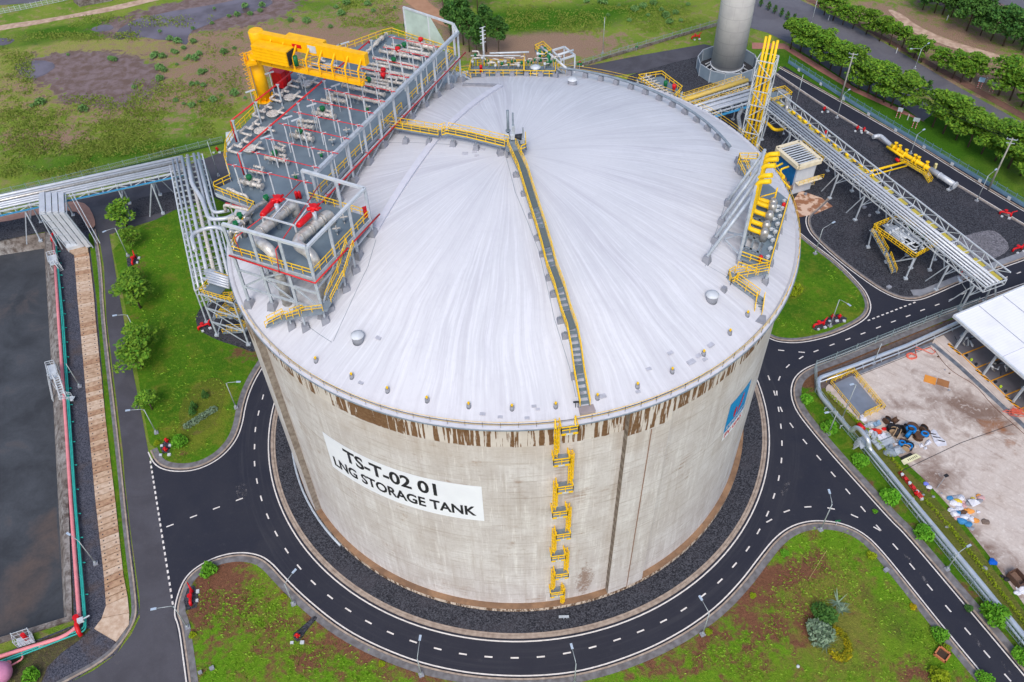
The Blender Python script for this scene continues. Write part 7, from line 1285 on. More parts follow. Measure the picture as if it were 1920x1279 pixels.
for (x, y, sc, lm_, lab_) in [(393, 1072, 1.1, lf3_m, 'round dark-green bush at the left tip of the lower lawn'), (338, 832, 1.15, lf3_m, 'round bushy tree beside the red hydrant on the left lawn'), (1542, 1158, 1.5, lf2_m, 'dark olive shrub in the middle of the lower right lawn'), (1534, 1192, 1.6, lf4_m, 'grey-green shrub beside the yellow bush on the lower right lawn'),
    (1760, 1193, 1.0, lf3_m, 'bright green shrub at the lawn edge above the brick planter'), (1758, 1272, 1.1, lf6_m, 'yellow-green shrub at the bottom edge of the right lawn'), (1843, 1277, 1.0, lf3_m, 'green shrub at the bottom edge beside the right road'), (60, 1270, 1.0, lf3_m, 'green shrub near the pink tank in the lower left corner'),
    (1485, 548, 1.5, lf6_m, 'pale yellow-green shrub on the grass close to the right tank wall'), (1711, 1139, .42, lf5_m, 'small round yellow ball shrub by the lower right road'), (1633, 1044, .6, lf6_m, 'small lime bush at the top of the lower right lawn'), (1470, 1039, .55, lf3_m, 'small green bush left of the lamp on the lower right lawn'),
    (362, 1192, .45, lf6_m, 'small lime ball shrub near the lower left kerb'), (1328, 1186, .45, lf6_m, 'small lime ball shrub beside the lamp post foot'), (1411, 1118, .4, lf6_m, 'tiny lime shrub on the brown soil patch'), (532, 1120, .4, lf6_m, 'tiny yellow shrub beside the curved pavement, lower left'), (716, 1246, .4, lf6_m, 'tiny lime ball shrub at the bottom left of centre'), (1640, 960, .35, lf3_m, 'small round plant between two verge bushes'),
    (1815, 1142, .5, lf2_m, 'small dull shrub on the verge of the right road'), (295, 832, .45, lf6_m, 'small lime shrub left of the red hydrant'), (770, 52, 1.9, lf2_m, 'big dark bush behind the far corner of the process deck')]:
    t = shrub_proto('shrub', int(x), 1.5, lm_, 700, .2); t.location = G(x, y, .1); t.scale = (sc,)*3; t['label'] = lab_
t = thing('yellow_flowering_bush', 'horseshoe-shaped yellow flowering bush on the lower right lawn', 'shrub', tuple(G(1571, 1212))); c = MB(); rnd = random.Random(4); cc = G(1570, 1210, 0)
leaves(c, [(cc.x+1.5*cos(a), cc.y+2.2*sin(a), .5, .6, .7, .45) for a in [(-2.6+i*.45) for i in range(10)]], 1300, .16, rnd, .8); c.build('foliage', lf5_m, t)
for i, (x, y, sc) in enumerate([(1571, 1130, 1.2), (1548, 1207, 1.3), (1578, 1146, .8)]):
    t = thing('spiky_agave', 'pale spiky agave in the lower right lawn shrub group, %s from the top' % ORD[[0, 2, 1][i]], 'agave', tuple(G(x, y, .15)), 'agaves on the lower right lawn'); c = MB(); rnd = random.Random(i); p = G(x, y, .2)
    for k in range(34):
        a = rnd.uniform(0, 6.28); L_ = sc*rnd.uniform(1.0, 1.8); e = p+Vector((cos(a)*L_, sin(a)*L_, rnd.uniform(.3, 1.3))); s_ = Vector((-sin(a), cos(a), 0))*.12; c.add([p-s_, p+s_, e+Vector((0, 0, 0))], [(0, 1, 2)])
    c.build('leaves', lf4_m, t)
md_ = sheet('planting_mound', smooth(gp([(334, 800), (338, 760), (360, 725), (395, 708), (420, 712), (424, 740), (414, 780), (385, 812), (355, 820)]), 2, True), .19, ground_mat('mound_grass', C(120, 128, 46), C(104, 122, 40), C(142, 136, 64), C(120, 110, 66), C(104, 96, 56), -.03), 1.4, dict(lush=[(385, 765, 3, 3, 30, .25)]), jag=.1)
t = thing('hedge', 'bluish-green hedge strip on the oval planting mound left of the tank', 'hedge', tuple(G(375, 785))); c = MB(); a, b_ = G(352, 798, .4), G(400, 768, .4); leaves(c, [tuple(a.lerp(b_, k/7))+(.9, .8, .6) for k in range(8)], 1500, .16, random.Random(6), .8); c.build('foliage', lf4_m, t)
for i, (x, y) in enumerate([(365, 766), (386, 745), (362, 776)]):
    t = thing('small_conifer', 'small dark upright conifer on the planting mound, %s from the right' % ORD[[1, 0, 2][i]], 'conifer', tuple(G(x, y, .2)), 'conifers on the planting mound'); p = G(x, y, .2); c = MB(); leaves(c, [(p.x, p.y, .7+k*.45, .75-.15*k, .75-.15*k, .4) for k in range(4)], 420, .14, random.Random(i), .8); c.build('foliage', lf2_m, t); c = MB(); c.bar((p.x, p.y, .1), (p.x, p.y, 2), .1); c.build('trunk', trunk_m, t)
for nm_, pl_, lab_ in (('hedge', [(1553, 738), (1580, 765), (1606, 790), (1650, 834), (1688, 880)], 'low clipped yellow-green hedge along the yard edge beside the debris'), ('hedge', [(1734, 938), (1790, 1000), (1850, 1078), (1926, 1175)], 'low yellow-green hedge along the lower yard edge')):
    P_ = dens(gp(pl_, .3), .55); t = thing(nm_, lab_, 'hedge', tuple(P_[0])); c = MB(); leaves(c, [(p.x, p.y, .5, .42, .42, .38) for p in P_], len(P_)*34, .13, random.Random(8), .8); c.build('foliage', lf6_m, t)
# slim cypress row by the public road
cy = [tree_proto('cypress', 31, 2.6, .7, False, lf2_m, 260, .18, .06, .15)]
scatter(cy, [(1426, 13, 1.2), (1440, 20, 1.2), (1452, 26, 1.2), (1464, 32, 1.2), (1475, 38, 1.2), (1488, 42, 1.2), (1723, 166, 1.5), (1738, 174, 1.6)], lambda i: 'small clipped dark conifer on the median by the public road, %s from the left' % ORD[i], 'clipped conifers by the public road', 8)
# clumps of reeds and scrub dotted over the flooded field
rc = [shrub_proto('reed_clump', 40+s_, 1.7, lf7_m, 260, .34, 1.2, .8, 'reeds') for s_ in (0, 1)]
rp_ = [(128, 104), (208, 112), (215, 114), (60, 200), (68, 197), (78, 194), (157, 208), (300, 60), (320, 75), (334, 80), (362, 55), (363, 80), (402, 17), (345, 92), (288, 108), (292, 104), (306, 108), (348, 112), (355, 108), (366, 112), (374, 103), (330, 100), (325, 98), (300, 130), (308, 134), (332, 122), (378, 138), (385, 135), (360, 160), (370, 158), (382, 162), (330, 190), (345, 196), (360, 200), (376, 192), (400, 190), (415, 180), (300, 150), (460, 14), (470, 28), (445, 30), (430, 32), (492, 12), (488, 22), (398, 45), (575, 42), (620, 52), (630, 15), (690, 10), (700, 22), (545, 40), (440, 92), (420, 100), (252, 165), (460, 185), (440, 178), (740, 16), (650, 8), (640, 28), (1190, 20), (1160, 12), (1215, 30), (1240, 20), (1266, 26), (1225, 8), (1130, 6), (1100, 4), (1180, 40), (1255, 44), (1290, 10), (1140, 30), (1206, 14), (1248, 32), (1276, 40)]
scatter(rc, [(x, y, rn.uniform(.35, .95)*(1.25 if x > 1000 else 1)) for x, y in rp_], lambda i: 'green scrub clump on the waste ground along the top, %s from the left' % rk_(rp_, i), 'scrub clumps on the waste ground', 9)
# rough tall grass as one mass: leafy tufts over field and lawns
LAWNS = [[(x, y) for x, y in offset(PB, -2.4)]+[(p.x, p.y) for p in gp([(1900, 1420), (360, 1420)])], offset(PC, 2.4)[3:]+[(p.x, p.y) for p in gp([(400, 420), (330, 410), (250, 450), (222, 480), (238, 540), (262, 660), (278, 760), (288, 830)])], offset(PD, 2.2)[2:-2]]
def on_lawn(p): return any(inside(p.x, p.y, L) for L in LAWNS)
def tufts(name, areas, n, s, mt, lab_, seed, z=.1):
    rnd = random.Random(seed); c = MB(); tot = sum(a[4] for a in areas)
    for (x0, y0, x1, y1, w_) in areas:
        for _ in range(int(n*w_/tot)):
            p = G(rnd.uniform(x0, x1), rnd.uniform(y0, y1), z)
            if hypot(p.x, p.y) < 57 or (name == "lawn_tufts" and not on_lawn(p)) or mnoise.noise(Vector((p.x*.07, p.y*.11, seed)))+.5*mnoise.noise(Vector((p.x*.3, p.y*.3, 1)))+rnd.gauss(0, .15) < -.02: continue
            for k in range(3): a = rnd.uniform(0, 6.28); q = p+Vector((rnd.gauss(0, .8), rnd.gauss(0, .8), 0)); h = s*rnd.uniform(.5, 1.5); u = Vector((cos(a), sin(a), 0))*h*.6; c.add([q-u, q+u, q+u*.3+Vector((rnd.uniform(-.3, .3)*h, rnd.uniform(-.3, .3)*h, h*.7))], [(0, 1, 2)])
    o = c.build(name, mt); tag(o, lab_, 'grass', None, 'stuff'); return o
tufts('wild_grass', [(0, 205, 400, 255, 4), (0, 255, 330, 290, 3), (0, 290, 180, 330, 2), (0, 90, 60, 200, 1.2), (0, 62, 260, 75, 1), (130, 30, 400, 50, .6), (250, 150, 440, 220, 1.5), (940, 10, 1320, 60, 3), (640, 0, 740, 50, 1), (60, 180, 260, 210, .8), (380, 60, 460, 180, .5)], 22000, .42, leaf_mat('wild_grass_blades', C(132, 154, 64), C(108, 138, 50), C(158, 164, 84)), 'rough tall wild grass over the waste ground behind the left fence', 3)

tufts('lawn_tufts', [(370, 1060, 520, 1270, 3), (520, 1140, 700, 1279, 2), (1280, 1180, 1840, 1279, 4), (1440, 1000, 1700, 1180, 4), (230, 430, 430, 860, 2.4), (1450, 440, 1620, 630, 1.5), (700, 1250, 960, 1279, .8)], 5200, .3, leaf_mat('lawn_tuft_blades', C(128, 176, 44), C(106, 156, 38), C(160, 184, 72)), 'short grass tufts scattered over the lawns around the ring road', 7, .15)
lhm = M('lamp_head', C(176, 192, 210), .4, scale=3)
# ============================================================ LAMPS, HYDRANTS, SMALL THINGS
def lamp_post(i_lab, base, top, head, double=None, nm_='street_lamp', cat='street lamp', z0=.15):
    b0 = G(*base, z0); hh = 7.2
    best = min((k*.1 for k in range(30, 260)), key=lambda z: (G(*top, z)-Vector((b0.x, b0.y, z))).length) if top else hh
    best = max(4.0, min(best, 22)); t = thing(nm_, i_lab, cat, (b0.x, b0.y, z0), None); T_ = Vector((b0.x, b0.y, best)); b = MB(); b.tube([b0, T_], [.11, .07], 8); b.cyl((b0.x, b0.y, z0), .17, .9, 8); b.build('pole', pole_m, t); b = MB(); b.box((b0.x, b0.y, z0+.12), (.75, .75, .28), .4); b.build('footing', cgrey, t)
    for hd in [head]+([double] if double else []):
        if not hd: continue
        E = G(*hd, best+.5); d = Vector((E.x-T_.x, E.y-T_.y, 0)); L_ = min(d.length, 3.2); d.normalize(); E = T_+d*L_+Vector((0, 0, .5)); b = MB(); b.tube([T_-Vector((0, 0, .6)), T_+d*.3+Vector((0, 0, .15)), E], .05, 6); ar_ = b.build('arm', pole_m, t); b = MB(); b.bar(E-d*.1, E+d*.75+Vector((0, 0, .04)), .34, .13); b.build('lamp_head', lhm, ar_)
    return t
LP = [('lamp post by the old left road beside the lawn corner', (293.5, 812), (271, 767), (243, 769)), ('lamp post at the upper end of the old left road', (240, 480), (218, 427), (198, 433)), ('lamp post half hidden by trees on the left road', (263, 640), (244, 588), (218, 591)),
 ('lamp post on the lawn behind the planting mound', (443, 765), (422, 719), (444, 716)), ('lamp post at the left tip of the lower lawn leaning over the road', (352.6, 1177), (326, 1136), (292, 1141)), ('lamp post on the lower lawn left of the tank front', (550.5, 1133), (529, 1098), (549, 1074)),
 ('lamp post on the bottom kerb in front of the banner', (790, 1266), (781, 1236), (787, 1200)), ('lamp post on the bottom kerb below the yellow ladder', (1077, 1284), (1074, 1244), (1073, 1216)), ('lamp post on the pavement at lower right of the tank', (1317, 1190), (1333, 1152), (1316, 1125)),
 ('lamp post at the top tip of the lower right lawn', (1538, 994), (1560, 945), (1556, 925)), ('lamp post on the verge below the silver pipe, lower right', (1775, 1068), (1795, 1033), (1814, 1025)), ('lamp post on the verge by the yard corner', (1553, 814), (1570, 771), (1553, 773)),
 ('lamp post on the triangular right lawn nearest the tank', (1528, 476), (1545, 430), (1561, 418)), ('lamp post beside red hydrants on the triangular right lawn', (1556, 612), (1574, 562), (1590, 570)), ('lamp post at the road under the end of the long rack', (1797, 577), (1811, 546), (1801, 527)),
 ('lamp post on the back road behind the lattice tower', (1569, 221), (1582, 178), (1591, 169)), ('lamp post on the back road above the yellow gas line', (1707, 288), (1718, 252), (1731, 244)), ('lamp post on the back road near the right edge', (1831, 377), (1851, 329), (1866, 319)),
 ('thin lamp mast at the gravel edge behind the lattice tower', (1490, 204), (1507, 140), None), ('thin lamp pole beside the dark basin near the middle', (150, 725), (123, 682), None), ('thin lamp pole beside the dark basin near its lower corner', (180, 1057), (148, 1015), (131, 1003))]
for l_ in LP: lamp_post(*l_)
lamp_post('double-armed white lamp on the public road at upper right', (1715, 129), (1724, 91), (1740, 82), (1706, 92)); lamp_post('tall lamp on the public road at the top edge', (1521, 46), (1532, 2), (1540, -6))
lamp_post('tall bare floodlight pole in the field behind the far fence', (1130, 100), (1133, 32), None, nm_='tall_pole', cat='pole', z0=.05); lamp_post('tall grey pole by the left boundary fence', (410, 330), (389, 265), None, nm_='tall_pole', cat='pole')
lamp_post('camera pole on the soil strip above the yard', (1637, 682), (1651, 644), None, nm_='camera_pole', cat='pole'); lamp_post('thin mast with lamps rising over the railed pit', (1578, 786), (1607, 722), (1600, 720), nm_='yard_mast', cat='mast')
def upole(lab_, base, top):
    b0 = G(*base, .1); z = min((k*.1 for k in range(60, 260)), key=lambda z: (G(*top, z)-Vector((b0.x, b0.y, z))).length); t = thing('utility_pole', lab_, 'utility pole', tuple(b0)); b = MB(); b.tube([b0, (b0.x, b0.y, z)], [.26, .16], 8); b.build('pole', M('concrete_pole', C(160, 158, 148), .9, scale=1), t); b = MB(); b.bar((b0.x-1.1, b0.y+.4, z-.4), (b0.x+1.1, b0.y-.4, z-.4), .14); b.bar((b0.x-.9, b0.y+.3, z-1.4), (b0.x+.9, b0.y-.3, z-1.4), .12)
    for k in (-1, 0, 1): b.cyl((b0.x+k, b0.y-k*.4, z-.35), .08, .3, 6)
    b.build('crossarm', galv, t); return Vector((b0.x, b0.y, z-.3))
u1 = upole('concrete utility pole between fence and trees behind the lattice tower', (1575, 188), (1601, 99)); u2 = upole('concrete utility pole near the right edge behind the fence', (1853, 356), (1899, 259))
b = MB(); 
for k in (-1, 1):
    pts = [u1.lerp(u2, i/14)+Vector((k, -k*.4, -1.6*sin(pi*i/14))) for i in range(15)]; b.tube(pts, .03, 4)
    pts = [u2+(u2-u1)*(i/10)+Vector((k, -k*.4, -1.6*sin(pi*i/10))) for i in range(8)]; b.tube(pts, .03, 4)
b.solo('power_lines', dark, 'thin overhead power lines strung between the concrete utility poles', 'power line', tuple(u1))
# red hydrants and monitors, each a standpipe with elbow, valve wheel and outlets
def hydrant(lab_, x, y, kind=0, rot=0.0, pad=True):
    p = G(x, y, .2); t = thing('fire_monitor' if kind else 'fire_hydrant', lab_, 'fire monitor' if kind else 'fire hydrant', tuple(p)); ca, sa = cos(rot), sin(rot); R_ = lambda a, b_, c_: (p.x+a*ca-b_*sa, p.y+a*sa+b_*ca, p.z+c_)
    b = MB()
    if kind: b.tube(arc_path([R_(-1.4, 0, 0), R_(-1.4, 0, .8), R_(1.0, 0, .8), R_(1.0, 0, 0)], .4, 4), .24, 9); b.tube([R_(1.0, 0, .7), R_(1.0, 0, 1.3)], .16, 8); b.tube([R_(1.0, 0, 1.3), R_(1.9, .4, 1.7)], [.16, .09], 8); b.tube([R_(-.4, 0, .8), R_(-.4, 0, 1.4)], .15, 8); b.tube([R_(-.4, 0, 1.35), R_(-.4, 0, 1.45)], .4, 12)
    else: b.tube([R_(0, 0, 0), R_(0, 0, 1.0)], .22, 10); b.tube([R_(0, 0, 1.0), R_(0, 0, 1.25)], [.3, .12], 10); b.tube([R_(-.45, 0, .7), R_(.45, 0, .7)], .14, 8); b.tube([R_(0, -.4, .7), R_(0, .1, .7)], .12, 8)
    b.build('body', red, t); b = MB(); b.box(R_(.8, -.9, .1), (.6, .5, .35), rot); b.box(R_(-.8, -.9, .1), (.5, .4, .3), rot); b.build('valve_boxes', white, t)
for a in [('red fire monitor on the gravel corner of the right lawn', 1536, 611, 1, .3), ('red hydrant behind the lamp on the right lawn', 1560, 597, 0, 0), ('red hydrant just right of the lamp on the right lawn', 1573, 597, 0, 0), ('red hydrant by the kerb at the upper left road', 252, 489, 1, 1.6), ('upper red hydrant on the left lawn beside the round tree', 314, 829, 0, 0), ('lower red hydrant on the left lawn near the kerb', 312, 846, 0, 0), ('red fire monitor beside the kerb at the left tip of the lower lawn', 360, 1120, 1, 1.75),
    ('long red fire monitor at the foot of the stair tower', 385, 614, 1, .5), ('red fire monitor at the back road near the right edge', 1886, 404, 1, -.5), ('red hydrant cluster at the right end of the gravel yard', 1908, 469, 1, .3), ('red box hydrant on the back road kerb, left one', 1607, 243, 0, 0), ('red box hydrant on the back road kerb, right one', 1619, 246, 0, 0), ('red hydrant at the gravel edge behind the lattice tower', 1545, 207, 0, 0),
    ('red fire monitor by the far fence left of the flare stack', 1305, 72, 1, .2), ('red hydrant pair behind the far rim near the white frame', 1087, 121, 0, 0), ('red hydrant near the left boundary fence and grey pole', 408, 283, 0, 0), ('tiny red hydrant on the slate patch in the lower lawn', 559, 1195, 0, 0), ('red hydrant post on the yard edge beside the silver pipe', 1716, 928, 0, 0), ('red hydrant under the long rack beside the gravel', 1547, 252, 0, 0), ('red hydrant near the end of the long rack', 1801, 516, 0, 0)]: hydrant(*a)
gsheet('slate_patch', [(549, 1190), (560, 1182), (580, 1165), (590, 1155), (597, 1160), (582, 1175), (568, 1195), (560, 1206), (552, 1200)], .24, grav_m, 1)
gsheet('gravel_pad', [(1523, 618), (1530, 606), (1570, 590), (1588, 598), (1585, 604), (1530, 622)], .245, grav_m); gsheet('gravel_pad', [(300, 838), (312, 826), (322, 834), (318, 850), (306, 852)], .245, grav_m); gsheet('gravel_pad', [(345, 1128), (352, 1105), (364, 1098), (373, 1115), (370, 1140), (350, 1146)], .245, grav_m); gsheet('gravel_pad', [(238, 486), (256, 478), (262, 494), (240, 502)], .245, grav_m)
# left basin: pink and teal pipes, cage stair, pink tank
pink = M('pink_pipe', C(226, 140, 144), .5, col2=C(206, 116, 122), scale=1); teal = M('teal_pipe', C(50, 166, 154), .5, col2=C(36, 140, 132), scale=1)
b = MB(); P_ = gp([(100.6, 448), (110, 600), (124.6, 806), (133, 940), (145, 1107), (150, 1172), (120, 1194), (0, 1231), (-120, 1266)], .9); b.tube(arc_path(P_, 1.6, 6), .33, 12); pk = thing('pink_pipe', 'thick pink pipe running along the wall of the dark basin and around its corner', 'pipe', tuple(P_[3])); b.build('pipe', pink, pk)
for a, c_ in zip(P_, P_[1:]):
    n_ = int((c_-a).length/5)
    for i in range(n_): w_ = a.lerp(c_, (i+.5)/n_); b = MB(); b.box((w_.x, w_.y, .35), (.9, .4, .6)); b.build('saddle', cgrey, pk)
b = MB(); q1 = gp([(103, 438), (116, 600), (130, 806), (139.5, 940), (151, 1078), (157, 1150), (158.5, 1178), (0, 1240), (-120, 1290)], .9); q2 = gp([(104, 446), (119, 600), (133, 806), (142, 940), (154, 1078), (160, 1150), (161, 1182), (0, 1244), (-120, 1296)], .9); tl = thing('teal_pipes', 'pair of thin teal pipes running beside the pink pipe along the basin', 'pipes', tuple(q1[3]))
for q in (q1, q2): b = MB(); b.tube(arc_path(q, .8, 4), .14, 8); b.build('pipe', teal, tl)
b = MB()
for a, c_, e_ in zip(q1, q1[1:], q2):
    n_ = int((c_-a).length/4.5)
    for i in range(n_): w_ = a.lerp(c_, (i+.5)/n_); b.bar(w_-Vector((.5, 0, .25)), w_+Vector((.9, 0, -.25)), .14); b.bar((w_.x, w_.y, .1), w_, .1)
b.build('brackets', teal, tl)
b = MB(); b.tube(arc_path([G(110, 434, 2), G(97, 439, 2), G(97, 448, 1.8), G(98, 452, .9)], .6, 4), .3, 10); b.solo('red_elbow_pipe', red, 'red elbow pipe at the top corner of the basin under the chute', 'pipe', tuple(G(97, 440)))
b = MB(); b.tube([G(144, 1160, 1.6), G(143, 1172, 1.6), G(147, 1184, 1.2), G(152, 1192, .5)], .35, 10); b.tube([G(144, 1160, 1.4)-Vector((0, 0, .6)), G(144, 1160, 1.4)+Vector((0, 0, .6))], .5, 10); b.solo('red_deluge_valve', red, 'bright red valve pipe crossing the pink pipe at the basin corner', 'valve', tuple(G(144, 1172)))
b = MB(); a, c_ = G(151, 1163, 2.2), G(168, 1154, 2.6); b.bar(a, c_, .16); b.box(a, (.9, .7, .6), .4); b.solo('white_spray_arm', white, 'white spray arm pointing away from the red valve at the basin corner', 'spray arm', tuple(G(152, 1163)))
cg = thing('basin_access_stair', 'white caged steel stair bridging the basin wall beside the pink pipe', 'stairs', tuple(G(110, 740))); K = gp([(88, 686), (104, 682), (110, 706), (94, 712)], 3.0); b, r = MB(), MB(); b.prism([(k.x, k.y) for k in K][::-1], 2.9, 3.0); b.stairs(G(107, 708, 3.0), G(120, 748, .8), 1.0, r); b.stairs(G(93, 712, 3.0), G(101, 752, -2.8), .9, r); b.bar(G(113, 745, .8), G(138, 748, .8), 1.2, .1); r.rail([G(113, 740, .8), G(136, 743, .8)], 1.1, 1, .045); r.rail([G(113, 750, .8), G(138, 752, .8)], 1.1, 1, .045); r.rail(K+[K[0]], 1.1, .8, .045)
for k in K: b.bar(UPz(k, -2.9 if k.x < K[1].x-.5 else 0), k, .16)
b.build('steps', white, cg); r.build('rails', white, cg)
cg = thing('basin_access_platform', 'small white steel cage platform on the basin wall by the upper pink pipe', 'platform', tuple(G(100, 485))); K = gp([(90, 480), (106, 476), (110, 494), (94, 498)], 1.8); b, r = MB(), MB(); b.prism([(k.x, k.y) for k in K][::-1], 1.7, 1.8); r.rail(K+[K[0]], 1.1, .7, .05)
for k in K: b.bar(UPz(k, .3), k, .14)
b.stairs(K[2].lerp(K[3], .2), G(116, 508, .2), .8, r); b.build('floor', white, cg); r.build('rails', white, cg)
cg = thing('pump_cage', 'white steel cage with pump on the lower basin wall at the left edge', 'cage', tuple(G(48, 1195))); K = gp([(30, 1198), (60, 1188), (66, 1204), (34, 1214)], .5); b, r = MB(), MB()
for k in K: b.bar(k, k+Vector((0, 0, 2.0)), .12)
r.rail(K+[K[0]], 1.8, .7, .04); b.prism([(k.x, k.y) for k in K][::-1], .4, .5); b.build('frame', white, cg); r.build('bars', white, cg); b = MB(); p = G(50, 1198, .5); b.tube([p, p+Vector((0, 0, 1.6))], .35, 10); b.build('pump', red, cg)
p = G(-1, 1262, 1.9); t = thing('pink_tank', 'round pink tank cut by the lower left edge of the picture', 'tank', (p.x, p.y, 0)); bmx = bmesh.new(); bmesh.ops.create_uvsphere(bmx, u_segments=24, v_segments=14, radius=1.75); me = bpy.data.meshes.new('tank_shell'); bmx.to_mesh(me); bmx.free(); [setattr(f, 'use_smooth', True) for f in me.polygons]; me.materials.append(M('pink_tank_paint', C(214, 140, 176), .45, scale=1)); o = bpy.data.objects.new('tank_shell', me); COL.objects.link(o); o.parent = t; o.location = (0, 0, 1.9); b = MB(); b.cyl((p.x, p.y, .05), .9, .6, 14); b.build('foot', ctan, t)
b = MB(); b.tube(arc_path([G(40, 1218, .8), G(43, 1235, .8), G(30, 1243, .8), G(12, 1252, 1.2)], .4, 3), .14, 8); b.tube([G(16, 1243, .6), G(16, 1243, 1.4)], .4, 10); b.tube(arc_path([G(72, 1205, .8), G(72, 1214, .8), G(94, 1208, .8), G(94, 1200, .8)], .3, 3), .12, 8); b.solo('pink_branch_pipes', pink, 'thin pink branch pipes between the pink pipe and the pink tank', 'pipes', tuple(G(43, 1235)))
# street signs and markers on the far verge
def rsign(lab_, x, y, w_, h_, mt, legs=2):
    p = G(x, y, .05); t = thing('road_sign', lab_, 'sign', tuple(p)); b = MB(); b.box((p.x, p.y, 2.6), (w_, .1, h_), -.5); b.build('sign_plate', mt, t); st_ = M('striped_post', C(224, 220, 214), .7, scale=1)
    for k in range(legs): b = MB(); b.bar((p.x+(k-.5)*.8, p.y-(k-.5)*.4, 0), (p.x+(k-.5)*.8, p.y-(k-.5)*.4, 2.2), .14); b.build('post', st_, t); b = MB(); [b.bar((p.x+(k-.5)*.8, p.y-(k-.5)*.4, z_), (p.x+(k-.5)*.8, p.y-(k-.5)*.4, z_+.3), .16) for z_ in (.3, .9, 1.5)]; b.build('red_bands', red, t)
rsign('grey sign on striped posts on the grass below the first trees', 1683, 221, 1.3, 1.1, galv); rsign('grey sign on striped posts near the end of the red footpath', 1713, 240, 1.6, 1.1, galv); rsign('pale blue sign on striped posts beyond the public road', 1835, 165, 1.6, 1.4, M('pale_blue_sign', C(150, 190, 220), .5)); rsign('second grey sign beyond the public road', 1858, 172, 1.3, 1.2, galv)
IS_ = [(1680, 100), (1701, 225), (1848, 155), (1775, 38), (1553, 38)]
for i, (x, y) in enumerate(IS_): p = G(x, y, .05); b = MB(); b.bar(p, p+Vector((0, 0, 1.7)), .2); b.solo('marker_post', white, 'short white marker post on the verge near the public road, %s from the left' % rk_(IS_, i), 'post', tuple(p), 'white marker posts')
for lab_, x, y in (('small green exit sign on a post on the lower right lawn tip', 1567, 985), ('small green sign on the far road verge', 1193, 96), ('green sign on the rim rail at the far side', 1086, 133)):
    z_ = .2 if y != 133 else H+.2; p = G(x, y, z_); t = thing('green_sign', lab_, 'sign', tuple(p)); b = MB(); b.bar(p, p+Vector((0, 0, 1.4)), .08); b.build('post', galv, t); b = MB(); b.box((p.x, p.y, z_+1.4), (.9, .06, .5)); b.build('plate', green, t)
# planter and bits on the lawn
p = G(1766, 1228, .2); t = thing('brick_planter', 'square orange brick planter on the lower right lawn', 'planter', tuple(p)); b = MB(); brk = M('orange_brick', C(198, 122, 82), .85, scale=3); a = .75
for k in range(4): q = Vector((p.x+.85*cos(a+k*pi/2), p.y+.85*sin(a+k*pi/2), .42)); b.box(q, (.22, 1.92, .5), a+k*pi/2)
b.build('walls', brk, t); b = MB(); b.box((p.x, p.y, .34), (1.55, 1.55, .1), a); b.build('soil', M('planter_soil', C(70, 54, 44), .95), t)
s_ = shrub_proto('planter_shrub', 77, .7, lf6_m, 200, .13); s_.location = G(1775, 1216, .3); s_['label'] = 'small lime shrub growing at the corner of the brick planter'
b = MB(); p = G(1496, 1250, .2); b.tube([(p.x, p.y, .15), (p.x, p.y, .4), (p.x, p.y, .48)], [.25, .25, .12], 12); b.solo('white_marker_cap', white, 'small round white cap in the lower right lawn', 'marker', tuple(p))
b = MB(); b.tube([G(1550, 1032, .25), G(1516, 1087, .25)], .04, 4); b.solo('cut_branch', M('straw', C(190, 176, 110), .9), 'thin dry branch lying on the lower right lawn', 'branch', tuple(G(1530, 1060, .2)))
IS_ = [(1661, 1070, .7), (398, 1254, .6), (376, 1262, .5), (1666, 540, .9), (1620, 390, .8), (1630, 405, .5), (1510, 365, .6)]
for i, (x, y, s) in enumerate(IS_):
    p = G(x, y, .2); b = MB(); b.box((p.x, p.y, .35), (s, s*.8, .4), .5); b.box((p.x, p.y, .58), (s*1.15, s*.95, .08), .5); b.solo('utility_box', cgrey, 'small concrete utility box on %s, %s from the left of all' % ('the lawn edge' if i < 3 else 'the gravel', rk_(IS_, i)), 'utility box', tuple(p), 'concrete utility boxes')
# --- debris on the yard
def blob(m, c, r, seed, fl=.6, mi=0):
    bb = bmesh.new(); bmesh.ops.create_icosphere(bb, subdivisions=2, radius=1); rnd = random.Random(seed); ks = [(Vector((rnd.gauss(0, 1), rnd.gauss(0, 1), rnd.gauss(0, 1))), rnd.uniform(1, 3)) for _ in range(5)]; vs = []
    for v in bb.verts: k = 1+.22*sum(sin(v.co.dot(q)*w_) for q, w_ in ks)/2; vs.append((c[0]+v.co.x*r*k, c[1]+v.co.y*r*k*.8, c[2]+max(-.1, v.co.z*r*k*fl)))
    m.add(vs, [[v.index for v in f.verts] for f in bb.faces], mi); bb.free()
drkbr = M('reel_brown', C(96, 70, 54), .8, col2=C(60, 44, 36), scale=2); tyre = M('reel_black', C(40, 40, 44), .7, scale=2); cobl = M('blue_cable', C(10, 120, 196), .5, scale=2); bagw = M('white_sheeting', C(214, 214, 222), .6, col2=C(170, 172, 184), scale=1.5); woodm = M('reel_wood', C(190, 160, 126), .8, scale=2)
k6 = lambda x, y: (1600+x*.16667, 740+y*.16667)
def reel(x, y, r, w_, core, lab_, ax_, i, flange=None):
    p = G(*k6(x, y), .2); t = thing('cable_reel', lab_, 'cable reel', tuple(p), 'cable reels in the debris heap'); d = Vector((cos(ax_), sin(ax_), .15 if ax_ < 9 else 9)).normalized() if ax_ < 9 else Vector((.1, .1, 1)).normalized(); c0 = p+Vector((0, 0, r if ax_ < 9 else .1)); b = MB(); r *= .85; b.tube([c0, c0+d*w_], r*.78, 16); b.build('wound_cable', core, t); b = MB(); b.tube([c0-d*.05, c0+d*.06], r, 18); b.tube([c0+d*(w_-.05), c0+d*(w_+.06)], r, 18); b.build('flanges', flange or woodm, t)
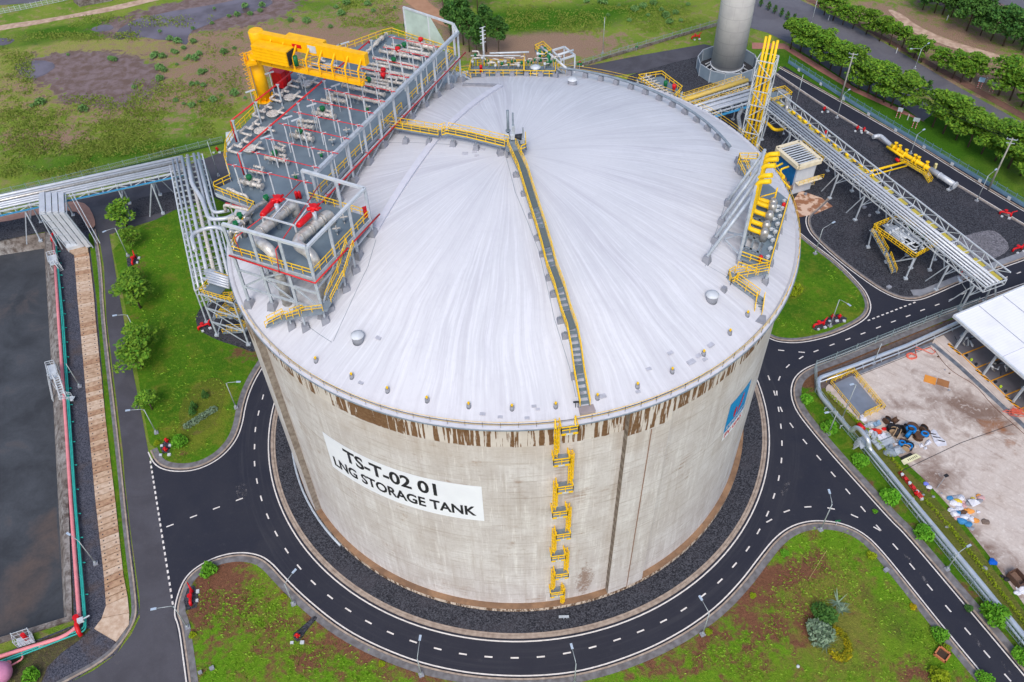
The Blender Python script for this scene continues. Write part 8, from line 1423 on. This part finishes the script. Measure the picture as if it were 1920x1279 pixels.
for i, (x, y, r, w_, co_, ax_, fl_) in enumerate([(350, 335, .9, .8, tyre, .6, drkbr), (470, 335, .8, .7, drkbr, 2.0, drkbr), (420, 395, 1.1, .8, tyre, 9, tyre), (500, 405, 1.0, .7, cobl, 9, tyre), (545, 425, 1.0, .7, tyre, .3, tyre), (490, 480, 1.15, .8, tyre, 2.6, woodm), (440, 455, .9, .7, tyre, 1.0, woodm), (640, 410, 1.25, 1.3, drkbr, 9, drkbr), (620, 500, 1.1, .8, cobl, 2.4, tyre), (725, 490, 1.1, .8, drkbr, 9, drkbr), (760, 425, .9, .7, tyre, .7, drkbr), (800, 450, .95, .8, cobl, 9, drkbr), (545, 555, .8, .7, cobl, 9, drkbr), (600, 595, 1.2, .8, drkbr, 9, tyre), (575, 640, .8, .5, drkbr, .9, woodm)]):
    reel(x, y, r, w_, co_, 'wooden cable reel in the yard debris heap, %s from the left, %s' % (ORD[i], {drkbr: 'brown', tyre: 'black', cobl: 'blue cable'}[co_]), ax_, i, fl_)
for i, (x, y, r) in enumerate([(645, 395, .8), (800, 448, .6), (545, 548, .5), (620, 585, .55), (605, 600, .35)]):
    p = G(*k6(x, y), 1.5 if i == 0 else .9); b = MB(); 
    for k in range(3): b.tube([(p.x+r*cos(a*pi/9), p.y+r*.85*sin(a*pi/9), p.z+k*.14) for a in range(18)], .2*r+.06, 7, closed=True)
    b.solo('blue_hose_coil', cobl, 'bright blue coil of hose on top of the debris heap, %s from the top' % ORD[i], 'hose coil', tuple(p), 'blue hose coils')
b = MB(); b.tube([G(*k6(60, 330), .6), G(*k6(115, 395), .6)], .5, 14); b.solo('red_cylinder', red, 'red steel cylinder lying at the corner of the debris heap', 'cylinder', tuple(G(*k6(85, 365), .2)))
rr = random.Random(12)
for i in range(9): p = G(*k6(300+i*9, 480+i*11+rr.uniform(-4, 4)), .5); d = Vector((cos(.42), sin(.42), 0)); b = MB(); b.bar(p-d*2.0, p+d*2.0, .34, .3); b.solo('metal_tray', galv, 'grey metal tray stacked side by side in the debris heap, %s from the top' % ORD[i], 'metal tray', tuple(p), 'stacked metal trays')
IS_ = [(250, 400, .7, red), (280, 430, .7, M('orange_red_plastic', C(226, 76, 46), .6)), (320, 445, .6, red), (260, 340, .9, M('blue_grey_scrap', C(130, 160, 184), .6)), (220, 330, .9, galv), (150, 360, .7, galv), (200, 430, 1.0, bagw), (310, 485, 1.0, bagw), (350, 380, .5, red), (400, 330, .7, bagw), (175, 420, .8, galvd), (230, 470, .9, galv), (430, 640, 1.2, galvd), (470, 650, .9, galv), (515, 630, 1.1, M('grey_bag', C(150, 158, 168), .7)), (400, 610, .9, galvd), (110, 275, .7, bagw), (90, 260, .5, bagw), (485, 555, .35, bagw)]
for i, (x, y, s, mt) in enumerate(IS_):
    p = G(*k6(x, y), .4); b = MB(); a = rr.uniform(0, 3)
    if i % 2: b.box((p.x, p.y, .5+s*.2), (s*1.6, s*.9, s*.5), a); b.box((p.x+.2, p.y+.1, .6+s*.5), (s*1.1, s*.5, s*.3), a+.6)
    else: blob(b, (p.x, p.y, .3), s, i)
    b.solo('scrap_piece', mt, '%s scrap piece in the left part of the debris heap, %s from the left' % (mt.name.split('_')[0].replace('galvanised', 'pale metal'), rk_(IS_, i)), 'scrap', tuple(p), 'scrap pieces in the debris heap')
for i, (pl_, dz_) in enumerate([([(860, 420), (900, 395), (930, 410), (970, 470), (1040, 530), (1050, 575), (950, 585), (910, 540), (880, 470)], .3), ([(730, 560), (770, 545), (790, 590), (750, 600)], .3), ([(820, 530), (850, 505), (880, 540), (850, 570), (800, 575)], .35), ([(790, 600), (820, 580), (830, 610), (800, 625)], .3)]):
    q = gp([k6(*t_) for t_ in pl_], .25); c = sum(q, Vector())/len(q); b = MB(); rnd = random.Random(i); m_ = 3; V0 = [c+Vector((0, 0, .35))]; vs = [V0[0]]
    for rr_ in (.5, 1.0): vs += [c.lerp(v, rr_)+Vector((0, 0, rnd.uniform(.0, .4)*(1.2-rr_))) for v in q]
    k = len(q); fs = [(0, 1+j, 1+(j+1) % k) for j in range(k)]+[(1+j, 1+k+j, 1+k+(j+1) % k, 1+(j+1) % k) for j in range(k)]; b.add(vs, fs); o = b.solo('white_tarpaulin', bagw, ('large crumpled white tarpaulin at the right end of the debris heap', 'small white sheet left of the big tarpaulin', 'crumpled white sheet between reels and big tarpaulin', 'smallest white sheet below the reels')[i], 'tarpaulin', tuple(c)); md = o.modifiers.new('s', 'SOLIDIFY'); md.thickness = .05
for k in range(3): p = G(*k6(890+k*50, 440+k*40), .6); b = MB(); b.bar(p-Vector((.6, -.2, 0)), p+Vector((.6, -.2, 0)), .12); b.solo('black_bar', tyre, 'short black bar lying on the white tarpaulin, %s of three' % ORD[k], 'bar', tuple(p), 'black bars on the tarpaulin')
p = G(1708, 862, .3); t = thing('panel_board', 'pale yellow board with dark slots leaning on the yard ground', 'board', tuple(p)); K = gp([k6(537, 740), k6(705, 660), k6(765, 700), k6(570, 790)], .5); b = MB(); b.add(K+[k+Vector((0, 0, -.08)) for k in K], [(0, 3, 2, 1), (4, 5, 6, 7), (0, 1, 5, 4), (1, 2, 6, 5), (2, 3, 7, 6), (3, 0, 4, 7)]); b.build('board', M('pale_yellow_board', C(226, 222, 180), .7), t)
for i in range(6): a = K[0].lerp(K[1], .35+.1*i).lerp(K[3].lerp(K[2], .35+.1*i), .35); c_ = K[0].lerp(K[1], .35+.1*i).lerp(K[3].lerp(K[2], .35+.1*i), .7); b = MB(); b.bar(a+Vector((0, 0, .02)), c_+Vector((0, 0, .02)), .12, .04); b.build('slot', tyre, t)
b = MB(); b.bar(G(*k6(540, 720), .35), G(*k6(655, 670), .35), .5, .3); b.solo('dark_bar_bundle', tyre, 'bundle of dark bars behind the pale yellow board', 'bars', tuple(G(*k6(600, 695), .2)))
b = MB(); a, c_ = G(*k6(480, 505), 1.0), G(*k6(715, 535), 1.0); b.bar(a, c_, .08); b.bar(a+Vector((0, -.5, 0)), c_+Vector((0, -.5, 0)), .08); [b.bar(a.lerp(c_, k/12), a.lerp(c_, k/12)+Vector((0, -.5, 0)), .06) for k in range(13)]; b.solo('ladder', galv, 'aluminium ladder lying across the debris heap', 'ladder', tuple(a))
# second heap: rubbish bags
k9 = lambda x, y: (1720+x*.21882, 880+y*.21882)
cols_ = [('white', bagw), ('orange', M('orange_bag', C(222, 148, 70), .7)), ('blue', M('blue_bag', C(60, 130, 180), .7)), ('brown', drkbr), ('dark', tyre), ('yellow', M('yellow_bag', C(220, 190, 60), .7)), ('grey', M('grey_sack', C(150, 150, 158), .8)), ('white', bagw), ('pinkish', M('pinkish_bag', C(200, 160, 160), .8)), ('white', bagw)]
rr = random.Random(21); cen = [(290, 250), (330, 250), (300, 290), (350, 300), (390, 280), (400, 310), (330, 350), (290, 350), (350, 380), (390, 370), (420, 400), (440, 430), (400, 420), (350, 420), (450, 360), (480, 250), (520, 230), (500, 280), (540, 240), (450, 290), (430, 470), (320, 390), (275, 335), (310, 270), (370, 250), (410, 350), (460, 430), (470, 510), (380, 440), (530, 270), (360, 340), (340, 280)]
for i, (x, y) in enumerate(cen): nme, mt = cols_[rr.randrange(10)]; p = G(*k9(x, y), .25); b = MB(); blob(b, (p.x, p.y, .25), rr.uniform(.4, .85), i+50); b.solo('rubbish_bag', mt, '%s rubbish bag in the loose heap on the lower yard, %s from the left' % (nme, rk_(cen, i)), 'rubbish bag', tuple(p), 'bags in the rubbish heap')
b = MB(); K = gp([k9(430, 260), k9(480, 250), k9(545, 290), k9(475, 325)], .9); K.append(K[0]+Vector((.2, .2, .5))); b.add([K[0], K[1], K[2], K[3], (K[0]+K[2])/2+Vector((0, 0, .6))], [(0, 1, 4), (1, 2, 4), (2, 3, 4), (3, 0, 4)]); b.solo('grey_tarpaulin', bagw, 'pale tarpaulin draped over the right side of the rubbish heap', 'tarpaulin', tuple(K[0]))
for nm_, lab_, q, r_, mt in (('orange_basin', 'orange plastic tub beside the rubbish heap', k9(497, 437), .65, cols_[1][1]), ('blue_tarpaulin', 'small crumpled blue tarpaulin alone on the lower yard', k9(650, 798), .75, M('bright_blue_sheet', C(0, 90, 190), .6)), ('blue_tub', 'violet-blue plastic tub near the rubble', k9(72, 128), .5, M('violet_tub', C(120, 130, 220), .6)), ('white_tub', 'white sack next to the violet-blue tub', k9(105, 152), .55, bagw), ('grey_heap', 'grey cement heap right of the orange tub', k9(572, 445), .7, M('cement_heap', C(120, 104, 94), .9)), ('white_pail', 'white pail above the orange tub', k9(520, 365), .35, bagw)):
    p = G(*q, .25); b = MB(); blob(b, (p.x, p.y, .25), r_, len(lab_), .5); b.solo(nm_, mt, lab_, nm_.split('_')[1], tuple(p))
p = G(1905, 1090, .25); t = thing('rusty_skip', 'rusty brown open-topped skip at the right edge of the yard', 'skip', tuple(p)); K = gp([(1886, 1080), (1902, 1072), (1922, 1094), (1908, 1104)], .25); b = MB(); rust = M('rusty_steel', C(98, 72, 60), .85, col2=C(66, 50, 44), scale=2)
for i in range(4): b.bar(K[i]+Vector((0, 0, .6)), K[(i+1) % 4]+Vector((0, 0, .6)), .12, 1.2)
b.build('sides', rust, t); b = MB(); b.prism([(k.x, k.y) for k in K], .24, .5); b.build('rubble', M('rubble_brown', C(130, 104, 90), .95, scale=3), t)
IS_ = [(1914, 1104, .9), (1922, 1110, .8), (1908, 1112, .5), (1887, 1086, .5), (1880, 1081, .35)]
for i, (x, y, r_) in enumerate(IS_): p = G(x, y, .25); b = MB(); blob(b, (p.x, p.y, .3), r_, i+90); b.solo('sack', bagw if i < 3 else tyre, '%s sack around the rusty skip, %s from the left' % ('white' if i < 3 else 'dark', rk_(IS_, i)), 'sack', tuple(p), 'sacks around the skip')
p = G(1768, 902, .2); t = thing('solar_light', 'small solar panel light standing on the yard', 'solar light', tuple(p)); b = MB(); b.bar(G(1756, 916, .2), p+Vector((0, 0, 1.6)), .07); b.build('post', galvd, t); b = MB(); b.box((p.x, p.y, 1.9), (.8, .6, .07), .4); b.build('panel', tyre, t)
pr = thing('red_yard_pipes', 'thin red fire pipes with valves along the yard edge beside the silver pipe', 'pipes', tuple(G(1700, 910)))
for k in range(3): b = MB(); b.tube([G(1684+k*2.5, 886-k*1.5, .6), G(1726+k*2.5, 935-k*1.5, .6)], .09, 6); b.build('pipe', redf, pr)
for k in range(5): p = G(1690+k*7, 893+k*8, .6); b = MB(); b.tube([p, p+Vector((0, 0, .7))], [.12, .3], 8); b.build('valve', redf if k % 2 else white, pr)
IS_ = [(1846, 1066, .5), (1726, 922, .3), (1731, 928, .25), (1742, 920, .3), (1750, 932, .3), (1736, 935, .22), (1765, 925, .2), (1790, 992, .3), (1776, 988, .35), (1759, 669, .25), (1772, 694, .2), (1780, 700, .2), (1779, 732, .25)]
for i, (x, y, s) in enumerate(IS_):
    p = G(x, y, .22); b = MB(); blob(b, (p.x, p.y, .25), s, i+200, .6); b.solo('rubble_lump', drkbr if i % 2 else cgrey, 'small %s rubble lump on the stained yard concrete, %s from the left' % ('brown' if i % 2 else 'grey', rk_(IS_, i)), 'rubble', tuple(p), 'rubble lumps on the yard')
